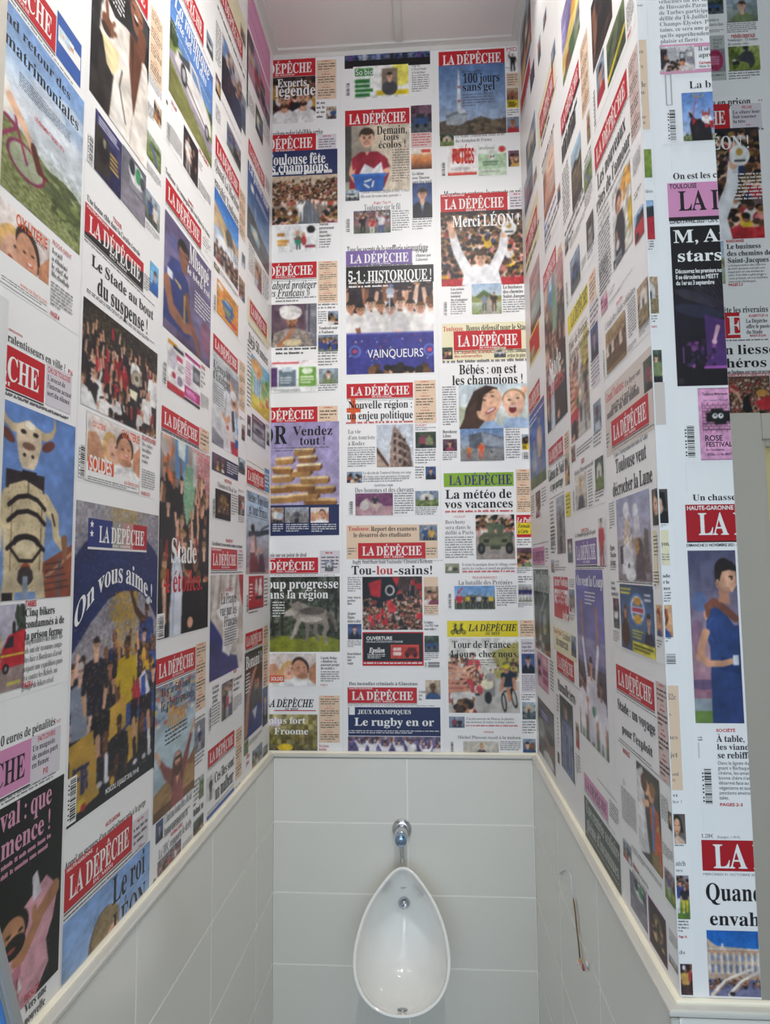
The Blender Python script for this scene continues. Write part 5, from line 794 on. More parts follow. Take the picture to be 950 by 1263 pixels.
        c.E(.42, .96, .05, .03, '15151a').N(.03, 60)
    elif k == 'pinkdisc': c.bg('8c8a90').E(.42, .5, .46, .46, 'a02c54').lines(.1, .3, .7, .7, 4, 'd8a0b8')
    elif k == 'picker': c.bg('a8b074', '8c9c48', '7c8c3c').N(.25, 34).tree(.16, .4, .2, .5, '5c6c30', 60).P([(.34, .6), (.4, .3), (.6, .16), (.8, .3), (.84, .7), (.7, .95), (.6, .7)], '3c4048').L([(.44, .36), (.3, .5), (.2, .56)], .1, '44484c', .07).E(.56, .08, .1, .09, '34343a').E(.18, .58, .07, .06, 'b8b8b0').P([(.1, .62), (.3, .6), (.36, .72), (.14, .78)], '24242a').N(.1, 30, 0, .7, 1, 1)
    elif k == 'crowdred': c.bg('5c4840', '8c6c5c', '9c8070').heads(0, .02, 1, .95, 700, .045, ('b8303a', 'd8ccc0', '3c2c2c', 'c8a890', 'a83038', '24242a')).N(.14, 60).P([(.3, .3), (.46, .26), (.44, .36), (.3, .38)], 'c02c38').P([(.5, .95), (.54, .5), (.62, .44), (.7, .95)], '16161c').P([(.74, .6), (.98, .46), (1, .8), (.8, .8)], 'b82c34').E(.86, .4, .1, .09, 'b88440').L([(.5, .6), (.44, .4), (.34, .3)], .05, 'd8a488').heads(.0, .86, 1, 1, 30, .12, ('17171c', '8c2c34', 'c8b8a8'))
    else: c.bg('8c8c90').N(.2, 8)
    return c.a
DATA = '''
P|back|front page headed Experts with two cheering men, top left of the back wall
m|-622|1851|-384|1784|n
p|-546|1783|-384|1606|fans||63|57
t|-595|1751|-384|1709|W|b||La légende
t|-524|1776|-415|1745|W|b||Experts
s|-380|1841|-308|1690|tan|3
b|-380|1681|-349|1611|4|G
p|-345|1661|-308|1613|th|3|14|15
P|back|front page with a navy banner Toulouse fête les champions over a crowd photo
t|-567|1579|-357|1554|K|b||Une voiture radar infaillible arrive
m|-620|1563|-382|1496|n
s|-377|1556|-309|1493|lav|1
r|-556|1500|-305|1395|N
t|-560|1489|-348|1449|W|b||Toulouse fête
t|-573|1456|-337|1420|W|b||les champions
b|-555|1425|-312|1402|1|W
p|-555|1405|-305|1225|road||98|60
p|-524|1224|-377|1123|cartoon||58|33
h|-371|1226|-318|1174|K|b||Nouveau|gouvernement|mission|impossible ?
b|-371|1167|-329|1130|4|G
P|back|cut off front page with a green and yellow organic food advert under the ceiling
p|-278|1884|31|1813|street||121|23
r|-278|1830|31|1801|K
p|-247|1807|-48|1684|bioad||78|40
t|-238|1797|-174|1775|W|s||So bio
h|-36|1803|17|1768|K|l||Top 14 :|L'Oval Stade|à l'extérieur
b|-36|1763|27|1696|8|G
c|-273|1746|-260|1697
P|back|front page Demain, tous écolos ! with a boy holding a blue box
m|-277|1641|-46|1576|n
p|-41|1647|33|1541|th|11|30|35
r|-42|1544|32|1487|pk
b|-37|1540|28|1491|5|R
p|-277|1582|-47|1334|boy||92|82
t|-164|1576|-55|1545|K|b||Demain,
t|-140|1547|-84|1522|K|b||tous
t|-158|1520|-59|1493|K|b||écolos !
b|-109|1487|-49|1362|13|G
p|-42|1484|31|1408|sunset||29|25
h|-39|1397|30|1356|K|b||Le débat|avec Macron|aura lieu jeudi
p|-39|1356|30|1228|suitman||28|43
b|-41|1226|28|1183|5|G
p|-277|1340|-227|1302|th|5|20|13
h|-222|1339|-50|1311|G|l||Fabien Ordonez (Bigflo & Oli) : « Mes|fils sont devenus mes parents »
t|-176|1296|-116|1286|R|s||Rugby / Top 14
t|-211|1286|-82|1263|G|l||Toulouse sur le fil
p|-248|1263|-117|1180|match||52|28
b|-112|1259|-52|1182|9|G
c|-275|1235|-262|1187
P|back|front page with purple masthead, black banner 5-1 : HISTORIQUE ! and a team raising a cup
t|-272|1134|13|1109|K|b||Tous les secrets de la soufflerie aéronautique
m|-276|1117|-43|1061|pu
h|-30|1113|23|1072|K|b||Le Stade|éliminé par|Leicester
b|-276|1067|-40|1052|1|G
p|-276|1058|28|673|cup||124|133
r|-276|1058|31|996|K
t|-269|1042|25|1005|W|b||5-1 : HISTORIQUE !
b|-266|1004|27|977|2|W
t|-202|759|-8|730|W|s||VAINQUEURS
P|back|front page 100 jours sans gel with an antenna mast on a rocky summit
m|61|1845|295|1781|n
t|301|1847|345|1832|R|s||MIDI
p|303|1831|343|1754|kick||16|25
r|299|1750|343|1697|tan
b|303|1745|339|1700|5|G
p|299|1694|339|1619|th|8,y|16|25
b|300|1613|339|1588|3|G
p|297|1585|339|1527|th|6|17|19
p|60|1791|295|1526|picdumidi||94|87
t|143|1768|210|1754|K|s||PIC DU MIDI
t|145|1755|276|1721|K|b||100 jours
t|144|1722|259|1691|K|b||sans gel
b|143|1680|253|1629|5|G
p|61|1532|110|1489|th|2|20|14
h|115|1531|288|1500|G|l||Le Stade Toulousain subit la loi|du champion de France
p|87|1486|188|1378|redad||41|36
t|103|1476|180|1422|R|S||FUTÉES
p|194|1486|292|1373|greenad||40|38
p|299|1460|336|1401|th|4|15|20
c|65|1428|77|1378
P|back|front page with a swimmer in white raising both arms before a crowd
t|71|1322|364|1295|K|b||Meurtre au couteau : la suspecte en prison
m|59|1310|292|1241|tag
s|298|1307|352|1239|lav|1
p|58|1245|347|976|leon||119|92
t|98|1230|332|1189|W|b||Merci LÉON !
t|89|981|138|974|R|s||CONSOMMATION
h|89|970|147|923|K|b||Les relais|routiers|tentent|de s'adapter
b|88|920|140|872|6|G
p|161|981|263|873|walkers||42|37
t|269|982|325|974|R|s||RANDONNÉE
h|268|972|354|928|K|b||Le business|des chemins de|Saint-Jacques
b|267|923|352|873|6|G
c|64|920|75|872
P|back|front page D'abord protéger les Français with a smiling chef in a white turban
m|-616|1085|-380|1026|n
s|-375|1084|-306|933|tan|4
t|-581|1017|-380|988|K|i||« D'abord protéger
t|-553|988|-403|961|K|i||les Français »
b|-526|959|-382|936|2|G
p|-550|932|-380|778|chef||68|53
b|-375|930|-306|907|2|G
p|-340|902|-304|853|th|7|14|17
b|-375|903|-344|855|6|G
h|-372|847|-306|823|K|b||Vendredi noir|à Toulouse
p|-375|817|-305|757|group|3|28|21
b|-375|755|-307|704|5|G
p|-372|697|-305|643|th|12|27|19
b|-375|640|-305|615|3|G
b|-525|775|-380|745|2|K
p|-541|729|-377|616|ad3||66|39
P|back|front page OR Vendez tout ! with a stack of gold bars on lilac
m|-611|564|-377|510|n
s|-374|565|-307|506|tan|1
p|-550|510|-302|216|gold||101|104
t|-581|498|-484|435|K|b||OR
t|-463|495|-325|463|K|b||Vendez
t|-440|459|-349|430|K|b||tout !
b|-528|423|-336|404|2|G
r|-548|222|-303|117|N
p|-538|214|-494|162|th|15|18|19
p|-490|214|-408|161|gothic||34|19
p|-401|212|-339|160|couple||25|19
b|-532|158|-496|129|4|W
b|-486|157|-408|128|4|W
b|-398|156|-313|126|4|W
P|back|front page Nouvelle région : un enjeu politique with a cathedral tower photo
m|-276|640|-46|588|n
r|-261|589|-245|506|OR
r|-276|555|-227|539|OR
s|-42|646|32|496|tan|3
t|-270|578|-49|552|K|b||Nouvelle région :
t|-275|541|-47|515|K|b||un enjeu politique
b|-278|508|-47|494|1|R
h|-272|480|-178|424|G|l||La vie|d'un touriste|à Rodez
b|-273|418|-178|347|9|G
p|-173|494|-47|347|cathedral||52|53
t|-40|493|-1|486|R|s||RUGBY
b|-40|483|31|469|2|G
p|-40|466|30|410|th|9|29|20
b|-41|406|29|354|6|G
b|-42|347|-12|303|5|G
p|-7|346|28|302|suitman||15|16
p|-276|333|-223|295|th|13|22|14
h|-220|333|-56|311|G|l||Le dessin de Tautavel donne un coup|de vieux aux tout premiers Français
b|-220|309|-60|294|2|G
t|-182|288|-118|281|N|s||ÉQUITATION À TARBES
t|-249|278|-47|261|G|l||Des hommes et des chevaux
p|-247|258|-119|183|horse||53|27
b|-114|258|-49|184|9|G
p|-43|263|35|211|th|14|33|19
b|-44|207|30|180|4|G
c|-269|231|-256|187
P|back|front page Bébés : on est les champions ! with a mother and a laughing baby
r|56|843|353|710|cream
t|60|833|132|816|R|b||Toulouse.
t|139|835|356|813|K|b||Bonus défensif pour le Stade
m|96|815|327|747|n
p|56|759|92|717|th|16|15|14
h|97|746|229|722|R|b||PS : à gauche, le temps|des retrouvailles
p|233|755|273|718|th|17|17|13
h|278|750|353|718|K|b||TFC : comment|éviter le pire
b|57|714|348|697|1|G
t|112|696|308|663|K|b||Bébés : on est
t|88|659|330|626|K|b||les champions !
b|54|622|102|484|16|G
p|110|626|342|473|mother||97|54
h|53|470|102|445|K|b||Bercheny|Libre
p|53|439|101|398|th|18|20|15
b|52|394|100|364|4|G
p|112|473|259|362|plaza||62|40
b|265|470|313|366|12|G
p|319|450|342|398|th|19,y|10|19
c|319|389|339|366
P|back|front page Le loup progresse dans la région with a grey wolf on moss
t|-573|58|-415|45|K|b||La saisie sur un point de deal
m|-607|42|-375|-10|tag
s|-370|65|-301|-12|lav|1
p|-352|29|-323|-5|th|20|12|13
p|-547|-23|-302|-274|wolf||102|93
t|-617|-31|-306|-62|W|b||Le loup progresse
t|-569|-68|-340|-96|W|b||dans la région
b|-531|-106|-490|-161|6|W
p|-545|-280|-383|-387|couple||68|40
r|-545|-352|-490|-374|OR
t|-535|-357|-494|-369|W|S||SOLDES
h|-367|-290|-304|-332|K|b||Carole Delga :|« Réaliser un|puissant projet|de société »
b|-367|-338|-304|-375|5|G
t|-368|-380|-344|-386|R|s||PAGE 5
P|back|cut off front page with brush lettered masthead over plus fort above the tiles
t|-554|-431|-391|-456|K|h||LA DÉPÊCHE
t|-488|-459|-443|-468|K|h||DU MIDI
r|-524|-466|-383|-469|R
s|-373|-418|-303|-571|tan|4
p|-544|-480|-378|-612|tourblur||70|50
t|-544|-489|-418|-510|W|b||plus fort
t|-524|-524|-408|-545|W|b||Froome
h|-373|-578|-305|-596|R|b||14 Juin|hebdo
P|back|front page Tou-lou-sains! with fans waving red and black flags
r|-278|150|30|35|tan
t|-272|145|-198|131|R|b||Toulouse.
t|-195|144|-39|129|K|b||Report des examens
t|-255|124|-59|109|K|b||le désarroi des étudiants
p|-31|147|29|95|th|21|26|19
m|-239|89|-11|36|n
b|-9|71|26|43|3|G
b|-274|74|-244|46|3|G
t|-258|31|12|19|G|b||Rugby. Demi-finale Stade Toulousain - Clermont à Bordeaux
t|-262|12|-179|-17|K|b||Tou-
t|-178|11|-121|-17|R|b||lou
t|-119|11|13|-18|K|b||-sains!
p|-225|-25|-24|-202|flags||85|66
b|-275|-25|-230|-77|7|G
h|-276|-90|-231|-118|K|b||Naut : faire la|pavillon|bleu
h|-276|-142|-231|-177|K|b||Jacques|Figaux|rester à aller
p|-275|-182|-229|-233|suitman||19|19
b|-276|-237|-231|-261|4|G
h|-277|-277|-232|-315|K|b||Bruno Maillard|forcé à la|boîte|engagé
r|-19|-27|29|-153|tan
p|-17|-59|30|-119|th|22|20|22
b|-18|-124|27|-151|4|G
h|-19|-173|28|-203|K|b||Levignac :|« La TFC veut|nous aider »
p|-19|-222|29|-276|th|23|21|20
b|-20|-279|27|-304|4|G
r|-226|-209|-22|-320|R
r|-223|-213|-25|-305|K
t|-213|-224|-126|-235|W|S||OUVERTURE
t|-213|-238|-91|-244|W|s||NOUVELLE CONCESSION MINI À TOULOUSE
t|-203|-261|-151|-277|W|h||Epsilon
b|-209|-281|-150|-298|3|W
p|-131|-251|-37|-296|miniad||40|17
b|-222|-308|-28|-317|1|W
c|-17|-308|30|-324
P|back|cut off front page JEUX OLYMPIQUES Le rugby en or above the tiles
t|-272|-373|-43|-384|K|b||Des incendies criminels à Ginestous
m|-277|-391|-46|-442|tag
p|-18|-367|32|-429|th|24|21|24
h|-40|-400|-18|-432|K|b||Le haut|et le|bas
r|-275|-455|30|-548|N
r|-272|-455|-253|-480|W
t|-243|-464|-66|-477|W|b||JEUX OLYMPIQUES
t|-255|-490|9|-515|W|b||Le rugby en or
b|-273|-530|25|-542|2|W
p|-276|-550|29|-609|rugbyline||131|23
P|back|front page La météo de vos vacances with green masthead and an armoured vehicle
r|54|322|288|275|GR
t|71|314|283|281|PU|b||LA DÉPÊCHE
s|296|331|344|186|tan|3
t|58|265|281|235|K|b||La météo de
t|56|231|285|203|K|b||vos vacances
b|57|196|284|183|1|R
t|85|177|125|171|R|s||14 JUILLET
h|56|163|151|114|G|l||Bercheny|sera dans le|défilé à Paris
b|55|107|150|32|9|G
p|158|179|287|30|armour||55|55
r|294|177|343|102|R
t|296|168|343|152|W|h||Le Pub
r|295|150|340|112|YE
h|299|146|338|116|K|h||Formule|à Carte
b|294|96|340|72|3|G
p|293|67|343|4|th|25|21|23
b|291|1|340|-19|3|G
p|54|17|101|-15|cows||20|12
h|110|18|291|-4|G|l||Il sème la panique dans le village, court|après les vaches et mord un gendarme
b|111|-7|289|-17|1|R
t|143|-27|225|-34|R|s||TOUR DE FRANCE 2015
t|96|-39|276|-54|G|l||La bataille des Pyrénées
p|83|-58|217|-135|cyclists||58|29
b|223|-58|288|-127|9|G
b|295|-27|341|-51|3|G
p|294|-54|339|-111|teamrow||20|21
b|292|-115|339|-131|3|G
c|62|-84|72|-132
P|back|front page with yellow masthead Tour de France : 4 jours chez nous and racing cyclists
r|57|-173|291|-226|YE
p|68|-179|121|-221|doodle||23|16
t|128|-185|286|-207|K|h||LA DÉPÊCHE
t|183|-210|230|-220|K|h||DU MIDI
s|295|-172|348|-226|tan|1
p|58|-230|290|-472|tourcyc||101|92
t|72|-239|278|-262|K|b||Tour de France :
t|62|-271|284|-292|K|b||4 jours chez nous
b|116|-299|223|-322|3|G
r|298|-233|343|-406|lav
h|301|-242|346|-274|K|b||La Grèce|tape dur|à quel prix ?
p|299|-281|341|-345|suitman||18|24
b|298|-351|341|-402|8|G
b|296|-411|340|-433|3|G
p|297|-437|340|-492|th|26|19|21
b|296|-498|339|-540|5|G
p|58|-484|109|-520|th|27|22|14
h|114|-487|284|-505|G|l||À la découverte de Pluton, la planète|mystérieuse de notre système solaire
b|113|-510|282|-518|1|R
t|171|-530|203|-536|R|s||MUSIQUE
t|85|-545|290|-555|G|l||Michel Plasson reçoit à la maison
p|103|-563|218|-607|blond||50|17
b|223|-562|289|-593|5|G
p|296|-554|337|-599|th|28|18|17
c|62|-566|71|-599
P|left|front page headed grand retour des matrimoniales with a woman on a bicycle, upper left corner
m|690|822|890|763|n
r|892|835|961|763|BL
r|896|812|959|790|W
p|896|815|939|798|dots||22|13
p|690|749|974|495|bike||180|216
t|775|736|934|721|K|b||nd retour des
t|776|708|960|689|K|b||matrimoniales
b|809|672|938|651|6|K
t|846|635|921|629|R|S||L'ÉVÉNEMENT PAGES 2 ET 3
p|735|479|893|371|couple||106|97
t|814|476|887|461|OR|S||OX LITERIE
t|857|464|886|457|K|s||Et vous ?
r|690|407|808|386|OR
t|774|400|805|392|W|S||MATELAS
r|690|410|893|371|W
b|789|380|891|373|2|K
t|828|388|891|381|OR|s||www.ox-literie.com
t|899|483|951|476|R|s||PROCHE-ORIENT
h|899|471|952|429|K|l||Israël|a éliminé|le chef du|Hezbollah
b|899|421|958|384|7|G
t|900|377|923|370|R|S||PAGE 4
P|left|front page with a horned bull faced machine statue against blue sky
t|808|317|838|314|R|S||CIRCULATION
t|807|310|945|299|K|b||ralentisseurs en ville ?
t|952|306|965|298|R|S||P16
m|655|294|892|238|n
s|896|298|963|238|lav|0
t|899|294|959|286|R|S||CHU DE TOULOUSE
h|899|282|963|252|K|b||L'avocat de|l'interne accusé|sort du silence
b|700|233|958|228|1|G
p|792|222|978|-36|bull||113|229
p|795|-41|868|-151|ambulance||51|108
t|866|-38|891|-46|R|S||TARBES
h|866|-48|963|-90|K|b||Cinq bikers|condamnés à de|la prison ferme
h|864|-88|963|-156|G|l||Cinq membres des Hells An-|gels ont été reconnus coupa-|bles hier à Bordeaux d'avoir|préparé une expédition puni-|tive contre les Rebels, un|groupe de bikers rival.
t|865|-146|889|-153|R|S||PAGE 6
P|left|front page with pink masthead and a man in a torn pink shirt
t|825|-206|949|-218|K|b||0 euros de pénalités
t|952|-213|962|-218|R|S||P 17
m|668|-223|891|-281|pk
s|891|-222|963|-285|lav|0
t|906|-225|949|-232|R|S||FAITS DIVERS
h|894|-235|960|-265|K|b||Un magasin|de motos part|en fumée
t|921|-272|933|-280|R|S||P10
b|700|-285|954|-288|1|G
r|690|-295|976|-568|121614
p|786|-295|976|-568|rapper||127|270
t|830|-297|945|-325|PKT|b||val : que
t|833|-333|945|-360|PKT|b||mence !
b|835|-367|949|-390|2|PKT
t|895|-556|928|-564|R|S||FISCALITÉ
h|897|-568|966|-626|K|b||Vers une|nouvelle|hausse de la|foncière
P|left|front page with a laughing man in an open white suit jacket
m|982|1146|1199|1087|n
s|1213|1138|1274|992|tan|4
p|988|1077|1208|782|suit||80|189
b|1028|1048|1102|992|6|W
r|1010|766|1105|661|DV
p|1010|766|1105|661|darkad||38|72
r|1107|768|1207|663|GY
p|1107|768|1207|663|toon||34|66
c|990|708|1005|663
b|1204|988|1274|967|6|G
p|1237|951|1274|912|th|31|10|22
b|1208|926|1237|895|6|G
p|1207|865|1276|815|field||20|29
b|1208|800|1278|782|4|G
p|1206|745|1276|688|th|33|21|34
b|1210|681|1277|666|4|G
P|left|front page Le Stade au bout du suspense ! with players around a shield
t|992|606|1189|596|K|b||Une bonne cible dans la Caraïbe s'envole
t|1080|617|1112|609|R|S||TOULOUSE
m|987|591|1206|537|bk
p|1235|612|1276|551|bluegirl||12|36
b|1209|574|1236|542|6|G
t|1011|516|1255|497|K|b||Le Stade au bout
t|1032|488|1231|458|K|b||du suspense !
b|999|453|1266|446|2|K
p|990|436|1279|263|stadecup||106|117
r|1010|256|1208|145|GL
r|1011|255|1206|146|W
p|1014|254|1208|168|couple||75|60
t|1029|244|1073|235|OR|S||OX LITERIE
t|1132|252|1203|238|OR|S||OX LITERIE
r|1019|184|1105|162|OR
t|1022|187|1098|163|W|S||SOLDES
b|1018|153|1195|146|2|K
t|1145|164|1205|155|OR|s||ox-literie.com
t|1215|258|1279|250|R|S||SÉCURITÉ ROUTIÈRE
h|1216|246|1271|206|K|l||Des radars|invisibles|sur nos|routes
b|1217|194|1278|157|8|G
t|1217|151|1257|145|R|S||PAGES 2 ET 3
c|991|198|1007|149
P|left|front page On vous aime ! arched over football players and confetti
p|987|111|1301|-379|aime||120|352
m|1025|86|1247|39|fr
t|990|16|1279|-19|W|b|60|On vous aime !
t|1105|-359|1233|-367|W|S||MOSCOU, 15 JUILLET 2018, 19 H 45
r|986|-307|1013|-375|W
c|990|-310|1011|-371
P|left|front page Le roi with a short haired boy on pale blue
t|986|-426|1267|-437|K|b||Appel au secours d'un agriculteur pris à la gorge
t|1109|-414|1162|-421|R|S||HAUTE-GARONNE
m|987|-435|1211|-498|tag
s|1212|-450|1281|-509|lav|1
b|987|-506|1270|-510|1|G
p|986|-512|1290|-724|leonboy||126|165
t|1139|-516|1269|-560|K|b||Le roi
t|1143|-578|1274|-622|K|b||LÉON
P|left|front page with a vintage white car on a country road under blue sky
m|1305|1361|1519|1298|n
p|1309|1272|1592|1024|car||60|122
t|1333|1280|1566|1238|W|i||La mythique
t|1342|1233|1545|1207|W|i||fête ses 70 ans
b|1307|1189|1572|1185|1|W
p|1540|1364|1591|1314|th|35|9|22
c|1303|951|1321|910
b|1297|997|1313|979|1|G
t|1324|1013|1355|1005|R|S||EXCLUSIF
h|1324|995|1386|990|K|l||L'éclat|de la vie
b|1322|956|1390|914|9|G
p|1398|1009|1493|912|twosuits||20|49
t|1499|1019|1569|1011|R|S||RUGBY
h|1496|991|1584|972|K|l||Le sort du|Top 14|se décide
b|1498|943|1587|914|5|G
P|left|front page le bleu roi with a footballer in a dark blue shirt
t|1301|847|1585|835|K|b||Toulouse : la compagnie qui veut faire les trains
t|1432|854|1467|847|R|S||TRANSPORTS
m|1304|826|1523|776|n
s|1531|826|1595|787|W|1
p|1303|756|1599|504|mbappe||66|131
t|1445|753|1582|708|W|b||Mbappé
t|1434|696|1591|680|W|b||le bleu roi
b|1485|659|1594|606|6|W
c|1308|431|1325|386
p|1331|489|1430|382|pinkad||25|60
p|1429|490|1530|383|magad||22|56
t|1534|495|1564|487|R|S||VINS
h|1534|482|1585|440|K|l||Le vin|rosé|de l'été|bio
b|1535|426|1592|391|8|G
P|left|front page Stade 4 étoiles with rugby players in black and red confetti
m|1306|339|1530|294|n
b|1310|293|1530|285|1|G
s|1534|343|1601|289|tan|1
p|1304|283|1609|-136|etoiles||71|231
t|1367|69|1524|18|W|b||Stade
t|1332|2|1566|-44|R|b||4 étoiles.
r|1303|-85|1340|-134|W
c|1307|-90|1336|-132
P|left|front page Il y a 50 ans le phénomène hippie with a woman in wheat
m|1304|-174|1527|-224|n
s|1529|-169|1599|-324|tan|4
p|1302|-230|1530|-489|hippie||58|154
t|1331|-236|1491|-252|K|b||Il y a 50 ans
t|1330|-261|1505|-282|K|b||le phénomène
t|1366|-277|1474|-320|YO|b||hippie
b|1354|-323|1480|-358|4|K
b|1527|-338|1596|-354|2|G
p|1526|-349|1598|-415|footer||15|36
b|1529|-414|1595|-448|4|G
h|1358|-490|1515|-535|G|l||C'était une femme libre, elle fait|l'amour autrement avec lui.
b|1359|-520|1506|-532|2|G
p|1317|-492|1352|-531|suitman||10|25
t|1394|-539|1461|-546|R|S||FOOTBALL / LIGUE 1
t|1333|-548|1516|-566|G|l||Le TFC remporte le derby
p|1329|-570|1452|-612|match||33|26
b|1461|-587|1520|-607|5|G
p|1564|-478|1594|-528|field||6|27
b|1525|-476|1563|-536|6|G
p|1529|-567|1595|-615|th|37|14|27
b|1528|-539|1593|-565|1|G
c|1306|-593|1320|-616
P|left|front page with men in dark suits hugging high on the left wall
r|1618|1681|1890|1591|cream
m|1619|1591|1860|1536|n
b|1622|1505|1894|1488|1|K
p|1663|1463|1855|1298|suits||28|67
p|1835|1642|1890|1597|th|38|7|17
b|1611|1451|1656|1335|12|G
p|1614|1306|1657|1254|th|39|7|23
b|1618|1223|1660|1177|6|G
b|1664|1268|1856|1260|2|G
p|1714|1241|1851|1173|group|5|20|28
p|1853|1433|1899|1320|th|41|6|44
P|left|front page Quand La Machine envahit Toulouse with crowd and arches of a brick facade
m|1620|1138|1837|1085|n
t|1617|1072|1837|1044|K|b||Quand La Machine
t|1618|1025|1835|999|K|b||envahit Toulouse
p|1617|995|1836|806|machine||34|82
s|1840|1128|1904|983|tan|4
b|1781|906|1833|870|5|G
p|1871|943|1907|902|th|42|6|16
p|1844|858|1906|796|th|43|8|25
p|1619|793|1665|778|th|44|8|7
b|1670|793|1836|782|3|G
p|1646|761|1839|669|orangead||30|40
c|1622|708|1637|666
P|left|front page L'emploi with a man in a white cap and a slalom paddle
m|1623|605|1842|563|n
p|1623|553|1853|322|nurse||37|103
t|1626|539|1769|518|K|b||L'emploi
t|1625|516|1770|490|K|b||d'Estanguet
b|1633|479|1715|424|8|G
s|1856|611|1919|467|tan|4
b|1862|446|1913|434|2|G
p|1886|428|1922|382|th|45|6|19
r|1625|299|1853|254|N
p|1630|297|1742|257|th|46|19|19
b|1748|293|1846|261|5|W
p|1857|325|1925|281|th|47|9|19
t|1728|244|1791|236|R|S||LIVRES DE POCHE
t|1669|229|1841|216|G|l||L'histoire de l'île de Nov
p|1654|210|1786|134|stage||22|35
b|1792|211|1850|151|8|G
p|1857|216|1922|159|match||9|24
b|1856|232|1920|224|2|G
b|1859|154|1920|136|3|G
c|1632|181|1649|134
P|left|front page La France vue par les Français with a white map on draped flag
t|1634|74|1905|64|K|b||Une infirmière tire une amende saumâtre sur internet
t|1745|84|1812|76|R|S||TRANSPORTS
m|1628|58|1855|3|tag
s|1859|61|1916|6|lav|1
b|1628|-3|1914|-7|1|G
p|1626|-11|1917|-272|france||47|121
t|1750|-47|1814|-55|R|S||ENQUÊTE
t|1712|-60|1847|-87|K|b||La France
t|1704|-90|1853|-118|K|b||vue par les
t|1738|-121|1854|-148|K|b||Français
b|1743|-152|1856|-201|7|K
h|1651|-286|1707|-328|K|b||Le Conseil|l'université|européen|à Dublin
b|1649|-333|1713|-385|7|G
p|1726|-293|1822|-388|match||16|45
t|1828|-273|1858|-281|R|S||RUGBY
h|1829|-294|1910|-331|K|b||Un commando|du « vieux|entretien »
b|1827|-347|1912|-385|7|G
c|1628|-335|1643|-389
P|left|front page with bold headline un malheur and a small standing woman
m|1624|-435|1844|-477|n
s|1858|-440|1917|-577|tan|3
t|1676|-502|1842|-527|K|b||Ces îles sont
t|1682|-534|1838|-570|K|b||un malheur
p|1621|-496|1673|-557|standwoman||10|32
b|1626|-579|1842|-586|2|G
r|1620|-588|1845|-597|BL
p|1622|-598|1847|-661|group|8|39|31
b|1861|-593|1909|-627|3|G
P|left|pink front page with a collage of portraits high on the left wall
r|1912|1845|2207|1705|PK
b|1920|1824|2196|1817|2|K
b|1923|1758|2197|1751|2|K
p|1919|1694|2207|1548|collage||31|51
b|1930|1495|2004|1441|8|G
p|2014|1515|2109|1428|th|51|10|30
b|2115|1542|2208|1475|8|G
P|left|front page with a mountain observatory tower and a pale moon in deep blue sky
m|1933|1340|2137|1293|n
s|2146|1356|2207|1304|lav|1
p|1927|1267|2206|1017|picnight||31|90
t|1939|1276|2193|1241|W|b||La pleine lune
b|2025|1215|2194|1197|5|W
b|1946|1011|2014|920|10|G
p|2018|998|2107|909|th|52|10|33
b|2117|1001|2205|913|8|G
P|left|front page on cream with a colourful drawing of village folk
r|1940|838|2210|758|cream
m|1965|836|2179|786|n
b|1948|755|2203|747|2|K
t|1954|729|2199|695|K|b||Déjà 50 années
p|1985|672|2222|505|drawing||26|62
b|1943|702|1986|490|16|G
p|1998|485|2170|402|greyad||19|32
p|1947|469|1985|406|th|53|6|25
p|2186|468|2226|423|th|54|6|16
b|2177|492|2224|476|2|G
P|left|front page Météo : Toussaint with a couple sitting on a river bank by a bridge
b|1950|331|2155|327|1|K
m|1948|315|2162|263|tag
r|2163|340|2228|262|LB
b|2167|326|2224|272|4|W
p|1947|241|2225|-11|river||32|98
t|1959|238|2212|209|K|b||Météo : Toussaint
t|1972|204|2206|171|K|b||et tout frimas
b|1957|167|2212|163|1|K
r|1977|-17|2158|-119|R
p|2028|-21|2154|-106|whitefig||14|33
b|1984|-40|2023|-95|5|W
b|2164|-25|2214|-122|8|G
b|1979|-112|2158|-135|2|G
c|1953|-73|1973|-123
P|left|front page with a dark haired man holding his head, last column of the left wall
m|1947|-185|2151|-233|n
s|2162|-181|2222|-387|tan|4
p|1942|-242|2149|-491|arms||25|102
t|1952|-254|2136|-291|W|b||Bonani !
b|1954|-303|1999|-364|6|W
p|2155|-380|2221|-501|suitman||7|47
p|1940|-492|1987|-534|field||6|18
b|1993|-505|2150|-520|3|G
h|1965|-536|2024|-567|R|b||Ches|jeux
p|2034|-544|2152|-594|th|55|14|20
p|2160|-568|2224|-601|th|56|7|13
P|right|blurred front page far on the right wall, beside the corner, topmost
r|-2213|1614|-2003|1561|R
b|-2207|1557|-1982|1526|2|K
p|-2006|1545|-1927|1484|th|60|6|23
p|-2186|1842|-1963|1629|th|61|14|75
p|-2125|1388|-1939|1273|th|62|13|42
p|-2186|1287|-2009|1177|th|63|11|40
p|-1998|1210|-1939|1174|th|64|6|14
P|right|front page with a red advert and a soft pink portrait far on the right wall
r|-2189|1132|-1930|981|cream
m|-2189|1096|-1956|1033|n
b|-2191|1035|-1925|970|2|K
p|-2133|937|-1939|747|babyface||14|73
r|-2173|750|-1973|655|YE
r|-2163|742|-1981|662|R
p|-2162|700|-2069|665|th|66|6|13
P|right|front page with two people under a blue sky, far on the right wall
m|-2215|573|-1998|511|n
p|-2219|502|-1932|254|bluetwo||21|97
b|-2216|485|-1931|457|2|W
p|-2132|237|-2043|156|th|67|7|32
b|-2232|235|-2159|165|8|G
b|-2021|237|-1944|180|6|G
P|right|front page with pink masthead and dark green stadium photo, far on the right wall
b|-2223|76|-1940|72|1|K
m|-2225|64|-2000|11|pk
b|-1983|57|-1935|13|5|G
p|-2218|-5|-1946|-256|stadium||21|102
t|-2198|-10|-1921|-44|GY|b||Toute l'histoire
t|-2203|-31|-1925|-73|GY|b||de la Dépêche
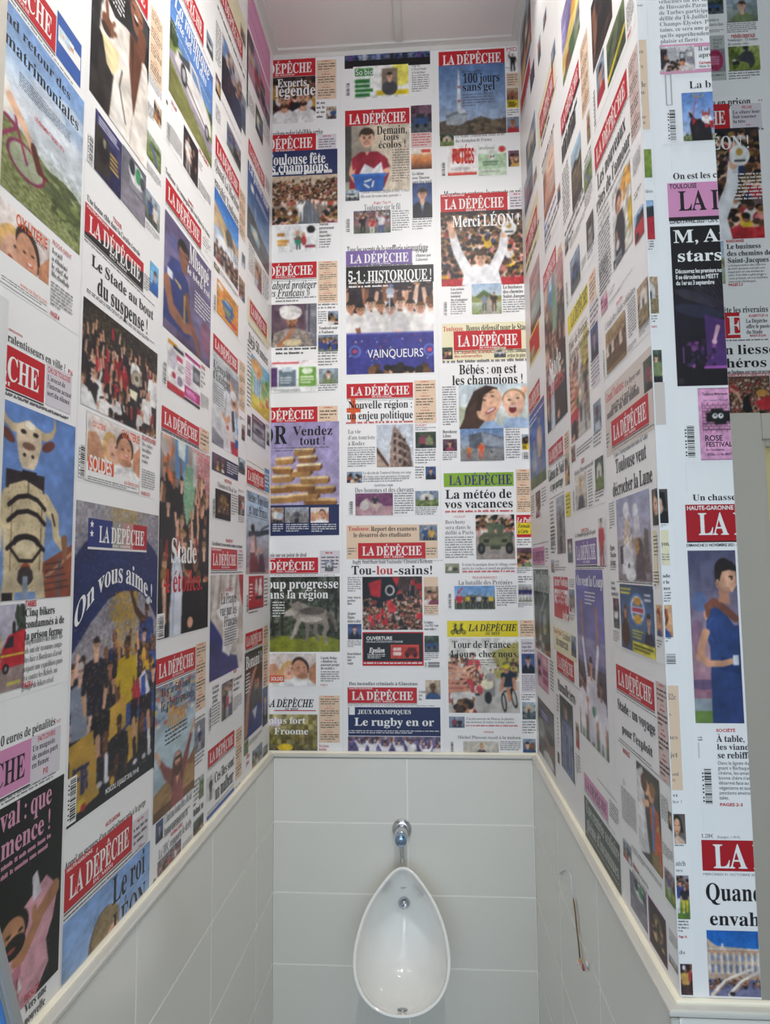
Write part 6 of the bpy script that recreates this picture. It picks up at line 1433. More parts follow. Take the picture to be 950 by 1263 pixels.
P|right|front page with a pink advert and a grey portrait, far on the right wall
p|-2190|-264|-1995|-369|pinkad2||15|43
b|-1966|-262|-1914|-349|9|G
p|-2204|-408|-1925|-578|greyport||23|72
P|right|sunlit front page with two faces pressed together on the right wall
r|-1897|1335|-1628|1220|cream
m|-1866|1305|-1656|1242|n
b|-1853|1241|-1645|1196|2|K
p|-1863|1531|-1815|1462|th|68|6|28
p|-1677|1350|-1619|1306|th|69|6|19
p|-1769|1527|-1720|1492|th|70|6|14
b|-1852|1154|-1664|1116|2|K
p|-1840|1144|-1677|976|faces||15|72
p|-1652|961|-1615|918|th|71|6|20
b|-1844|961|-1667|926|2|BL
b|-1838|934|-1638|881|3|G
r|-1841|982|-1835|884|BL
P|right|second Stade 4 étoiles front page, on the right wall, with players in red confetti
m|-1888|837|-1694|786|n
s|-1677|810|-1624|756|tan|1
p|-1886|786|-1615|376|etoiles||27|186
t|-1838|569|-1675|504|W|b||Stade
t|-1888|510|-1636|466|R|b||4 étoiles.
P|right|front page Gâteau de Noël in the second column of the right wall
m|-1890|332|-1685|286|n
s|-1666|331|-1611|280|tan|1
p|-1669|280|-1617|201|th|73|6|39
t|-1900|273|-1680|241|K|b||Gâteau de Noël
t|-1876|233|-1697|211|K|b||et qui partage
b|-1892|192|-1688|188|1|K
b|-1889|182|-1834|47|12|G
p|-1798|184|-1691|36|gothic||12|71
r|-1673|183|-1618|124|YE
b|-1669|177|-1622|129|5|K
b|-1892|113|-1822|35|8|G
p|-1666|69|-1613|12|th|74|7|29
p|-1895|22|-1848|-13|th|75|6|16
h|-1834|21|-1690|4|G|l||L'un des plus|vieux chiens
b|-1838|2|-1692|-10|2|G
r|-1866|-24|-1678|-132|R
t|-1855|-24|-1674|-48|W|b||Aucher Toulouse
r|-1855|-57|-1679|-95|W
t|-1829|-47|-1713|-85|R|S||OUVERT
t|-1851|-68|-1687|-95|R|S||CHAQUE JEUDI
t|-1815|-77|-1717|-109|R|S||8H 21H
t|-1755|-108|-1680|-132|W|h||Aucher
p|-1666|-53|-1609|-107|th|76|7|28
b|-1659|-28|-1604|-49|4|G
b|-1669|-113|-1612|-128|3|G
P|right|cream topped front page with a player in blue and white stripes on the right wall
r|-1894|-161|-1605|-223|cream
t|-1885|-163|-1773|-177|R|b||Hautes-Pyrénées.
t|-1763|-163|-1673|-182|K|b||La maison
t|-1854|-182|-1700|-206|K|b||du commerçant
p|-1663|-163|-1610|-212|th|77|7|25
m|-1854|-224|-1641|-273|n
t|-1855|-297|-1628|-325|K|b||Marmaille terre-
p|-1832|-334|-1671|-519|bluejersey||19|93
b|-1877|-342|-1846|-390|5|G
b|-1877|-404|-1862|-486|8|G
p|-1642|-363|-1608|-421|th|78|6|32
b|-1651|-437|-1604|-483|6|G
p|-1887|-496|-1859|-525|th|79|6|13
P|right|front page with a dark iron gate photo on the right wall
p|-1545|1331|-1365|1157|festival||24|87
m|-1585|1105|-1389|1059|n
s|-1374|1111|-1309|952|tan|4
b|-1566|1060|-1376|1010|2|K
p|-1338|936|-1312|873|th|80|6|36
b|-1583|1029|-1411|956|1|K
p|-1490|945|-1394|811|gate||14|70
p|-1377|839|-1311|787|field||11|30
b|-1368|857|-1306|834|2|G
b|-1590|963|-1516|827|12|G
b|-1379|781|-1313|749|4|G
p|-1372|722|-1313|660|bwport||10|35
b|-1582|809|-1377|756|3|G
p|-1585|786|-1546|753|th|82|6|16
b|-1527|757|-1379|739|3|G
b|-1372|661|-1312|637|3|G
p|-1534|712|-1439|631|th|83|13|42
b|-1426|662|-1381|641|5|G
c|-1585|683|-1573|630
P|right|second yellow masthead Tour de France front page, on the right wall
r|-1583|597|-1382|553|YE
t|-1547|592|-1386|560|K|h||LA DÉPÊCHE
s|-1369|600|-1314|538|tan|1
p|-1583|537|-1395|291|tourcyc||27|132
t|-1578|530|-1386|510|K|b||Tour de France :
t|-1574|504|-1380|486|K|b||4 jours chez nous
r|-1372|541|-1309|365|lav
b|-1368|532|-1302|486|4|K
p|-1370|489|-1311|420|suitman||10|41
b|-1377|426|-1310|368|7|G
p|-1370|332|-1310|272|th|84|11|37
b|-1377|272|-1314|241|4|G
p|-1589|284|-1547|246|th|85|6|20
b|-1536|270|-1386|249|3|G
t|-1490|239|-1462|229|R|S||MUSIQUE
t|-1565|222|-1386|211|G|l||Michel Plasson reçoit
p|-1560|208|-1451|131|blond||16|42
b|-1437|205|-1398|125|12|G
p|-1373|218|-1308|152|th|86|12|40
b|-1380|156|-1311|130|4|G
c|-1587|180|-1575|132
P|right|front page On veut la Coupe ! with players in white lifting arms under a violet sky
t|-1580|78|-1389|69|K|b||Le Volontaire qui perd l'esprit
t|-1516|85|-1447|77|R|S||EURO 2016
m|-1583|61|-1382|6|pu
p|-1365|97|-1311|3|redman||10|59
b|-1588|3|-1310|-1|1|K
p|-1589|-5|-1345|-376|coupe||39|218
t|-1580|-18|-1314|-40|W|b||On veut la Coupe !
b|-1504|-52|-1412|-83|4|W
P|right|front page with pink masthead and slate panel Une rentrée scolaire on the right wall
m|-1571|-458|-1370|-494|pk
b|-1448|-434|-1302|-437|1|K
b|-1357|-446|-1295|-479|6|K
r|-1575|-509|-1295|-597|SL
t|-1560|-514|-1298|-540|GY|b||Une rentrée scolaire
t|-1557|-548|-1306|-575|GY|b||pleine d'inconnues
b|-1568|-583|-1308|-587|1|GY
P|right|front page with dark stage photo over a green field on the right wall
p|-1275|1121|-1135|979|darkstage||27|86
p|-1179|959|-1068|876|greenfield||25|54
p|-1253|972|-1197|890|th|90|11|50
b|-1276|976|-1269|933|1|G
c|-1281|942|-1268|870
b|-1059|927|-1021|883|9|G
t|-1059|877|-1038|870|R|S||PAGE 7
P|right|front page Les nouveaux rites de l'amour with a woman among yellow and white flowers
m|-1288|831|-1071|782|n
s|-1061|829|-1014|689|pinktan|4
t|-1274|766|-1088|735|K|b||Les nouveaux
t|-1286|723|-1067|696|K|b||rites de l'amour
b|-1278|689|-1069|682|1|K
p|-1182|675|-1073|534|flowerlady||26|96
h|-1279|679|-1195|644|G|l||C'est Toulouse|Coupe d'Europe|des Maraudeurs
b|-1284|648|-1200|522|16|G
b|-1058|662|-1019|630|9|G
p|-1063|565|-1018|518|redcar||13|35
b|-1058|601|-1022|588|2|G
b|-1287|588|-1222|523|9|G
p|-1186|549|-1133|533|th|91|12|10
p|-1281|519|-1236|485|pinkad2||9|22
h|-1226|510|-1125|500|G|l||C'est à son Olivier|de campagne
b|-1226|489|-1082|483|2|G
t|-1178|469|-1142|464|R|S||ÉDUCATION
t|-1255|459|-1071|446|G|l||C'était des chats solidaires
p|-1256|439|-1131|361|rowpeople||28|52
b|-1116|441|-1072|380|12|G
p|-1062|444|-1004|379|th|92|17|50
b|-1063|382|-1005|364|5|G
c|-1278|415|-1272|362
b|-1124|370|-1076|359|3|G
P|right|front page Toulouse veut décrocher la Lune with an astronaut on the right wall
r|-1282|335|-976|207|tan2
t|-1273|327|-1154|310|R|b||Grand Toulouse.
t|-1150|318|-1065|308|K|b||Un foyer sur
t|-1238|303|-1090|287|K|b||quatre est mal logé
p|-1051|321|-985|270|th|93|20|41
b|-1268|291|-1074|269|1|G
m|-1243|268|-1034|221|n
t|-1233|208|-1043|199|G|l||Espace. Un programme dans toute la Vallée
t|-1225|194|-1054|169|K|b||Toulouse veut
t|-1249|154|-1030|129|K|b||décrocher la Lune
b|-1279|252|-1257|222|4|G
p|-1231|121|-1049|-24|moon||47|107
p|-1036|117|-994|62|darkport||14|45
b|-1279|120|-1245|70|10|G
h|-1282|41|-1243|5|K|b||Figaro,|l'histoire|de loger
b|-1287|5|-1245|-7|3|G
r|-1038|55|-1023|-27|cream
b|-1036|47|-1018|14|6|K
b|-1043|-7|-1020|-31|5|K
b|-1244|-25|-1051|-29|1|G
p|-1227|-30|-1050|-141|musicad||48|83
h|-1284|-25|-1237|-52|K|b||Le vin|l'amour|à grand prix
p|-1274|-57|-1238|-111|th|95|8|37
b|-1282|-117|-1242|-137|5|G
p|-1038|-57|-1015|-103|redhair||7|39
b|-1040|-109|-1018|-122|3|G
P|right|front page Stade : un voyage pour l'exploit with a royal wedding kiss on the right wall
m|-1274|-177|-1065|-221|n
s|-1056|-172|-1008|-316|pinktan|4
t|-1272|-239|-1066|-257|K|b||Stade : un voyage
t|-1249|-279|-1084|-294|K|b||pour l'exploit
b|-1267|-308|-1091|-312|1|G
r|-1276|-314|-1058|-317|K
r|-1276|-315|-1058|-318|W
t|-1247|-321|-1207|-329|R|S||MARIAGE
h|-1255|-377|-1181|-386|G|l||William et|Kate mariage|glamour
b|-1269|-392|-1183|-450|16|G
p|-1170|-322|-1060|-464|bride||32|115
b|-1054|-338|-1023|-374|10|G
p|-1025|-352|-987|-377|darkport||14|22
b|-1056|-407|-1002|-425|5|G
p|-1051|-441|-995|-484|soccer||20|39
p|-1269|-484|-1221|-515|th|97|12|23
b|-1217|-475|-1065|-486|3|G
t|-1210|-503|-1182|-510|R|S||PAGE 16
h|-1218|-504|-1080|-523|G|l||Mercredi a lancé le|plan de la rentrée
P|right|cut off adverts page with grey and plum panels, right wall resting on the tile edge
r|-1237|-524|-1146|-586|GY
p|-1237|-524|-1146|-586|toon||24|48
r|-1138|-521|-1057|-591|PLM
p|-1131|-524|-1061|-588|stage||22|54
p|-1049|-562|-1015|-573|th|98|12|10
b|-1045|-524|-1007|-542|5|G
P|pier|wrapped edge of a front page with a tan sidebar on the narrow pier face, topmost
t|340|890|352|886|G|s||avec
r|338|829|354|680|tan
t|339|814|349|806|G|l||ns
t|340|800|344|794|G|l||s
t|341|789|348|781|G|l||es
t|341|759|351|750|G|l||de
t|340|745|349|738|G|l||ue
t|340|732|344|726|G|l||e
t|339|703|349|698|G|l||our
t|339|694|348|689|G|l||se
p|334|647|354|601|penguin||18|34
t|336|582|354|576|G|l||ollées
t|339|571|343|567|G|l||n
p|327|564|354|501|redcar||25|48
b|338|499|352|483|4|G
P|pier|wrapped page edge with a grey street photo on the narrow pier face
p|332|442|355|384|th|92|21|45
b|340|381|352|369|3|G
t|341|365|351|362|R|S||PAGE 5
P|pier|wrapped edge of the Toulouse veut décrocher la Lune page on the pier face
p|330|327|356|277|th|93|25|40
r|336|277|358|212|tan2
t|334|246|343|243|K|b||Toulouse
p|333|115|355|64|darkport||21|42
b|332|62|352|57|2|G
r|336|54|354|2|cream
t|339|37|355|31|K|b||Lyon,
t|335|26|343|23|K|b||oui »
b|335|19|354|4|4|G
t|334|-11|354|-16|K|b||grade
t|333|-20|352|-25|K|b||pour le
t|333|-29|353|-34|K|b||France
b|333|-37|354|-53|4|G
p|333|-56|354|-103|redhair||21|40
b|334|-103|352|-111|2|G
b|333|-121|341|-124|1|G
c|332|-127|356|-141
P|pier|wrapped tan sidebar of the Stade : un voyage page on the pier face
r|341|-172|358|-319|tan
t|342|-184|354|-192|G|l||32e
t|337|-210|346|-215|G|l||tères
t|340|-242|354|-248|G|l||nes
t|342|-266|353|-273|G|l||jet
t|344|-294|353|-299|G|l||end
t|344|-302|348|-307|G|l||ts
P|pier|wrapped page edge with a woman's portrait and football photos on the pier face
t|340|-324|351|-328|G|l||nt
t|341|-333|356|-337|G|l||der ?
p|338|-352|359|-393|woman||21|38
b|342|-394|356|-397|1|G
t|343|-416|357|-423|G|l||atch
t|343|-427|353|-431|G|l||ux
p|343|-436|360|-495|soccer||18|54
b|342|-497|357|-514|4|G
t|343|-517|354|-520|R|S||Page 16
t|342|-537|351|-542|G|l||ds
p|343|-555|359|-596|goldman||17|38
P|pier|front page with large article text on hussar vehicles and a horned devil costume photo
h|376|895|504|821|G|l||véhicules du 1er Régiment|de Hussards Parachutistes|de Tarbes participeront au|défilé du 14-Juillet sur les|Champs-Élysées. Pour cer-|tains, ce sera une première|qu'ils appréhendent avec|plaisir et fierté ».
r|374|818|463|812|PKT
r|373|775|460|769|PKT
p|375|815|427|773|market||48|31
f|433|812|805|K|l|Il sème
f|433|802|794|K|l|après
t|433|787|451|783|R|S||Carnets
t|433|782|450|777|G|l||dans le
f|416|755|743|K|l1.0|La bataille
r|383|769|390|768|GL
r|380|718|388|717|GL
r|380|768|382|717|GL
r|388|768|390|717|GL
b|384|760|386|726|1|G
c|382|709|393|659
p|404|736|455|657|devil||48|59
P|pier|front page with pink TOULOUSE masthead, black concert photo and ROSE FESTIVAL advert
f|385|606|596|K|b|On est les champions
r|376|590|464|531|PK
r|376|535|464|529|K
t|379|588|420|581|K|S||TOULOUSE
f|391|576|545|K|b0.71|LA DÉPÊCHE
t|377|532|449|525|K|S||LUNDI 3 AVRIL 2023 - 1,30 €
p|377|520|451|270|concert||72|197
f|381|514|494|W|b1.12|M, Aretha
f|385|482|464|W|b1.2|stars
h|382|452|458|427|W|S||Découvrez les premiers noms|Il se déroulera au MEETT|du 1er au 3 septembre
r|375|303|375|273|GL
r|382|254|382|224|GL
c|385|209|398|161
p|406|266|459|157|rosefest||52|89
t|412|259|449|255|K|S||Toulouse Métropole
t|414|249|449|246|K|s||Le Comité Mutuel
f|413|194|186|K|S|ROSE
f|414|184|177|K|S|FESTIVAL
t|414|174|440|171|K|S||En Occitanie
t|415|167|453|164|K|S||30 Déc. - 11 Fév. MEETT
P|pier|front page with red HAUTE-GARONNE masthead and an embracing rugby player in blue
f|391|106|97|K|b1.08|Un chasseur tué
r|380|91|458|36|RD
r|380|37|458|35|K
t|382|89|449|83|W|S||HAUTE-GARONNE
f|397|78|46|W|b0.71|LA DÉPÊCHE
t|379|33|460|29|K|S||DIMANCHE 21 NOVEMBRE 2021 - 1,80
p|380|23|448|-225|hug||69|213
t|408|-233|435|-237|R|S||SOCIÉTÉ
f|408|-242|-251|K|b|À table,
f|408|-254|-262|K|b1.02|les viandes
f|408|-265|-274|K|b|se rebiffent
h|408|-278|490|-331|G|s||Dans la lignée du poi-|gnant « Barbaque », le|cinéma, les amateurs de|bonne chère n'en sont|désarmé face au véga-|véganisme et aux in-|jonctions environnemen-|tales.
t|408|-336|440|-340|R|S||PAGES 2-3
c|386|-289|398|-337
b|382|-244|389|-251|2|G
r|382|-252|383|-274|GL
P|pier|front page Quand La Machine envahit with the Capitole facade and giant legs, on the pier
f|380|-379|-384|K|l|1,20€
t|402|-381|434|-384|G|s||(Espagne : 1,40 €)
r|380|-387|461|-429|RD
f|395|-393|-425|W|b0.76|LA DÉPÊCHE
t|380|-432|458|-435|G|s||MERCREDI 31 OCTOBRE 2018
f|382|-446|-469|K|b0.79|Quand La
f|386|-484|-502|K|b1.02|envahit
p|381|-509|456|-596|capitole||79|81
P|door|shaded front page with a grape picker photo above the door frame
p|661|1326|705|1284|th|23|27|20
h|659|1274|703|1254|G|l||Leur histoire est|écrite dans les clients
b|657|1245|703|1237|2|G
r|666|1230|703|1119|GY
h|677|1222|699|1199|K|l||10 SEPT|09 OCT|2016
p|665|1197|702|1140|pinkdisc||24|29
b|664|1134|698|1128|1|K
p|712|1322|781|1260|th|12|43|31
b|710|1262|777|1233|6|G
t|718|1229|772|1221|R|S||PYRÉNÉES-ORIENTALES
h|710|1220|779|1203|G|l||Vendanges : 12 tonnes|de raisins volés
p|710|1200|780|1140|picker||44|30
b|708|1142|778|1117|4|G
P|door|shaded front page with raised arms above the door frame and headline Le business des chemins
t|588|1074|754|1055|K|b||la suspecte en prison
t|771|1067|780|1063|R|S||P 7
m|529|1061|705|999|tag
s|710|1059|776|998|lav|0
t|733|1053|755|1047|R|S||PÊCHE
h|712|1043|775|1013|K|b||Le silure leur|fait tourner|la tête
t|741|1009|749|1005|R|S||P 8
b|668|999|779|990|1|G
p|516|1001|767|737|leon||161|136
t|549|982|746|951|W|b||Merci LÉON !
b|699|892|771|825|8|W
t|682|735|721|729|R|S||RANDONNÉE
p|610|733|676|633|walkers||43|53
h|682|725|779|681|K|b||Le business|des chemins de|Saint-Jacques
h|682|678|775|635|G|s||La fréquentation des chemins|de Saint-Jacques connaît une|expansion en ces années an-|nées. Si le côté « pèlerinage »|reste présent, un vrai business|s'est aussi développé.
t|682|633|713|627|R|S||PAGES 2-3
P|door|shaded front page en liesse, héros cut by the door frame top
t|625|579|765|565|K|b||qui arrête les riverains
r|527|566|702|507|R
f|674|557|515|W|b|E
t|722|560|763|554|R|S||RUGBY/TOP 14
h|715|550|770|516|K|b||La Dépêche|offre le poster|du Stade
t|722|514|757|509|R|S||MARDI 29 JUIN
b|670|504|761|498|1|G
f|649|491|470|K|b1.15|en liesse
f|666|461|440|K|b1.22|héros
t|666|434|765|425|K|S||Les Stadistes ont reçu un accueil
t|666|426|761|418|R|S||CAHIER SPORTS ET PAGES LOCALES
p|632|419|759|324|crowdred||84|52
'''
# ---------------------------------------------------------------- lettering: glyph outlines cached once, then laid out as flat ink
ACC = {'é': 'e´', 'è': 'e`', 'ê': 'e^', 'à': 'a`', 'â': 'a^', 'ç': 'c,', 'î': 'i^', 'ô': 'o^', 'û': 'u^', 'ë': 'e:', 'É': 'E´', 'È': 'E`', 'Ê': 'E^', 'À': 'A`'}
def serif(ch, st):
    o = ord(ch); it = st in 'ih'
    if 'A' <= ch <= 'Z': return chr((0x1D468 if it else 0x1D400) + o - 65)
    if 'a' <= ch <= 'z': return chr((0x1D482 if it else 0x1D41A) + o - 97)
    if '0' <= ch <= '9': return chr(0x1D7CE + o - 48)
    return ch
def raw(body, off):
    c = bpy.data.curves.new('glyph', 'FONT'); c.body = body; c.resolution_u = 3; c.offset = off
    o = bpy.data.objects.new('glyph', c); COL.objects.link(o); bpy.context.view_layer.update()
    me = o.to_mesh(); n = len(me.vertices); v = np.empty(n * 3, np.float32); me.vertices.foreach_get('co', v)
    me.calc_loop_triangles(); t = np.empty(len(me.loop_triangles) * 3, np.int32); me.loop_triangles.foreach_get('vertices', t)
    o.to_mesh_clear(); bpy.data.objects.remove(o); bpy.data.curves.remove(c)
    return v.reshape(-1, 3)[:, :2].copy(), t.reshape(-1, 3).copy()
OFF = {'b': .004, 'i': 0, 'h': .012, 'l': -.009, 's': 0, 'S': .022}
GC = {}; CAP = {}; HW = {}
def glyph(ch, st):
    k = (ch, st)
    if k in GC: return GC[k]
    sans = st in 'sS'; f = (lambda c: c) if sans else (lambda c: serif(c, st))
    if st not in CAP:
        v, _ = raw(f('H'), 0); CAP[st] = v[:, 1].max(); HW[st] = raw(f('H') + f('H'), 0)[0][:, 0].max()
    base, acc = ch, ''
    if not sans and ch in ACC: base, acc = ACC[ch]
    if ch == ' ': GC[k] = (np.zeros((0, 2)), np.zeros((0, 3), int), (.30 if sans else .33)); return GC[k]
    v, t = raw(f(base), OFF[st]); adv = raw(f('H') + f(base) + f('H'), 0)[0][:, 0].max() - HW[st]
    v = v / CAP[st]; adv = adv / CAP[st]
    if acc and len(v):
        up = 'A' <= base <= 'Z'; x = (v[:, 0].min() + v[:, 0].max()) / 2; y = 1.07 if up else .78; w = .2
        th = .6 if st == 'l' else 1
        P = {'´': [(x - .08, y), (x + .02, y), (x + .2, y + .2), (x + .04, y + .2)], '`': [(x + .08, y), (x - .02, y), (x - .2, y + .2), (x - .04, y + .2)],
             '^': [(x - .22, y), (x - .1, y), (x, y + .12), (x + .1, y), (x + .22, y), (x + .05, y + .21), (x - .05, y + .21)], ',': [(x - .02, 0), (x + .06, 0), (x + .05, -.06), (x + .14, -.12), (x + .04, -.24), (x - .14, -.24), (x - .12, -.18), (x, -.17), (x - .01, -.1)],
             ':': [(x - .18, y), (x - .06, y), (x - .06, y + .13), (x - .18, y + .13)]}[acc]
        if base == 'i': m = v[:, 1] < .74; P = [(a, b - .02) for a, b in P]
        n = len(v); v = np.vstack([v, np.array(P)])
        if acc == '^': tr = [(n, n + 1, n + 6), (n + 1, n + 2, n + 6), (n + 2, n + 5, n + 6), (n + 2, n + 3, n + 5), (n + 3, n + 4, n + 5)]
        elif acc == ',': tr = [(n, n + 1, n + 2), (n, n + 2, n + 8), (n + 8, n + 2, n + 3), (n + 8, n + 3, n + 7), (n + 7, n + 3, n + 4), (n + 7, n + 4, n + 5), (n + 7, n + 5, n + 6)]
        else: tr = [(n, n + 1, n + 2), (n, n + 2, n + 3)]
        t = np.vstack([t, np.array(tr)])
        if acc == ':':
            q = np.array([(a + .24, b) for a, b in P]); n2 = len(v); v = np.vstack([v, q]); t = np.vstack([t, [(n2, n2 + 1, n2 + 2), (n2, n2 + 2, n2 + 3)]])
    GC[k] = (v, t, adv); return GC[k]
def layout(txt, st):
    V, T, x, n = [], [], 0., 0
    for ch in txt:
        v, t, a = glyph(ch, st)
        if len(v): V.append(v + (x, 0)); T.append(t + n); n += len(v)
        x += a
    return (np.vstack(V), np.vstack(T), x) if V else (np.zeros((0, 2)), np.zeros((0, 3), int), x)

COLS = dict(K='1d1c1f', G='626164', W='f2f2f0', R='c3202b', RD='b01020', N='26315c', OR='dc5a28', OR2='e0943c', YE='e8d61e', YO='d8a03c', GR='86b02c', PU='3c2c6c', BL='3c62ac', LB='5c9cd0', GY='b9bdb8', GL='b4b4b2', DV='34345c', PK='d892bb',
            PKT='d89ab4', SL='465049', PLM='7c3064', tan='e8ccb0', tan2='d8ccc4', cream='ece4c0', lav='dbd5db', pk='dcc4c0', pinktan='d8c2bc', y='e8d61e')
def ink(c): return lin(rgb(COLS.get(c, c))) * .92
class Page:
    """one printed front page: flat ink on a wall, in millimetres (u to the right, v up from eye level)"""
    def __init__(s, wall, label): s.wall, s.label, s.V, s.Q, s.T, s.C, s.n, s.d = wall, label, [], [], [], [], 0, .0009; s.bb = [1e9, -1e9, 1e9, -1e9]
    def add(s, uv, quads=None, tris=None, col=None):
        uv = np.asarray(uv, float)
        if not len(uv): return
        s.d += .000025
        s.V.append(np.column_stack([uv, np.full(len(uv), s.d)])); s.C.append(np.broadcast_to(col, (len(uv), 3)))
        if quads is not None: s.Q.append(np.asarray(quads) + s.n)
        if tris is not None: s.T.append(np.asarray(tris) + s.n)
        s.n += len(uv)
        u0, u1, v0, v1 = CLIP[s.wall]
        s.bb = [max(u0, min(s.bb[0], uv[:, 0].min())), min(u1, max(s.bb[1], uv[:, 0].max())), max(v0, min(s.bb[2], uv[:, 1].min())), min(v1, max(s.bb[3], uv[:, 1].max()))]
    def rect(s, u0, v0, u1, v1, c):
        U0, U1, V0, V1 = CLIP[s.wall]; u0, u1, v0, v1 = max(u0, U0), min(u1, U1), min(v0, V1), max(v1, V0)
        if u1 > u0 and v0 > v1: s.add([(u0, v1), (u1, v1), (u1, v0), (u0, v0)], quads=[(0, 1, 2, 3)], col=ink(c))
    def rects(s, L, c):
        """many small bars of one colour as one layer"""
        U0, U1, V0, V1 = CLIP[s.wall]; P, Q = [], []
        for u0, v0, u1, v1 in L:
            u0, u1, v0, v1 = max(u0, U0), min(u1, U1), min(v0, V1), max(v1, V0)
            if u1 > u0 and v0 > v1: n = len(P); P += [(u0, v1), (u1, v1), (u1, v0), (u0, v0)]; Q.append((n, n + 1, n + 2, n + 3))
        if P: s.add(P, quads=Q, col=ink(c))
    def tri(s, v, t, c):
        """triangles cut to what the wall offers"""
        U0, U1, V0, V1 = CLIP[s.wall]; c = ink(c)
        if v[:, 0].min() >= U0 and v[:, 0].max() <= U1 and v[:, 1].min() >= V0 and v[:, 1].max() <= V1: return s.add(v, tris=t, col=c)
        P, T = [], []
        for a in t:
            poly = [tuple(v[i]) for i in a]
            for d, lim, sg in ((0, U0, 1), (0, U1, -1), (1, V0, 1), (1, V1, -1)):
                out = []
                for i, q in enumerate(poly):
                    p = poly[i - 1]; iq, ip = (q[d] - lim) * sg >= 0, (p[d] - lim) * sg >= 0
                    if iq != ip: f = (lim - p[d]) / (q[d] - p[d]); out.append((p[0] + (q[0] - p[0]) * f, p[1] + (q[1] - p[1]) * f))
                    if iq: out.append(q)
                poly = out
                if not poly: break
            if len(poly) >= 3:
                n = len(P); P += poly; T += [(n, n + i, n + i + 1) for i in range(1, len(poly) - 1)]
        if P: s.add(P, tris=T, col=c)
    def text(s, u0, v0, u1, v1, c, st, txt, arc=0, align='fit', pad=1.0):
        L = txt.split('|'); n = len(L); Hh = v0 - v1
        lay = [layout(t, st) for t in L]; wmax = max(l[2] for l in lay) or 1
        cap = Hh if n == 1 else Hh / (1 + (n - 1) * 1.42); pitch = cap * 1.42
        sx = (u1 - u0) / wmax
        if align == 'left': sx = min(sx, cap * .92)
        if st == 'l' and n == 1: pass
        for i, (v, t, w) in enumerate(lay):
            if not len(v): continue
            q = v * (sx, cap) + (u0, v0 - cap - i * pitch)
            if arc:
                k = (q[:, 0] - (u0 + u1) / 2) / ((u1 - u0) / 2); q[:, 1] -= arc * k * k * (1 + .25 * np.sign(-k))
            s.tri(q, t, c)
    def free(s, u, v0, v1, c, st, txt):
        v, t, w = layout(txt, st[0]); k = v0 - v1; s.tri(v * (k * float(st[1:] or .92), k) + (u, v1), t, c)
    def body(s, u0, v0, u1, v1, n, c, seed=0):
        """columns of small print: word-long strokes with ragged ends"""
        r = random.Random(int(u0 * 7 + v0 * 3 + n)); L = []; p = (v0 - v1) / n; h = p * (.5 if n > 1 else .6); em = max(p * .55, (u1 - u0) / 60)
        for i in range(n):
            y = v0 - i * p; x = u0; end = u1 if i < n - 1 or n == 1 else u0 + (u1 - u0) * r.uniform(.4, .95)
            while x < end - em * .5:
                w = em * r.choice((1, 1.6, 2.4, 3, 3.8, 4.6)); e = min(end, x + w); k = x
                while k < e - em * .15:                       # letters: uneven little strokes
                    g = min(e, k + em * r.uniform(.35, .6)); tall = r.random() < .25
                    L.append((k, y - h * (0 if tall else .22), k + (g - k) * .78, y - h)); k = g
                x = e + em * .55
        s.rects(L, c)
    def side(s, u0, v0, u1, v1, c, n):
        """tinted side column: n blocks of a red kicker over a few dark lines"""
        s.rect(u0, v0, u1, v1, c)
        if n < 1: return
        h = (v0 - v1) / n; w = u1 - u0; m = (u0 + u1) / 2
        for i in range(n):
            y = v0 - i * h - h * .06; s.body(m - w * .22, y, m + w * .22, y - h * .13, 1, 'R')
            k = 3 if h < w * .9 else 4
            s.body(u0 + w * .08, y - h * .2, u1 - w * .06, y - h * .78, k, 'K'); s.body(m - w * .12, y - h * .82, m + w * .12, y - h * .9, 1, 'R')
    def mast(s, u0, v0, u1, v1, var):
        w, h = u1 - u0, v0 - v1; c, tc = {'pu': ('7a62a4', 'W'), 'pk': ('d892bb', 'K')}.get(var, ('c3202b', 'W'))
        if var == 'fr':
            s.rect(u0, v0, u0 + w * .37, v1, '2c3a78'); s.rect(u0 + w * .37, v0, u0 + w * .55, v1, '9c948c'); s.rect(u0 + w * .55, v0, u0 + w * .73, v1, 'bc8c88'); s.rect(u0 + w * .73, v0, u1, v1, 'b02834')
            for y in (.8, .48):
                P = [(0, 0)] + [((.03 * w if i % 2 == 0 else .013 * w) * math.sin(i * math.pi / 5), (.03 * w if i % 2 == 0 else .013 * w) * math.cos(i * math.pi / 5)) for i in range(10)]
                s.tri(np.array(P) + (u0 + w * .055, v1 + h * y), np.array([(0, 1 + i, 1 + (i + 1) % 10) for i in range(10)]), 'W')
            s.rect(u0, v1 + h * .02, u1, v1 - h * .06, 'e4e0e0')
        else: s.rect(u0, v0, u1, v1, c)
        if var == 'bk': s.tri(np.array([(u0, v1 + h * .1), (u0, v1), (u1, v1), (u1, v1 + h * .66), (u0 + w * .3, v1 + h * .4), (u0 + w * .18, v1 + h * .2)]), np.array([(0, 1, 5), (1, 2, 5), (5, 2, 4), (4, 2, 3)]), '222226')
        a = .16 if var == 'fr' else .06
        top = .80 if var in ('tag', 'bk', 'pk') else .84
        # capitals: the name set tall, L and D tallest
        x0, x1 = u0 + w * a, u1 - w * .055; lay = layout('LA DÉPÊCHE', 'b'); k = (x1 - x0) / lay[2]
        s.tri(lay[0] * (k, h * (top - .27) / 1.0) + (x0, v1 + h * .2), lay[1], tc)
        sub = layout('DU MIDI' if int(abs(u0)) % 2 else 'DE TOULOUSE', 'b'); k2 = w * .3 / sub[2]
        s.tri(sub[0] * (k2, h * .09) + (u0 + w * .38, v1 + h * .06), sub[1], tc)
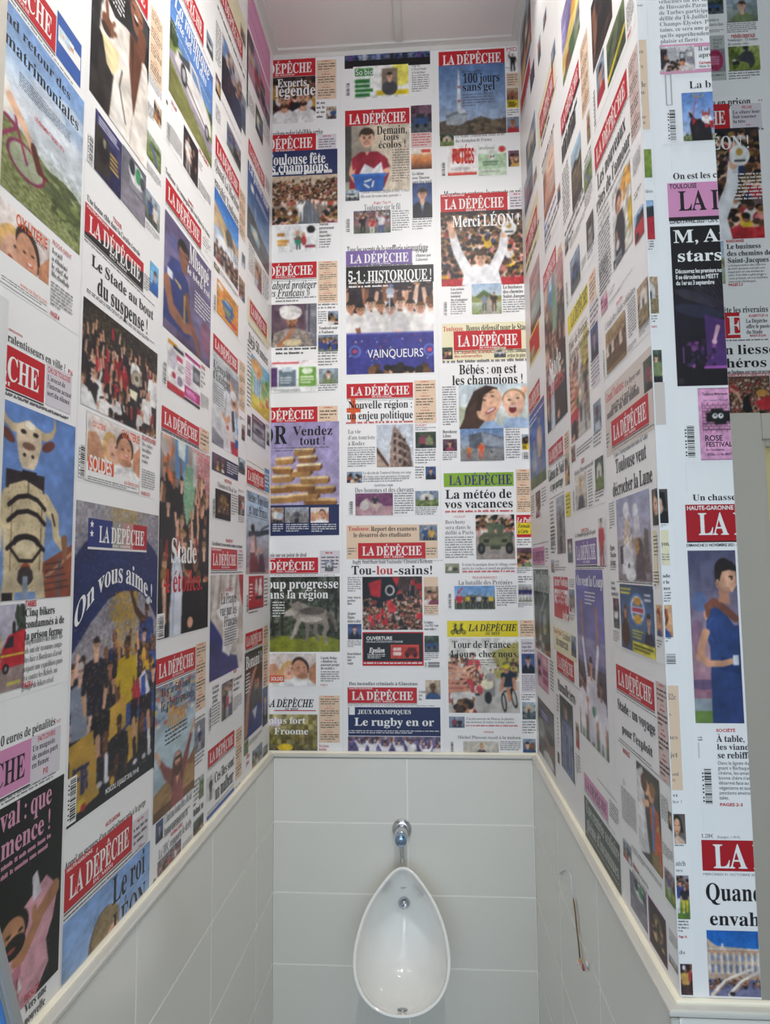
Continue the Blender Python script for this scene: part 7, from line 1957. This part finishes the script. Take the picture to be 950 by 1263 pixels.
        if var in ('tag', 'bk'): t2 = layout('HAUTE-GARONNE', 'S'); s.tri(t2[0] * (w * .34 / t2[2], h * .085) + (u0 + w * .02, v0 - h * .12), t2[1], tc)
        if var != 'fr': s.rect(u0, v1 - h * .03, u1, v1 - h * .065, 'K'); s.body(u0, v1 - h * .13, u1 + w * .25, v1 - h * .2, 1, 'G')
    def picture(s, u0, v0, u1, v1, kind, arg, nx, ny):
        global NPIC
        U0, U1, V0, V1 = CLIP[s.wall]; c = Canvas(nx, ny, (v0 - v1) / (u1 - u0), NPIC); NPIC += 1
        a = finish(pic(kind, arg, c), c)
        if c.k == 2: h, w = ny, nx; a = a.reshape(h, 2, w, 2, 3).mean((1, 3))
        a = np.clip(a, 0, 1); h, w = a.shape[:2]
        # colours at the grid points: cell colours averaged to the corners
        p = np.pad(a, ((1, 1), (1, 1), (0, 0)), mode='edge'); g = (p[:-1, :-1] + p[1:, :-1] + p[:-1, 1:] + p[1:, 1:]) / 4
        m = np.abs(g - .5); xs = np.clip(np.linspace(u0, u1, w + 1), U0, U1); ys = np.clip(np.linspace(v0, v1, h + 1), V0, V1)
        X, Y = np.meshgrid(xs, ys); idx = np.arange((h + 1) * (w + 1)).reshape(h + 1, w + 1)
        ok = ((xs[1:] - xs[:-1]) > 1e-6)[None, :] & ((ys[:-1] - ys[1:]) > 1e-6)[:, None]
        q = np.stack([idx[1:, :-1], idx[1:, 1:], idx[:-1, 1:], idx[:-1, :-1]], -1)[ok]
        if not len(q): return
        used, inv = np.unique(q, return_inverse=True); inv = inv.reshape(q.shape)
        s.add(np.column_stack([X.ravel(), Y.ravel()])[used], quads=inv, col=lin(g.reshape(-1, 3)[used]) * .92)
    def bars(s, u0, v0, u1, v1):
        s.rect(u0 - 1.5, v0 + 1.5, u1 + 1.5, v1 - 1.5, 'W'); r = random.Random(int(v0)); L = []; y = v0
        while y > v1:
            h = max((v0 - v1) / 60, .8) * r.choice((1, 1, 2, 3)); L.append((u0 + (u1 - u0) * .2, y, u1, max(v1, y - h))); y -= h * 1.0 + max((v0 - v1) / 60, .8) * r.choice((1, 1, 2))
        L += [(u0 - (u1 - u0) * .05, v0 - (v0 - v1) * k, u0 + (u1 - u0) * .12, v0 - (v0 - v1) * (k + .05)) for k in (.1, .2, .3, .45, .55, .65, .8, .9)]
        s.rects(L, 'K')
    def build(s):
        if not s.V: return None
        V, C = np.vstack(s.V), np.vstack(s.C)
        b = s.bb; mgn = 3.0; u0, u1, v0, v1 = CLIP[s.wall]
        e = (max(u0, b[0] - mgn), min(u1, b[1] + mgn), max(v0, b[2] - mgn), min(v1, b[3] + mgn))
        base = np.array([(e[0], e[2]), (e[1], e[2]), (e[1], e[3]), (e[0], e[3])]); n = len(V)
        V = np.vstack([V, np.column_stack([base, np.full(4, .0006 + .00004 * (PN % 5))])]); C = np.vstack([C, np.tile(lin(rgb('ecebea')), (4, 1))])
        Q = [q for q in s.Q] + [np.array([[n, n + 1, n + 2, n + 3]])]
        Q = np.vstack(Q); T = np.vstack(s.T) if s.T else np.zeros((0, 3), int)
        u, v, d = V[:, 0] / 1000, V[:, 1] / 1000 + H, V[:, 2]
        if s.wall == 'left': P = np.column_stack([XL + d, u, v])
        elif s.wall == 'right': P = np.column_stack([XR - d, -u, v])
        else: P = np.column_stack([u, {'back': YB, 'pier': YP, 'door': YD}[s.wall] - d, v])
        me = bpy.data.meshes.new('front_page'); me.vertices.add(len(P)); me.vertices.foreach_set('co', P.astype(np.float32).ravel())
        loops = np.concatenate([Q.ravel(), T.ravel()]).astype(np.int32); me.loops.add(len(loops)); me.loops.foreach_set('vertex_index', loops)
        st = np.concatenate([np.arange(len(Q)) * 4, len(Q) * 4 + np.arange(len(T)) * 3]).astype(np.int32); me.polygons.add(len(st)); me.polygons.foreach_set('loop_start', st)
        me.update(calc_edges=True)
        at = me.color_attributes.new('ink', 'FLOAT_COLOR', 'POINT'); at.data.foreach_set('color', np.column_stack([C, np.ones(len(C))]).astype(np.float32).ravel())
        o = link('front_page', me, 'print', WP[s.wall]); o['label'] = s.label; return o
NPIC = 0; PN = 0
CLIP = {'left': (778, 2249, -597, 1852), 'back': (-540, 341, -597, 1852), 'right': (-2249, -1012, -597, 1852), 'pier': (343, 451, -597, 1874), 'door': (452, 1480, 334, 1874)}
def flush(pg):
    global PN
    if pg is not None: pg.build(); PN += 1
pg = None
for ln in DATA.strip().split('\n'):
    f = ln.split('|'); k = f[0]
    if k == 'P': flush(pg); pg = Page(f[1], f[2]); continue
    if k == 'f': pg.free(int(f[1]), int(f[2]), int(f[3]), f[4], f[5], f[6]); continue
    r = [int(x) for x in f[1:5]]
    if k == 'r': pg.rect(*r, f[5])
    elif k == 't': pg.text(*r, f[5], f[6], '|'.join(f[8:]), int(f[7] or 0))
    elif k == 'h': pg.text(*r, f[5], f[6], '|'.join(f[8:]), 0, 'left')
    elif k == 'b': pg.body(*r, int(f[5]), f[6])
    elif k == 's': pg.side(*r, f[5], int(f[6]))
    elif k == 'm': pg.mast(*r, f[5])
    elif k == 'p': pg.picture(*r, f[5], f[6].split(','), int(f[7]), int(f[8]))
    elif k == 'c': pg.bars(*r)
flush(pg)
# seams between the wallpaper strips
for wall, us in (('left', (982, 1303, 1632, 1940)), ('back', (-292, 43)), ('right', (-2050, -1640, -1275)), ('pier', (384,))):
    for u in us:
        b = {'left': ((XL + .0004, u / 1000 - .0003, RIM), (XL + .00055, u / 1000 + .0003, TOP)), 'back': ((u / 1000 - .0004, YB - .00055, RIM), (u / 1000 + .0004, YB - .0004, TOP)),
             'right': ((XR - .00055, -u / 1000 - .0003, RIM), (XR - .0004, -u / 1000 + .0003, TOP)), 'pier': ((u / 1000 - .0002, YP - .00055, RIM), (u / 1000 + .0002, YP - .0004, TOP))}[wall]
        boxes('paper_seam', [b], 'grid', WP[wall])
